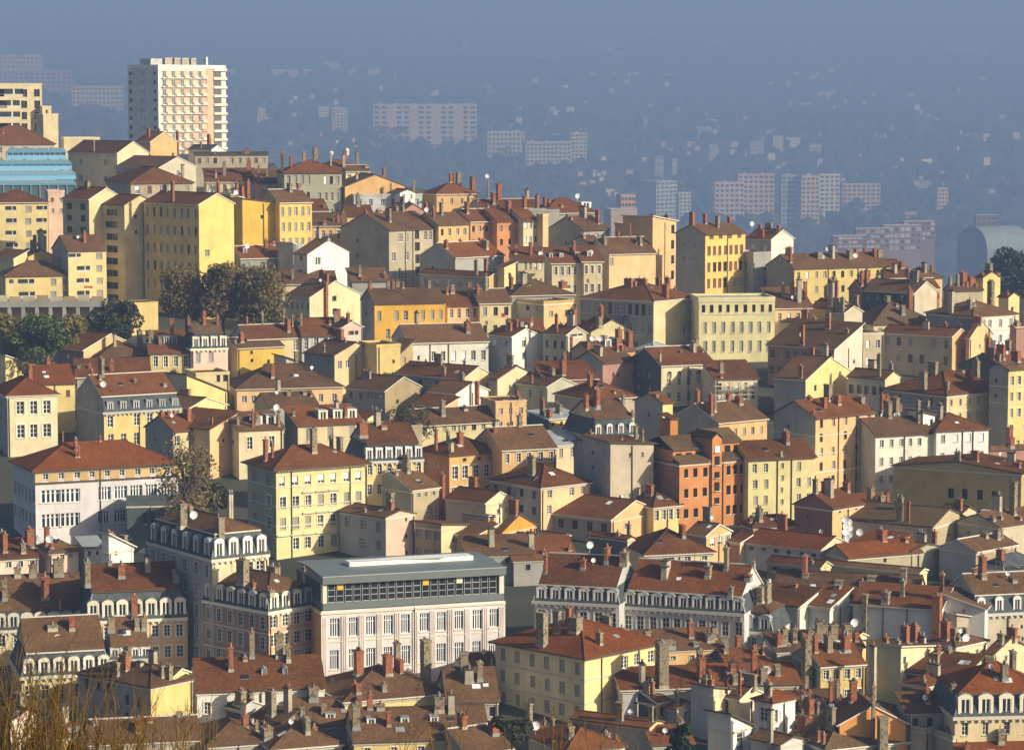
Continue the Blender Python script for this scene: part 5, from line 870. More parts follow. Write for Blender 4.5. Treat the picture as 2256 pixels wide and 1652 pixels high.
B('red roof corner house with brick stack and small white attic at the bottom edge', 560, 600, 752, 1650, 1730, 20, 'gy', 'H', sl=.5, D=352, dep=12, near=True, ch=[(692, 1606, .3, 13, 'b'), (588, 1600, .4, 30, 's'), (672, 1580, .6, 30, 's'), (570, 1595, .7, 8, 's')])
B('shaded red house with brick stack at the bottom edge below the yellow corner house', 968, 1028, 1128, 1660, 1740, 30, 'gy', 'R', sl=.45, D=352, dep=10, near=True, ch=[(1087, 1588, .3, 26, 'b'), (1019, 1575, .6, 22, 'b')])
B('shaded blue grey house with a low roof line below the yellow corner house', 1260, 1430, 1460, 1602, 1700, 60, 'yl', 'L', sl=.25, D=366, lcol='gy', near=True, ch=[(1275, 1548, .8, 18, 's'), (1365, 1546, .4, 20, 's'), (1402, 1545, .3, 9, 'c'), (1440, 1555, .0, 12, 's')])
B('small brown roofed hut with a cream wall at the bottom below the yellow corner house', 1130, 1190, 1235, 1622, 1690, 42, 'yl', 'H', sl=.5, D=358, lcol='dk', near=True, R='k=1x1@8,30,16,14', ch=[(1242, 1582, .2, 10, 's'), (1207, 1585, .5, 7, 's'), (1122, 1548, .6, 16, 's')], dish=[(1180, 1598, .1)])
B('dark red gabled house with stone stack at the bottom edge, right of centre', 1195, 1250, 1375, 1655, 1740, 26, 'gy', 'H', sl=.5, D=350, dep=12, near=True, ch=[(1335, 1612, .3, 18, 's'), (1378, 1632, .1, 12, 'b'), (1160, 1615, .4, 10, 'b')])
B('sage walled house in the shade behind the white lean-to, bottom', 1430, 1440, 1525, 1640, 1720, 10, 'sg', 'S', sl=.4, D=362, dep=9, near=True)
B('bluish gable house at the bottom edge left of the moss brown hip roof', 1655, 1720, 1775, 1640, 1720, 40, 'lg', 'L', sl=.3, D=356, near=True, lcol='lg', ch=[(1697, 1560, .3, 14, 'cx')])

# low rooftops crowded with stacks
B('low roof crowded with five stone stacks in front of the white stepped rooftop house', 1700, 1712, 1790, 1432, 1530, 14, 'bg', 'S', sl=.5, dep=9, near=True, lcol='gy', ch=[(1728, 1384, .3, 16, 's'), (1750, 1382, .4, 13, 's'), (1716, 1395, .2, 14, 'b'), (1772, 1392, .4, 14, 's')])
B('low roof with two wide grey stacks below the white gabled house, lower right', 1785, 1800, 1900, 1428, 1522, 10, 'bg', 'S', sl=.5, dep=9, near=True, lcol='gy', ch=[(1796, 1370, .2, 15, 's'), (1836, 1374, .4, 20, 's'), (1866, 1374, .4, 20, 's'), (1890, 1392, .3, 10, 'b')], dish=[(1882, 1371, .3)])
B('small yellow dormer house tucked under the rough pale grey wall', 1880, 1890, 1908, 1402, 1490, 40, 'yl', 'L', sl=.5, near=True, lcol='bg')
B('tiny red roofed house with skylight left of the pale gable with a round end', 1655, 1670, 1730, 1345-40, 1400, 18, 'cr', 'H', sl=.45, near=True, R='2x1')
B('brown roofed lean-to before the long mansard row, with a wide chimney', 1500, 1515, 1600, 1400, 1500, 10, 'sg', 'S', sl=.5, dep=8, near=True, ch=[(1543, 1340, .3, 24, 's'), (1585, 1362, .4, 18, 's')])
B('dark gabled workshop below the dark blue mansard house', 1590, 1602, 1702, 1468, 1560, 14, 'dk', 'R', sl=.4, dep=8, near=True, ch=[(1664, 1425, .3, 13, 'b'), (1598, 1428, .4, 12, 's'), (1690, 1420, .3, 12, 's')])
B('sunlit cream cottage between the red shed house and the twin brick pipes', 1470, 1492, 1530, 1560, 1640, 44, 'cr', 'L', sl=.4, near=True, lcol='gy', R='f=1x1@12,30,10,18', ch=[(1484, 1520, .3, 12, 's')])
B('small hipped cottage with orange tiles right of the white roof turret', 1752, 1766, 1830, 1590, 1668, 34, 'yl', 'H', sl=.45, tile='o', near=True, lcol='gy', R='f=2x1@10,30,9,16', ch=[(1800, 1545, .3, 16, 's')])
B('grey chimneyed lean-to on the slope right of the tall blank house with stacks', 2040, 2052, 2110, 1470, 1560, 20, 'cr', 'S', sl=.5, dep=8, near=True, R='f=2x1@8,30,9,14', ch=[(2066, 1425, .3, 14, 'b'), (2092, 1430, .3, 18, 's')])
B('brown roof cottage with pale gable above the mansard house at the right edge', 2172, 2190, 2262, 1440, 1530, 44, 'cr', 'L', sl=.45, near=True, lcol='gy', R='f=.2-.5:1x1@8,30,9,14', ch=[(2205, 1395, .3, 16, 's'), (2240, 1400, .3, 14, 'b')])
# foreground, left half
B('row house with pink cream wall and small windows at the left, under the school', -40, -20, 84, 1232, 1330, 24, 'pk', 'S', sl=.45, R='F=4x1@8,30,11,14', D=446, dep=9, near=True, ch=[(10, 1175, .3, 16, 'b'), (50, 1195, .2, 16, 's'), (98, 1165, .6, 24, 'b'), (155, 1168, .6, 20, 'b')])
B('pink white house with small brown hip roof between brick stacks, left', 84, 110, 172, 1215, 1320, 24, 'pk', 'H', R='f=.3-.9:2x1@6,30,9,12', sl=.5, D=440, near=True, lcol='pk', ch=[(112, 1195, .1, 12, 'b'), (82, 1160, .8, 14, 'b')], dish=[(109, 1187, .1)])
B('grey zinc roofed house with pale attic wall left of the white gable', 166, 186, 225, 1205, 1310, 26, 'wh', 'S', sl=.4, tile='z', D=438, near=True, R='d=2x1@10,20,6,10', lcol='wh')
B('white gable wall of a stepped house with brick and stone stacks, left', 224, 240, 294, 1215, 1330, 58, 'wh', 'V', sl=.45, D=436, near=True, R='d=.2-.4:1x1@2,20,6,9', ch=[(233, 1182, .2, 15, 'b'), (272, 1178, .5, 18, 's'), (247, 1180, .6, 12, 's')])
B('tall dark mansard tenement with shaded six storey front and lit cream right wall', 326, 468, 592, 1232, 1500, 34, 'cr', 'MH', L='G=6x5@16,48,13,30', wkl='G', R='F=.55-.95:2x4@14,52,17,30', wk='f', mh=54, dr=4, dl=6, dc='w', dst='a', dsz=(1.6, 2.9), sl=.42, D=446, lcol='gy', near=True, k='mansard_building', cat='mansard building',
  ch=[(484, 1138, .06, 24, 'sx'), (402, 1108, .6, 24, 's', 1.0), (506, 1085, .7, 9, 'c'), (528, 1085, .6, 7, 'c'), (375, 1128, .8, 8, 's')], dish=[(427, 1134, .5)])
B('mansard row house with broad red roof and seven cream arched dormers, left edge', -30, -14, 192, 1388, 1480, 12, 'cr', 'MR', R='F=6x1@10,40,15,30', mh=42, dr=7, dc='c', dst='a', dsz=(1.7, 2.4), sl=.66, D=408, dep=14, near=True, k='mansard_building', cat='mansard building',
  ch=[(11, 1275, .2, 14, 's'), (40, 1250, .7, 18, 's'), (73, 1245, .6, 20, 's'), (100, 1268, .2, 22, 'b'), (130, 1232, .75, 28, 's')])
B('cream corner mansard house with seven tall arched dormers and grey slate band', 184, 190, 413, 1368, 1500, 14, 'pe', 'MR', R='F=.02-.98:8x3@16,48,15,28', mh=62, dr=7, dc='c', dst='a', dsz=(1.7, 2.9), sl=.50, D=412, dep=14, near=True, k='mansard_building', cat='mansard building', cor='c', belt=1,
  ch=[(176, 1235, .2, 20, 's', 3), (268, 1242, .3, 20, 'b'), (243, 1235, .6, 10, 's'), (388, 1255, .2, 18, 's')], wk='ghF')
B('mansard house with orange red roof and six arched dormers behind the bare twigs', 10, 48, 245, 1490, 1600, 16, 'yl', 'MR', R='F=6x2@22,60,17,34', mh=50, dr=6, dc='c', dst='a', dsz=(1.6, 2.4), sl=.62, D=392, dep=14, near=True, k='mansard_building', cat='mansard building', cor='c', lcol='yb',
  ch=[(116, 1380, .35, 26, 's', 1.0)], dish=[(127, 1406, .25)])
B('slate attic house with four white windows and red roof between stone stacks, left', 236, 242, 332, 1452, 1560, 12, 'lg', 'MR', mh=24, dr=4, dc='w', dst='f', dsz=(1.3, 1.6), sl=.62, D=396, dep=12, near=True, ch=[(216, 1360, .35, 18, 's'), (236, 1358, .3, 18, 's'), (302, 1360, .3, 14, 's'), (318, 1358, .3, 16, 's')], cor=False)
B('hipped corner house with shaded slate side and lit yellow gable end, lower left', 172, 332, 424, 1512, 1680, 50, 'yl', 'H', L='d=.5-.95:3x1@10,30,12,26;d=.1-.4:2x2@30,40,10,24', sl=.48, D=380, lcol='gy', near=True,
  ch=[(371, 1466, .04, 20, 'sx'), (355, 1465, .08, 14, 's'), (245, 1458, .5, 16, 's'), (275, 1440, .6, 26, 'b'), (308, 1455, .4, 18, 'c'), (358, 1430, .7, 22, 'c')])
B('yellow party gable with tiled coping beside the white house, lower left', 372, 382, 416, 1490, 1660, 60, 'yl', 'L', sl=.4, D=376, dep=6, near=True, R=None)
B('white house with long dark red roof and slim brick stacks, lower left', 424, 434, 715, 1522, 1640, 10, 'wt', 'R', R='F=6x2@26,56,15,28', wk='f', sl=.66, D=386, dep=13, near=True, cor='c', fas='d', ch=[(500, 1450, .4, 10, 'b'), (540, 1454, .45, 11, 'b'), (615, 1395, .55, 20, 's'), (555, 1390, .7, 14, 's')], dm=[(582, 1498, 12, 18, 's', 'p', .2), (628, 1496, 12, 18, 's', 'p', .2)])
B('chimneyed low house in front of the white house with the long dark red roof', 500, 530, 580, 1562, 1650, 44, 'lg', 'L', sl=.4, D=368, lcol='dk', near=True, ch=[(516, 1520, .2, 26, 's'), (550, 1525, .3, 20, 's'), (462, 1560, .5, 18, 's')])
B('red roof house at the bottom edge left of the dark corner chimney house', 440, 460, 590, 1640, 1720, 18, 'gy', 'H', sl=.55, D=354, dep=11, near=True, ch=[(565, 1590, .4, 10, 's')])
B('row of red tiled low roofs at the bottom left behind the bare twigs', 180, 200, 440, 1640, 1720, 12, 'bg', 'R', sl=.6, D=352, dep=10, near=True, ch=[(210, 1600, .4, 12, 's'), (330, 1600, .4, 14, 'b'), (395, 1590, .5, 14, 's')])
B('pink rounded gable house at the bottom left corner behind the bare twigs', -20, 22, 98, 1590, 1700, 46, 'pk', 'L', sl=.5, D=366, near=True, lcol='dk', R='d=.3-.6:1x1@2,20,9,12')
B('dark roof house at the bottom left with a small orange lit wall', 96, 130, 210, 1622, 1710, 30, 'pe', 'H', sl=.5, D=360, near=True, lcol='dk')
omans = B('orange corner mansard tenement with cream arched dormers and shaded long side', 448, 592, 693, 1347, 1540, 46, 'dp', 'MH', L='G=6x4@14,46,12,30', wkl='Gg', R='F=4x4@12,43,15,28', wk='gFF', mh=40, dr=4, dl=6, dc='c', dst='a', dsz=(1.6, 2.5), sl=.5, D=412, lcol='rb', near=True, k='mansard_building', cat='mansard building', cor='c', belt=2,
  ch=[(616, 1398, -.25, 22, 'sx'), (535, 1232, .5, 30, 's'), (557, 1282, .3, 14, 'b'), (615, 1245, .4, 6, 'c'), (670, 1250, .1, 9, 'c'), (545, 1375, -.0, 22, 's')])
# school in pink render (special storey built below)
pink = B('pink rendered school block with ten bays of tall blue white windows and a glazed attic', 640, 708, 1113, 1346, 1540, 18.5, 'lp', 'F', R='S=.025-.985:10x2@18,72,21,44', wk='S', D=410, near=True, cor='c', lcol='dp', tile='s', k='school', cat='school', dep=15.5, par=.0)
# ================================================================== pieces of the landmark buildings
def px2m(b, n): return n * b.mpp
# pink school: pilasters, metal attic storey with window strip, canopy roof
b = pink; W, H, Dp = b.W, b.H, b.Dp; u = b.mpp
for i in range(11):
    x = W * (.025 + .96 * i / 10) if 0 < i < 10 else (.35 if i == 0 else W - .55)
    mb = MB()
    for k in (-.32, -.02, .28): mb.box((x + k - .1, -.14, -2), (x + k + .1, -.003, H - .9), wallmat('lk'))
    mb.build('pilaster', b.root)
for j in range(2):
    mb = MB(); z = H - 18 * u - 72 * u * j - 44 * u - .55; mb.box((0, -.09, z - .08), (W, -.004, z + .08), M_cream); mb.build('string_course', b.root)
wl = plain('grey_cladding', (.17, .20, .20), .5)
att = MB(); a0, a1, a2, a3 = H + .06, H + 16 * u, H + 60 * u, H + 76 * u
att.box((.3, .25, a0), (W - .1, Dp, a1), wl); att.box((.3, 1.4, a1), (W - .1, Dp, a2), M_dark)
att.box((.3, .25, a1), (.9, 1.4, a2), M_cream); att.box((W - .8, .25, a1), (W - .1, 1.4, a2), M_cream)
n = 20; x0_, x1_ = 1.1, W - 1.0
att.build('attic_storey', b.root)
for i in range(n):
    s = x0_ + (x1_ - x0_) * i / n; w = (x1_ - x0_) / n * .84
    inst('window', UW['T'], b.root, (s, .5, a1 + .05), 0, (w, 1, a2 - a1 - .1))
    if i in (1, 11, 15):
        q = MB(); q.box((s + .1, .42, a2 - 1.0), (s + w - .1, .49, a2 - .1), plain('yellow_blind', (.85, .58, .04), .6) if i != 15 else M_cream); q.build('blind', b.root)
mb = MB(); mb.box((.3, .45, a1), (W - .1, .55, a1 + .05), wl); mb.box((.2, -.2, a2), (W + .1, Dp, a3), wl); mb.box((.15, -.25, a3), (W + .15, -.05, a3 + .12), M_steel)
mb.poly([(.2, -.2, a3 + .02), (W + .1, -.2, a3 + .02), (W + .1, Dp * .6, a3 + .35), (.2, Dp * .6, a3 + .35)], wl)
mb.poly([(W + .1, Dp, a3 + .02), (.2, Dp, a3 + .02), (.2, Dp * .6, a3 + .35), (W + .1, Dp * .6, a3 + .35)], wl)
mb.build('attic_roof', b.root)
mb = MB(); mb.poly([(6, 7, a3 + .95), (20, 6, a3 + .9), (25, 8.6, a3 + 1.0), (14, 8.8, a3 + 1.0)], M_white); mb.box((6, 6.5, a3 + .2), (25, 8.8, a3 + .87), M_white); mb.build('skylight', b.root)
# white and ochre school: ochre panels of the top storey
b = school; W, H, u = b.W, b.H, b.mpp; hw = 5.5 * u / cos(b.t); z0 = H - 28 * u
q = [W * (.02 + .96 * (i + .5) / 9) for i in range(9)]; ed = [0.0] + [v for c in q for v in (c - hw - .12, c + hw + .12)] + [W]
for a_, c_ in zip(ed[::2], ed[1::2]):
    mb = MB(); mb.box((a_, -.05, z0), (c_, -.003, H - .42), wallmat('oc')); mb.build('ochre_panel', b.root)
mb = MB(); mb.box((-.2, -.22, z0 - .3), (W, -.003, z0 - .02), M_pipe); mb.build('string_course', b.root)
# tower block: balcony bays and end strips
b = tower; W, H, Dp, u = b.W, b.H, b.Dp, b.mpp
pitch = 19.6 * u
mb = MB(); a_ = W * .71; mb.box((a_, -.25, -2), (W * .80, -.004, H), M_ocp); mb.build('blank_strip', b.root)
nb = 0
for j in range(11):
    z = H - .8 - pitch * (j + 1)
    q = MB(); q.box((W * .04, -1.2, z - .12), (W * .71, -.004, z + .12), M_cream); q.build('floor_slab', b.root)
    q = MB(); q.box((W * .80, -.9, z + pitch - .6), (W, -.004, z + pitch + .5), M_cream); q.build('floor_slab', b.root)
    q = MB(); q.box((W * .81, -.1, z + .6), (W * .93, -.02, z + pitch - .6), M_glass2); q.build('window', b.root)
    for i in range(5):
        s = W * (.06 + .13 * i)
        q = MB(); red = (i * 2 + j) > 10 and (i + j) % 2 == 0 or i + j > 12
        q.box((s + W * .045, -1.3, z + .12), (s + W * .11, -1.2, z + 1.25), M_awn if red else M_cream); q.build('balcony', b.root)
        inst('window', UW['f'], b.root, (s, -.25, z + .3), 0, (W * .05, 1, pitch - .9))
        q = MB(); q.box((s + W * .055, -.2, z + .12), (s + W * .125, -.01, z + pitch - .3), M_awn if (i * j) % 3 == 1 else M_ocp); q.build('wall_panel', b.root)
    for f, k_ in ((.10, 'd'), (.44, 'f'), (.52, 'f'), (.90, 'd')):
        inst('window', UW[k_], b.root, (-.1, Dp * f + .8, z + pitch * .35), -pi / 2, (1.5 if k_ == 'd' else .8, 1, 1.5))
# roof plant of the tower block
for x, w, hgt in ((.0, 8, 3.6), (10, 5, 4), (16.5, 4.4, 4), (22, 5, 4), (28.5, 3.6, 4)):
    q = MB(); q.box((x, 4, H + .05), (x + w, 10, H + hgt), M_rend if x else wallmat('lg')); q.box((x, 3.9, H + hgt), (x + w, 10.1, H + hgt + .25), M_cream); q.build('roof_plant_room', b.root)
q = MB(); q.box((W - 6.5, 6, H), (W - 5.2, 8, H + 5), M_white); q.build('chimney', b.root)
# orange tenement: set-back attic, stair tower, moss roofs
b = orange; W, H, Dp, u = b.W, b.H, b.Dp, b.mpp; om = wallmat('og'); gm = roofmat('t')
q = MB(); z1 = H + 26 * u
q.box((.2, 2.4, H + .1), (W * .42, Dp - 1, z1), om); q.box((W * .62, 2.4, H + .1), (W - .2, Dp - 1, z1 + .8), om); q.build('attic_storey', b.root)
for xa, xb, za in ((-.3, W * .44, H + .06), (W * .61, W + .3, H + .06)):
    q = MB(); q.solid([[(xa, -.5, za), (xb, -.5, za), (xb, 2.5, za + 1.0), (xa, 2.5, za + 1.0)]], .18, gm, M_fasd); q.build('lean_to_roof', b.root)
for xa, xb, za in ((-.1, W * .47, z1), (W * .57, W + .2, z1 + .8)):
    q = MB(); q.solid([[(xa, 1.9, za), (xb, 1.9, za), (xb, Dp / 2, za + 2.0), (xa, Dp / 2, za + 2.0)], [(xa, Dp / 2, za + 2.0), (xb, Dp / 2, za + 2.0), (xb, Dp, za), (xa, Dp, za)]], .18, gm, M_fasd); q.build('upper_roof', b.root)
    for i in range(3): inst('window', UW['w'], b.root, (xa + .9 + (xb - xa) * i / 3.3, 2.3, za - 1.9), 0, (1.2, 1, 1.4))
ta, tb, tz = W * .46, W * .60, H + 50 * u
q = MB(); q.box((ta, -.3, -2), (tb, 6, tz), om)
q.build('stair_tower', b.root)
q = MB(); q.solid([[(ta - .3, -.6, tz), (ta - .3, 6.2, tz), ((ta + tb) / 2, 6.2, tz + 1.1), ((ta + tb) / 2, -.6, tz + 1.1)], [((ta + tb) / 2, -.6, tz + 1.1), ((ta + tb) / 2, 6.2, tz + 1.1), (tb + .3, 6.2, tz), (tb + .3, -.6, tz)]], .15, gm, M_fasd)
q.poly([(ta, -.3, tz), (tb, -.3, tz), ((ta + tb) / 2, -.3, tz + 1.05)], om); q.build('stair_tower_roof', b.root)
for i in range(5):
    inst('window', UW['s' if i == 0 else 'w'], b.root, ((ta + tb) / 2 - .55, -.36, tz - 1.2 - 29 * u * i - 14 * u), 0, (1.1, 1, 14 * u if i % 2 == 0 else 20 * u))
q = MB(); q.box((W * .25, 8.5, H), (W * .36, 12, z1 + 4.6), om); q.solid([[(W * .24, 8.2, z1 + 4.6), (W * .37, 8.2, z1 + 4.6), (W * .37, 12.2, z1 + 5.4), (W * .24, 12.2, z1 + 5.4)]], .2, roofmat('r'), M_fasd); q.build('roof_turret', b.root)
# bracketed eaves of the large cream tenement
b = cream; q = MB()
for i in range(30):
    x = b.W * (i + .5) / 30; q.box((x - .12, -.7, b.H - .62), (x + .12, -.003, b.H - .32), M_cream)
q.build('eaves_bracket', b.root)
for j in range(4):
    for i in range(7):
        if j and (i in (2, 3, 4) or j > 2):
            q = MB(); x = b.W * (i + .5) / 7; z = b.H - (66 + 47 * (j - 1)) * b.mpp + .45
            q.box((x - 1.1, -.35, z), (x + 1.1, -.003, z + .2), M_sill); q.build('window_hood', b.root)
# ================================================================== blue conservatory terraces
cx, cy, cz = unproj(40, 425, 790.0)
gl = empty('conservatory_block', (cx, cy, cz), math.radians(12)); tag(gl, 'blue steel conservatory terraces stepping up under the big hip roof at the left edge', 'glazed building')
m_ = 790 / F
for lv, (xa, xb, z0, z1) in enumerate(((-90, 126, -60, 28), (-90, 126, 28, 49), (-60, 118, 49, 72), (-20, 108, 72, 98))):
    x0_, x1_, za, zb_ = xa * m_, xb * m_, z0 * m_, z1 * m_; yy = lv * 2.4
    q = MB(); q.box((x0_, yy + .3, za), (x1_, 16, zb_ - 1.2), plain('terrace_glass', (.10, .15, .17), .25)); q.build('storey', gl)
    q = MB(); q.box((x0_ - .2, yy - .2, za), (x1_ + .2, yy + .25, za + 1.1), M_blue); q.build('parapet', gl)
    n = 11
    for i in range(n + 1):
        q = MB(); x = x0_ + (x1_ - x0_) * i / n; q.box((x - .09, yy, za + 1.1), (x + .09, yy + .2, zb_ - 1.1), M_steel if i % 2 else M_blue); q.build('glazing_bar', gl)
    q = MB(); q.box((x0_, yy - .05, zb_ - 1.4), (x1_, yy + .22, zb_ - 1.1), M_blue); q.build('top_rail', gl)
    q = MB(); q.solid([[(x0_ - .2, yy - .2, zb_ - 1.1), (x1_ + .2, yy - .2, zb_ - 1.1), (x1_ - .6, yy + 1.7, zb_ - .2), (x0_ + .6, yy + 1.7, zb_ - .2)]], .08, plain('blue_grey_glass', (.20, .31, .37), .3), M_blue); q.build('glass_roof', gl)
    for i in range(12):
        q = MB(); f = (i + .5) / 12; xx = x0_ + (x1_ - x0_) * f; q.poly([(xx - .09, yy - .22, zb_ - .98), (xx + .09, yy - .22, zb_ - .98), (xx + .09, yy + 1.6, zb_ - .06), (xx - .09, yy + 1.6, zb_ - .06)], M_blue); q.build('roof_bar', gl)
# garden terrace below the balcony houses
tx, ty, tz = unproj(-10, 664, 672.0); m_ = 672 / F
te = empty('garden_terrace', (tx, ty, tz), math.radians(4)); tag(te, 'long garden terrace with balustrade on arcades below the left balcony houses', 'terrace')
q = MB(); q.box((0, 0, -1.4), (240 * m_, 9, .0), wallmat('gy')); q.build('deck', te)
for i in range(8):
    q = MB(); x = 240 * m_ * i / 8; q.box((x, 0, .0), (x + 240 * m_ / 8 - .4, .25, 1.1 + .3 * (i % 3 == 0)), wallmat('tn') if i % 2 else wallmat('bg')); q.build('balustrade', te)
for i in range(9):
    q = MB(); x = 240 * m_ * i / 8; q.box((x - .4, .1, -7), (x + .4, 3, -1.4), wallmat('gy')); q.build('pier', te)
q = MB(); q.box((0, 3, -7), (240 * m_, 8, -1.4), wallmat('pe')); q.build('back_wall', te)
B('low yellow blank walled garage at the end of the garden terrace', 262, 284, 348, 668, 740, 30, 'yl', 'F', D=668, dep=7, k='garage', cat='garage', tile='t', par=.1)
B('small shed with a cream lean-to gable at the left edge', -20, 12, 72, 812, 880, 60, 'yl', 'V', sl=.3, D=590, dep=5, k='shed', cat='shed')

# rounded stair turret, wall lamp, scaffolding, cloths
q = MB(); q.cyl((1.5, .3), 2.0, -3, turret.H + 1.4, wallmat('lg'), 18); q.build('stair_turret', turret.root)
q = MB(); x_, _ = lamp_house.xat(2040, 0); yl_ = lamp_house.Dp * .25
em = bpy.data.materials.new('lamp_glow'); em.use_nodes = True; em.node_tree.nodes['Principled BSDF'].inputs['Emission Color'].default_value = (1, .9, .7, 1); em.node_tree.nodes['Principled BSDF'].inputs['Emission Strength'].default_value = 4
q.cyl((-.25, yl_), .16, lamp_house.H - 1.6, lamp_house.H - 1.25, em, 8, .1); q.box((-.2, yl_ - .04, lamp_house.H - 1.25), (-.0, yl_ + .04, lamp_house.H - 1.15), M_pipe); q.build('wall_lamp', lamp_house.root)
D_ = dist_of(920) - 2.5; m_ = D_ / F; sx_, sy_, sz_ = unproj(1576, 905, D_)
sf = empty('scaffolding', (sx_, sy_, sz_), math.radians(14)); tag(sf, 'white tube scaffolding with plank decks in front of the low red roofed house', 'scaffolding')
for i in range(6):
    q = MB(); x = i * 3.7 * 96 / 230 * 2.4 * m_ / .09 * .47; q.cyl((x, 0), .07, -6, 68 * m_, M_steel, 5); q.build('pole', sf)
for j in range(3):
    q = MB(); z = (14 + 20 * j) * m_; q.box((-.3, -.3, z), (x + .3, .9, z + .08), M_sill); q.build('deck', sf)
    q = MB(); q.box((-.2, -.12, z + 1.0), (x + .2, -.05, z + 1.07), M_steel); q.build('rail', sf)
def cloth(label, px, py, yb, w, h, col, name, off=1.5):
    D = dist_of(yb) - off; x, y, z = unproj(px, py, D); m_ = D / F; q = MB(); mt = plain(name + '_' + col[0], col[1], .9); w_, h_ = w * m_, h * m_
    for i in range(6):
        a, b = w_ * i / 6, w_ * (i + 1) / 6; d = .06 * (i % 2)
        q.poly([(a, d, -h_ * (.9 + .1 * (i % 3))), (b, .06 - d, -h_), (b, .06 - d, 0), (a, d, 0)], mt); q.poly([(a, d + .03, 0), (b, .09 - d, 0), (b, .09 - d, -h_), (a, d + .03, -h_ * .95)], mt)
    o = q.build(name); o.location = (x, y, z); tag(o, label, name)
cloth('orange towel hanging over a loggia balcony of the cream house at the left', 184, 630, 700, 20, 5, ('orange', (.75, .22, .04)), 'towel', 2.5)
cloth('red cloth hung from a window of the cream ochre house, centre', 1104, 690, 790, 8, 9, ('red', (.65, .06, .04)), 'cloth', 1.5)
cloth('white laundry hung outside the three bay cream tenement, top centre', 1317, 603, 720, 8, 9, ('white', (.8, .8, .82)), 'laundry', 1.2)
# ================================================================== far country in the haze
def ground_hit(px, py, d0=3600, d1=22500):
    Y = d0
    while Y < d1:
        X, _, Z = unproj(px, py, Y)
        if Z <= ground_z(X, Y): return Y
        Y += 12
    return d1
def FB(label, x0, xc, x1, yt, yb, D, th, col, fl, bays, group=None, k='apartment_block', slabs=True, plant=0, colw='d'):
    """distant apartment slab: walls, floor bands, individual windows, roof plant"""
    D = ground_hit((xc + x1) / 2, yb) if D > 1700 else D * 2.6; t = math.radians(th); cx, cy, zt = unproj(xc, yt, D); zb = zat(yb, D); dpt = cy * CP - zt * SP
    def along(px, sx, sy):
        u = (px - 1128) / F; return (u * dpt - cx) / (sx - u * sy * CP)
    W = along(x1, cos(t), sin(t)); Dp = max(8, along(x0, -sin(t), cos(t))) if x0 < xc else 12
    root = empty(k, (cx, cy, zb), t); tag(root, label, 'apartment block' if 'block' in k else 'building', group)
    H = zt - zb; m = wallmat(col); rnd = random.Random(int(x0 * 7 + yt))
    mb = MB(); gz = min(ground_z(cx, cy), ground_z(cx + W * cos(t), cy + W * sin(t))) - zb - 4
    mb.box((0, 0, min(gz, -3)), (W, Dp, H), m); mb.build('wall', root)
    mb = MB(); mb.box((-.3, -.3, H), (W + .3, Dp + .3, H + .7), wallmat('lg')); mb.build('roof', root)
    for i in range(plant):
        mb = MB(); x = W * (i + .3) / plant; mb.box((x, 2, H + .7), (x + min(7, W * .5 / plant), min(Dp, 8), H + 3.6), m); mb.build('roof_plant_room', root)
    fh = H / fl
    for j in range(fl):
        if slabs:
            mb = MB(); mb.box((-.2, -1.1, fh * j - .15), (W + .2, -.004, fh * j + .75), M_cream if col not in ('rb', 'pk', 'rd') else m); mb.build('balcony', root)
        for i in range(bays):
            if fl * bays > 96 and (i + j * 3) % 3 == 2: continue
            w = W / bays * rnd.uniform(.5, .75)
            inst('window', UW[rnd.choice(colw)], root, (W * (i + .5) / bays - w / 2, -.1, fh * j + .95), 0, (w, 1, fh * .5))
        for i in range(2):
            if Dp > 9: inst('window', UW['d'], root, (-.1, Dp * (.3 + .4 * i) + .8, fh * j + 1), -pi / 2, (1.6, 1, 1.5))
    return root
FB('long hazy cream slab block with rooftop huts on the far slope', 818, 822, 1050, 230, 318, 2240, 6, 'pe', 8, 14, plant=6)
FB('hazy cream block in front of the long slab on the far slope', 916, 920, 1004, 250, 318, 2120, 10, 'cr', 8, 8)
FB('terraced hazy block stepping down the far slope, upper step', 1070, 1074, 1156, 290, 352, 2150, 8, 'cr', 6, 9, plant=3)
FB('terraced hazy block on the far slope, middle step', 1150, 1158, 1258, 313, 368, 2080, 8, 'cr', 6, 11, plant=3)
FB('slim hazy tower closing the terraced block on the far slope', 1255, 1258, 1293, 293, 362, 2100, 12, 'yl', 8, 4, plant=1)
FB('pale hazy block with open frame left of the far slab', 698, 702, 724, 236, 275, 2300, 14, 'cr', 6, 3)
FB('small pale hazy tower beside the open framed one', 726, 732, 766, 238, 292, 2280, 14, 'cr', 8, 4, plant=1)
FB('narrow orange hazy tower right of the white tower block', 564, 568, 584, 238, 272, 2250, 20, 'pe', 6, 2)
FB('reddish slab block with rooftop huts on the far left horizon', -40, -30, 93, 122, 180, 2350, 10, 'dp', 6, 14, plant=3, slabs=False)
FB('second reddish slab block, longer, below the first at the far left', -40, -30, 159, 156, 215, 2150, 10, 'rb', 6, 16, plant=3, slabs=False)
FB('orange banded slab block left of the white tower block', 155, 158, 271, 190, 250, 1950, 8, 'dp', 6, 12)
FB('grey green hazy tower, left of the far right group of towers', 1404, 1446, 1492, 400, 490, 1900, 40, 'sg', 10, 5, plant=1)
FB('slender hazy tower with bright floor edges beside the grey green tower', 1492, 1496, 1522, 424, 490, 1880, 15, 'cr', 8, 3)
FB('stepped ochre hazy block, upper part with two roof huts', 1620, 1626, 1706, 384, 480, 1880, 14, 'dp', 9, 7, plant=2)
FB('stepped ochre hazy block, lower left part', 1562, 1575, 1640, 402, 490, 1850, 14, 'pe', 8, 6, plant=1)
FB('grey hazy tower left edge of the twin towers', 1718, 1722, 1756, 386, 500, 1820, 14, 'gy', 11, 3, plant=1)
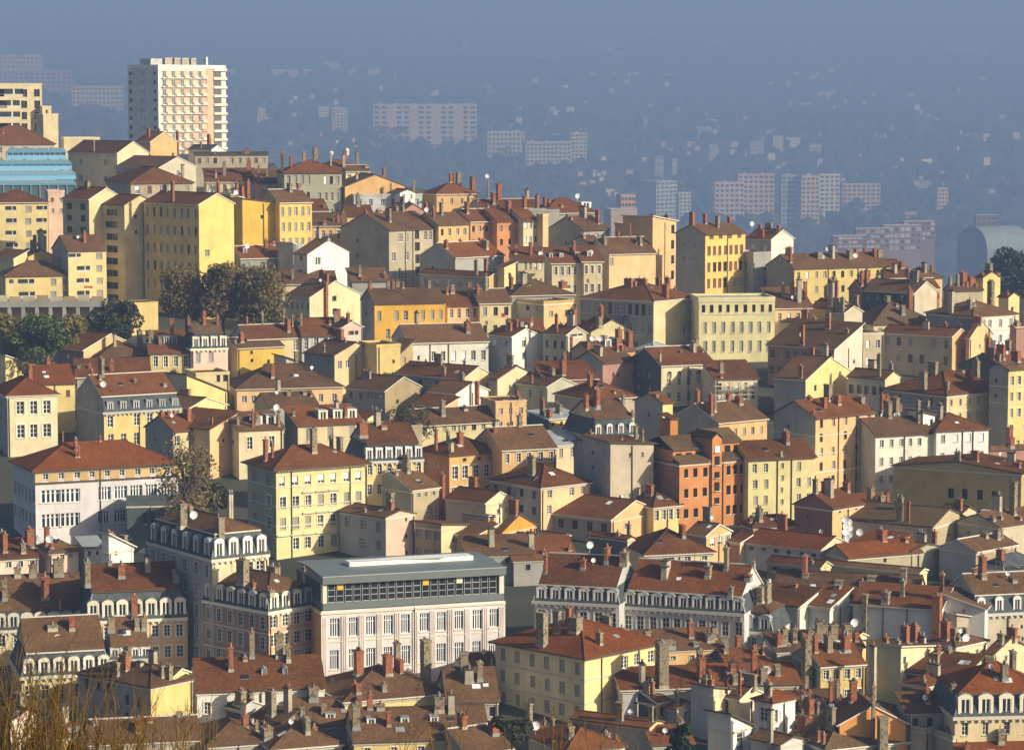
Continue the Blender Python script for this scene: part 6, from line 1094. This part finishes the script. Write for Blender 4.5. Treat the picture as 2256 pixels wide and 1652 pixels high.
FB('ochre hazy tower in the middle of the twin towers', 1756, 1766, 1806, 388, 500, 1830, 18, 'pe', 11, 4, plant=1)
FB('pale hazy tower right of the twin towers with balcony stacks', 1800, 1806, 1850, 384, 480, 1840, 20, 'cr', 10, 4)
FB('lower pale hazy block right of the twin towers', 1850, 1856, 1940, 405, 470, 1850, 12, 'dp', 7, 8)
FB('lone orange hazy tower with jagged balconies near the right edge', 2062, 2066, 2089, 414, 475, 1800, 22, 'pe', 7, 3)
FB('small orange block beneath the lone hazy orange tower', 1990, 1994, 2020, 468, 490, 1750, 12, 'dp', 2, 4, slabs=False)
FB('ochre hazy block with windows just beyond the central skyline roofs', 1330, 1346, 1404, 462, 520, 1250, 16, 'dp', 4, 8, slabs=False, colw='c')
FB('small ochre house block left of the grey green tower, in haze', 1358, 1368, 1400, 430, 470, 1500, 20, 'dp', 3, 4, slabs=False)
for i, (xa, xb, yt, yb) in enumerate(((1830, 1910, 520, 556), (1880, 1960, 504, 548), (1940, 2030, 497, 552), (1985, 2060, 488, 530))):
    FB('brick red stepped terrace block in the haze before the barrel roofed hall', xa, xa + 6, xb, yt, yb, 1480 + i * 40, 18, 'rd', 4, 7, group='brick red terrace blocks in the haze', colw='dc')
FB('brick red low block behind the barrel roofed hall at the right edge', 2145, 2150, 2196, 474, 510, 1640, 12, 'rd', 3, 4, slabs=False)
FB('pale long building on the far horizon right, faint in haze', 2084, 2090, 2180, 103, 126, 3600, 6, 'bg', 2, 8, slabs=False, k='building')
FB('faint slim tower at the end of the pale long building on the horizon', 2182, 2184, 2200, 76, 118, 3600, 8, 'bg', 5, 2, slabs=False)
for px_, py_, w_, h_, c_ in ((1650, 312, 34, 28, 'bg'), (1700, 300, 26, 34, 'cr'), (1780, 318, 30, 26, 'dp'), (1560, 318, 20, 40, 'bg'), (1440, 345, 22, 44, 'gy'), (1478, 350, 14, 40, 'lg'), (1885, 405, 50, 26, 'gy'), (2010, 400, 40, 30, 'bg'), (1530, 280, 36, 24, 'lg'), (1400, 260, 26, 20, 'lg')):
    FB('faint apartment block almost dissolved in the haze on the far right slope', px_, px_ + 3, px_ + w_, py_, py_ + h_, 3000, 12, c_, max(3, int(h_ / 6)), 5, group='faint apartment blocks on the far right slope', slabs=False, colw='dc')
for i, (xa, xb, yt, yb) in enumerate(((500, 518, 154, 166), (592, 656, 154, 170), (668, 700, 154, 172), (765, 792, 154, 166), (800, 838, 153, 165), (856, 872, 160, 170), (706, 746, 138, 156), (1290, 1362, 92, 112), (1016, 1030, 96, 116), (1350, 1380, 114, 128), (1550, 1582, 84, 108), (1150, 1226, 122, 138), (1042, 1080, 190, 206), (1428, 1450, 70, 84))):
    D = 3300 + (i > 5) * 300
    FB('faint cream building low in the haze along the far left plateau' if i < 6 else 'very faint pale building near the hazy horizon', xa, xa + 2, xb, yt, yb, D, 8, 'pe' if i < 6 else 'bg', 2, 5, group='faint buildings along the hazy horizon', slabs=False, k='building', colw='c')
# small houses half lost on the far hillside
FH = [(605, 188, 12, 10), (700, 205, 18, 8), (1088, 208, 26, 20), (1070, 190, 12, 14), (960, 205, 16, 12), (840, 195, 7, 12), (815, 292, 18, 14), (875, 315, 18, 12), (830, 320, 28, 12), (852, 335, 14, 12), (938, 316, 9, 10), (745, 200, 20, 8), (955, 208, 10, 8),
      (1147, 242, 16, 14), (1207, 214, 9, 13), (1219, 243, 14, 20), (1258, 241, 22, 12), (1286, 213, 8, 10), (1293, 226, 16, 7), (1144, 266, 14, 18), (1272, 272, 14, 6), (1328, 150, 12, 7), (1432, 290, 8, 8), (1462, 318, 12, 14), (1478, 340, 6, 22), (1522, 318, 18, 14), (1570, 270, 26, 18), (1553, 298, 30, 24), (1634, 195, 18, 14), (1575, 178, 26, 14), (1606, 178, 8, 7),
      (1568, 332, 12, 30), (1636, 340, 26, 14), (1684, 308, 14, 18), (1748, 312, 32, 26), (1795, 312, 24, 14), (1702, 345, 22, 18), (1808, 358, 14, 20), (1820, 208, 34, 16), (1800, 165, 6, 7), (1870, 183, 14, 8), (2022, 236, 14, 14), (2066, 266, 12, 8), (2176, 302, 20, 20), (2240, 298, 16, 16), (2176, 355, 18, 22), (2045, 358, 28, 22), (2080, 384, 30, 10), (1972, 380, 24, 14), (1988, 352, 10, 8), (1840, 240, 12, 8), (1716, 370, 12, 10), (1776, 230, 30, 8), (2050, 188, 16, 10), (1476, 168, 18, 10), (1470, 186, 12, 14), (1650, 330, 10, 10), (1312, 382, 12, 16), (1280, 384, 14, 12), (1420, 352, 10, 10), (1190, 268, 10, 7), (1345, 424, 20, 18), (1600, 480, 14, 12), (1690, 440, 16, 14), (1700, 478, 20, 16), (2130, 390, 12, 10), (2210, 392, 10, 8), (1930, 300, 12, 10), (1890, 330, 14, 10)]
_r = random.Random(21)
FH += [(_r.uniform(1150, 2250), 150 + 290 * _r.random(), _r.uniform(7, 17), _r.uniform(7, 13)) for _ in range(140)]
FH += [(_r.uniform(500, 1250), 180 + 150 * _r.random(), _r.uniform(7, 15), _r.uniform(6, 11)) for _ in range(55)]
FHL = {'pe': 'small peach coloured house half faded by haze on the far wooded hillside', 'cr': 'small cream house half faded by haze on the far wooded hillside', 'dp': 'small orange brown house half faded by haze on the far wooded hillside', 'lg': 'small whitish house half faded by haze on the far wooded hillside', 'pk': 'small pink house half faded by haze on the far wooded hillside'}
for i, (px, py, w, h) in enumerate(FH):
    D = ground_hit(px, py + h / 2); m_ = D / F; cx, cy, cz = unproj(px - w / 2, py + h / 2, D)
    cz = min(cz, ground_z(cx, cy))
    col = ('pe', 'cr', 'lg', 'dp', 'pk')[i % 5]
    r = empty('far_house', (cx, cy, cz), math.radians(RND.uniform(10, 45))); tag(r, FHL[col], 'far_house', 'small houses faded by haze on the far slope')
    W, H = w * m_, h * m_ * .75 + 3; Dd = min(W, 11)
    mb = MB(); mb.box((0, 0, -5), (W, Dd, H), wallmat(col)); mb.poly([(0, 0, H), (0, Dd, H), (0, Dd / 2, H + Dd * .25)], wallmat(col)); mb.poly([(W, 0, H), (W, Dd, H), (W, Dd / 2, H + Dd * .25)], wallmat(col)); mb.build('wall', r)
    mb = MB(); mb.solid([[(-.5, -.5, H - .2), (W + .5, -.5, H - .2), (W + .5, Dd / 2, H + Dd * .25), (-.5, Dd / 2, H + Dd * .25)], [(-.5, Dd / 2, H + Dd * .25), (W + .5, Dd / 2, H + Dd * .25), (W + .5, Dd + .5, H - .2), (-.5, Dd + .5, H - .2)]], .25, roofmat('r'), M_fas); mb.build('roof', r)
    for j in range(2):
        for q in range(max(1, int(W / 5))): inst('window', UW['d'], r, (W * (q + .5) / max(1, int(W / 5)) - .7, -.1, .5 + j * H * .5), 0, (1.4, 1, 1.6))
# barrel roofed glass hall
hx, hy, hz_ = unproj(2108, 578, 4200); m_ = 4200 / F
hall = empty('glass_hall', (hx, hy, hz_), math.radians(-55)); tag(hall, 'large grey barrel roofed glass hall with ribs, hazy at the right edge', 'hall')
Rr, Ln, zs = 31.0, 84.0, 22.0
sk = plain('hazy_glass_roof', (.24, .27, .24), .7); mb = MB(); n = 14
A = [(Rr - Rr * cos(pi * i / n), zs + Rr * 1.0 * sin(pi * i / n)) for i in range(n + 1)]
for (a, za), (c, zc) in zip(A, A[1:]): mb.poly([(a, 0, za), (c, 0, zc), (c, Ln, zc), (a, Ln, za)], sk)
mb.build('barrel_roof', hall)
mb = MB(); mb.poly([(A[0][0], .1, -60)] + [(x, .1, z) for x, z in A] + [(A[-1][0], .1, -60)], plain('dark_gable_glass', (.06, .08, .09), .3)); mb.build('end_wall', hall); mb = MB(); mb.poly([(A[0][0], Ln, -60)] + [(x, Ln, z) for x, z in A] + [(A[-1][0], Ln, -60)], sk); mb.build('end_wall', hall)
mb = MB(); mb.box((0, .1, -60), (.2, Ln, zs), sk); mb.box((2 * Rr - .2, .1, -60), (2 * Rr, Ln, zs), sk); mb.build('side_wall', hall)
for k_ in range(8):
    mb = MB(); y = Ln * k_ / 7
    for (a, za), (c, zc) in zip(A, A[1:]):
        mb.poly([(a, y - .25, za + .3), (c, y - .25, zc + .3), (c, y + .25, zc + .3), (a, y + .25, za + .3)], M_steel); mb.poly([(a, y - .25, za), (c, y - .25, zc), (c, y - .25, zc + .3), (a, y - .25, za + .3)], M_steel)
    mb.build('rib', hall)
# ------------------------------------------------------------------ vegetation
def leafmat(name, cols, transl=.15):
    m, nt, b = newmat(name); N, L = nt.nodes, nt.links
    g = N.new('ShaderNodeNewGeometry'); cr = N.new('ShaderNodeValToRGB')
    el = cr.color_ramp.elements
    el[0].color = tuple(cols[0]) + (1,); el[1].color = tuple(cols[-1]) + (1,)
    for i, c in enumerate(cols[1:-1]): e = el.new((i + 1) / (len(cols) - 1)); e.color = tuple(c) + (1,)
    L.new(g.outputs['Random Per Island'], cr.inputs['Fac']); L.new(cr.outputs['Color'], b.inputs['Base Color'])
    b.inputs['Roughness'].default_value = .8; b.inputs['Specular IOR Level'].default_value = .1
    return m
LF_brown = leafmat('leaves_autumn_brown', [(.12, .10, .045), (.18, .138, .055), (.24, .165, .065), (.15, .13, .05)])
LF_green = leafmat('leaves_green', [(.05, .085, .03), (.085, .12, .04), (.13, .15, .05)])
LF_yelg = leafmat('leaves_yellow_green', [(.12, .12, .035), (.19, .17, .05), (.25, .19, .06)])
LF_dark = leafmat('leaves_dark_evergreen', [(.025, .036, .022), (.045, .056, .03), (.08, .08, .04)])
LF_olive = leafmat('leaves_olive', [(.04, .045, .02), (.07, .07, .03), (.10, .085, .035)])
M_bark = plaster('bark', (.10, .075, .055), .95, .4, 2)
def tree(label, px, pyb, D, hp, wp, leaf, n=2600, lobes=16, size=.5, name='tree', sparse=.0, group=None, trunk=.25):
    D = ground_hit(px, pyb) - 50 if D > 2000 else D; m_ = D / F; bx, by, bz = unproj(px, pyb, D); bz = min(bz, ground_z(bx, by)) if D > 1200 else bz
    Hh = zat(pyb - hp, D) - zat(pyb, D); Wd = wp * m_
    rnd = random.Random(int(px * 31 + pyb)); r = empty(name, (bx, by, bz)); tag(r, label, 'tree', group)
    mb = MB(); tips = []
    tr = max(.12, Hh * .022)
    mb.tube([(0, 0, -8), (rnd.uniform(-.2, .2), 0, Hh * trunk), (rnd.uniform(-.5, .5), .2, Hh * .6), (0, 0, Hh * .85)], [tr * 1.3, tr, tr * .6, tr * .2], M_bark, 6)
    L_ = []
    for i in range(lobes):
        a = rnd.uniform(0, 2 * pi); zz = rnd.uniform(trunk + .05, .95); rr = (1 - abs(zz - .55) / .55 * .55) * Wd / 2 * rnd.uniform(.35, .95)
        c = (rr * cos(a), rr * sin(a), zz * Hh); L_.append((c, rnd.uniform(.14, .26) * min(Wd, Hh)))
        s = (0, 0, max(Hh * trunk * .8, zz * Hh * rnd.uniform(.5, .75)))
        mid = ((s[0] + c[0]) * .55, (s[1] + c[1]) * .55, (s[2] + c[2]) * .5 + .3)
        mb.tube([s, mid, c], [tr * .5, tr * .3, tr * .08], M_bark, 4)
        for k in range(3):
            e = (c[0] + rnd.gauss(0, 1) * L_[-1][1] * .7, c[1] + rnd.gauss(0, 1) * L_[-1][1] * .7, c[2] + rnd.uniform(-.3, 1) * L_[-1][1] * .8)
            mb.tube([c, e], [tr * .12, tr * .03], M_bark, 3)
    mb.build('trunk', r)
    mb = MB(); mb.mi(leaf)
    for i in range(n):
        c, R = L_[i % lobes]
        while True:
            d = [rnd.uniform(-1, 1) for _ in range(3)]
            q = math.sqrt(sum(v * v for v in d))
            if .25 < q < 1: break
        f = R * (q ** .4 if not sparse else rnd.uniform(.3, 1.3)) / q
        p = (c[0] + d[0] * f, c[1] + d[1] * f, c[2] + d[2] * f * .85)
        s = size * rnd.uniform(.5, 1.2)
        u = [rnd.gauss(0, 1) for _ in range(3)]; v = [rnd.gauss(0, 1) for _ in range(3)]
        lu = math.sqrt(sum(k * k for k in u)); lv = math.sqrt(sum(k * k for k in v))
        u = [k * s / lu for k in u]; v = [k * s * .6 / lv for k in v]
        mb.poly([tuple(p[k] - u[k] for k in range(3)), tuple(p[k] + v[k] for k in range(3)), tuple(p[k] + u[k] for k in range(3)), tuple(p[k] - v[k] for k in range(3))], leaf)
    mb.build('crown', r)
    return r
tree('tall brown autumn tree nearest the big yellow tenement, left of its two companions', 410, 735, 655, 140, 110, LF_brown, 13000, 60, .38)
tree('tallest brown autumn tree in the middle of the group below the yellow tenements', 492, 735, 652, 150, 100, LF_brown, 13000, 60, .38)
tree('wide brown autumn tree at the right end of the group, before the white gabled house', 575, 735, 650, 140, 115, LF_brown, 13000, 60, .38)
tree('yellowing green tree at the left edge below the garden terrace', 8, 830, 622, 130, 90, LF_yelg, 3600, 18, .5)
tree('big round dark green tree below the garden terrace', 82, 825, 612, 126, 110, LF_green, 4600, 22, .5)
tree('yellow green tree between the round green tree and the bushy dark one', 148, 800, 632, 104, 80, LF_yelg, 3000, 16, .5)
tree('bushy dark tree rising past the end of the garden terrace', 258, 770, 640, 105, 120, LF_dark, 4200, 20, .5)
tree('low yellow green shrub tree under the round green tree at the left', 90, 850, 604, 50, 110, LF_yelg, 2000, 12, .4)
tree('leafy brown tree with thin foliage standing against the white and ochre school', 412, 1190, 470, 215, 150, LF_brown, 3000, 34, .34, sparse=1, trunk=.15)
tree('dark evergreen behind the thin brown tree, beside the cream tenement', 470, 1150, 482, 80, 70, LF_dark, 2200, 14, .4)
tree('small olive tree nearly leafless above the long low ochre house', 905, 985, 556, 95, 110, LF_olive, 1500, 20, .3, sparse=1)
tree('dark ivy covered tree clump at the foot of the yellow corner house', 1125, 1650, 368, 75, 90, LF_dark, 1800, 12, .35)
tree('dark evergreen bush in the gap left of the cream gable house at the bottom', 1500, 1680, 356, 80, 70, LF_dark, 1800, 12, .35)
tree('dark tree mass at the right edge in front of the barrel roofed hall', 2235, 715, 1000, 165, 110, LF_dark, 4000, 26, 1.0)
tree('second dark hazy tree left of the barrel roofed hall', 2185, 712, 1040, 105, 80, LF_dark, 2600, 18, 1.0)
for i, (px, py, h, w) in enumerate(((120, 270, 95, 28), (140, 268, 78, 26), (182, 262, 65, 22), (234, 268, 58, 18), (205, 280, 60, 50), (240, 285, 50, 40), (165, 285, 60, 46), (18, 185, 22, 8))):
    tree('dark conifer or bare tree standing in haze before the reddish slab blocks', px, py + 25, 2300 + 60 * i, h, w, LF_dark, 700, 10, 2.4, 'tree', group='dark hazy trees before the slab blocks', trunk=.1)
for i, (px, py, h, w) in enumerate(((830, 320, 60, 60), (860, 320, 66, 60), (895, 322, 58, 50), (975, 322, 36, 50), (1005, 330, 50, 40), (1110, 352, 40, 60), (1040, 345, 45, 50), (1240, 375, 30, 60), (1180, 385, 40, 60))):
    tree('broad dark tree standing in haze before the far cream slabs', px, py + 12, 2950, h, w, LF_dark, 500, 10, 3.2, 'tree', group='dark hazy trees before the far slabs', trunk=.1)
# far woods: one unbroken mass of crowns in the haze
import bmesh
def far_woods():
    rnd = random.Random(3); bm = bmesh.new(); bmesh.ops.create_icosphere(bm, subdivisions=1, radius=1)
    V = [v.co.copy() for v in bm.verts]; Fc = [tuple(v.index for v in f.verts) for f in bm.faces]; bm.free()
    verts, faces = [], []; cnt = 0
    while cnt < 9500:
        Y = 3200 + (rnd.random() ** 1.3) * 17500; u = rnd.uniform(-.205, .205); X = u * Y
        dens = sin(X / 160 + 2) + sin(Y / 210 + X / 300) + rnd.uniform(-1.6, 2.6)
        if dens < .1: continue
        z = ground_z(X, Y); s = rnd.uniform(8, 18) * (1 + (Y - 3200) / 17000); cnt += 1
        k = len(verts); sx, sy, sz = s * rnd.uniform(.8, 1.3), s * rnd.uniform(.8, 1.3), s * rnd.uniform(.7, 1.2)
        for v in V:
            j = rnd.uniform(.72, 1.22); verts.append((X + v.x * sx * j, Y + v.y * sy * j, z + sz * .55 + v.z * sz * j))
        faces += [tuple(k + q for q in f) for f in Fc]
    me = bpy.data.meshes.new('woodland'); me.from_pydata(verts, [], faces); me.materials.append(LF_wood)
    o = bpy.data.objects.new('woodland', me); C.objects.link(o); tag(o, 'dark woodland covering the far hillside in the haze', 'woodland', kind='stuff')
LF_wood = leafmat('far_foliage', [(.018, .030, .014), (.035, .045, .02), (.07, .06, .025), (.03, .05, .02)])
far_woods()
# bare twigs in the foreground, lower left, growing from the viewer's own slope
def shrub(label, px0, px1, D, ytop, n, seed, col, pyb=1730):
    rnd = random.Random(seed); cx, cy, cz = unproj((px0 + px1) / 2, pyb, D); gz = ground_z(cx, cy)
    r = empty('bare_shrub', (cx, cy, gz)); tag(r, label, 'shrub')
    mt = M_twig
    mb = MB(); m_ = D / F
    z_b = zat(1690, D) - gz
    for i in range(7):
        a = rnd.uniform(-1, 1) * (px1 - px0) / 2 * m_ * .75
        mb.tube([(a * .15, rnd.uniform(-.2, .2), -.3), (a * .6, rnd.uniform(-.3, .3), z_b * .55), (a, rnd.uniform(-.4, .4), z_b)], [.05, .035, .016], mt, 5)
    mb.build('stem', r)
    mb = MB()
    for i in range(n):
        f = rnd.random(); x = ((px0 + (px1 - px0) * f) - (px0 + px1) / 2) * m_
        top = (ytop + (1690 - ytop) * (rnd.random() ** .8) * .75 + (f * 150 if seed == 5 else 0))
        h = zat(min(top, 1660), D) - gz - z_b + .25
        y = rnd.uniform(-.8, .8); lean = rnd.gauss(.03, .2)
        z0 = z_b - .45
        pts = [(x, y, z0), (x + lean * h * .4, y, z0 + h * .5 + .1), (x + lean * h + rnd.gauss(0, .02), y, z0 + h + .2)]
        w = rnd.uniform(.005, .010)
        mb.tube(pts, [w, w * .75, w * .3], mt, 4)
        for k in range(rnd.randint(4, 9)):
            t_ = rnd.uniform(.15, .95); p = tuple(pts[0][q] + (pts[2][q] - pts[0][q]) * t_ for q in range(3))
            sgn = rnd.choice((-1, 1)); l = rnd.uniform(.05, .28) * max(h, .5)
            mb.tube([p, (p[0] + sgn * l * .45, p[1] + rnd.uniform(-.1, .1), p[2] + l * .8)], [w * .55, w * .2], mt, 3)
    mb.build('twig', r)
M_twig = plaster('twig_bark', (.19, .115, .032), .8, .35, 3)
shrub('thicket of bare yellow brown twigs in the lower left corner, nearest the viewer', -60, 330, 34, 1330, 300, 5, 0)
shrub('sparse bare twigs at the bottom edge left of the centre', 300, 470, 36, 1530, 60, 6, 0)
shrub('few thin bare twigs at the bottom edge right of the zinc hooded dormers', 850, 1010, 37, 1500, 12, 8, 0)
shrub('thin bare twigs at the bottom edge below the yellow corner house', 1120, 1420, 38, 1540, 30, 9, 0)
# ================================================================== ground, air, light, camera
def terrain():
    ys = list(range(-120, 330, 30)) + list(range(330, 1400, 25)) + list(range(1400, 3000, 80)) + list(range(3000, 24600, 200))
    us = [i / 40 for i in range(-40, 41)]
    verts, faces = [], []
    for Y in ys:
        half = 260 + max(Y, 0) * .42
        for u in us:
            X = u * half; verts.append((X, Y, ground_z(X, Y)))
    n = len(us)
    for j in range(len(ys) - 1):
        for i in range(n - 1): faces.append((j * n + i, j * n + i + 1, (j + 1) * n + i + 1, (j + 1) * n + i))
    me = bpy.data.meshes.new('terrain'); me.from_pydata(verts, [], faces)
    m, nt, b = newmat('town_ground'); N, L = nt.nodes, nt.links
    tc = N.new('ShaderNodeTexCoord'); n1 = N.new('ShaderNodeTexNoise'); n1.inputs['Scale'].default_value = .02; n1.inputs['Detail'].default_value = 6
    L.new(tc.outputs['Object'], n1.inputs['Vector']); cr = N.new('ShaderNodeValToRGB'); e = cr.color_ramp.elements
    e[0].position = .38; e[1].position = .62; e[0].color = (.028, .036, .02, 1); e[1].color = (.075, .068, .05, 1)
    L.new(n1.outputs['Fac'], cr.inputs['Fac']); L.new(cr.outputs['Color'], b.inputs['Base Color']); b.inputs['Roughness'].default_value = .95
    me.materials.append(m)
    o = bpy.data.objects.new('terrain', me); C.objects.link(o); o['kind'] = 'structure'
    return min(v[2] for v in verts)
zmin = terrain()
mb = MB(); hz = bpy.data.materials.new('haze_air'); hz.use_nodes = True
nt = hz.node_tree; nt.nodes.remove(nt.nodes['Principled BSDF'])
pv = nt.nodes.new('ShaderNodeVolumePrincipled'); nt.links.new(pv.outputs[0], nt.nodes['Material Output'].inputs['Volume'])
pv.inputs['Density'].default_value = HAZE_D; pv.inputs['Color'].default_value = HAZE_C + (1,); pv.inputs['Anisotropy'].default_value = 0.0
mb.box((-11500, -220, zmin - 1), (11500, 25000, 640), hz)
o = mb.build('haze'); o['kind'] = 'stuff'; o['label'] = 'pale blue autumn haze filling the air over the whole town'; o['category'] = 'haze'

sc = bpy.context.scene
AZ, EL = math.radians(SUN_AZ), math.radians(SUN_EL)     # azimuth clockwise from the view direction (+Y)
w = bpy.data.worlds.new('World'); sc.world = w; w.use_nodes = True
nt = w.node_tree; bg = nt.nodes['Background']; sk = nt.nodes.new('ShaderNodeTexSky'); sk.sky_type = 'NISHITA'; sk.sun_disc = False
sk.sun_elevation = EL; sk.sun_rotation = AZ; sk.altitude = 200; sk.air_density = 1.0; sk.dust_density = 4.0; sk.ozone_density = .4
nt.links.new(sk.outputs[0], bg.inputs['Color']); bg.inputs['Strength'].default_value = SKY_S
sd = bpy.data.lights.new('sun', 'SUN'); sd.energy = SUN_E; sd.angle = math.radians(.5); sd.color = SUN_C
so = bpy.data.objects.new('sun', sd); C.objects.link(so)
from mathutils import Vector
d = Vector((sin(AZ) * cos(EL), cos(AZ) * cos(EL), sin(EL)))
so.rotation_euler = d.to_track_quat('Z', 'Y').to_euler(); so.location = (0, 0, 200)
cam = bpy.data.cameras.new('camera'); co = bpy.data.objects.new('camera', cam); C.objects.link(co)
cam.sensor_width = 36; cam.lens = 36 * F / 2256; cam.clip_start = .5; cam.clip_end = 60000
co.rotation_euler = (pi / 2 - PITCH, 0, 0)
cam.dof.use_dof = True; cam.dof.focus_distance = 560; cam.dof.aperture_fstop = cam.lens / 1000 / .010
sc.camera = co
sc.view_settings.view_transform = 'Standard'; sc.view_settings.look = 'None'; sc.view_settings.gamma = 1; sc.view_settings.exposure = EXPO
sc.cycles.use_denoising = True; sc.cycles.max_bounces = 5; sc.cycles.diffuse_bounces = 2; sc.cycles.glossy_bounces = 2; sc.cycles.volume_bounces = 0; sc.cycles.transparent_max_bounces = 6
sc.cycles.sample_clamp_indirect = 4
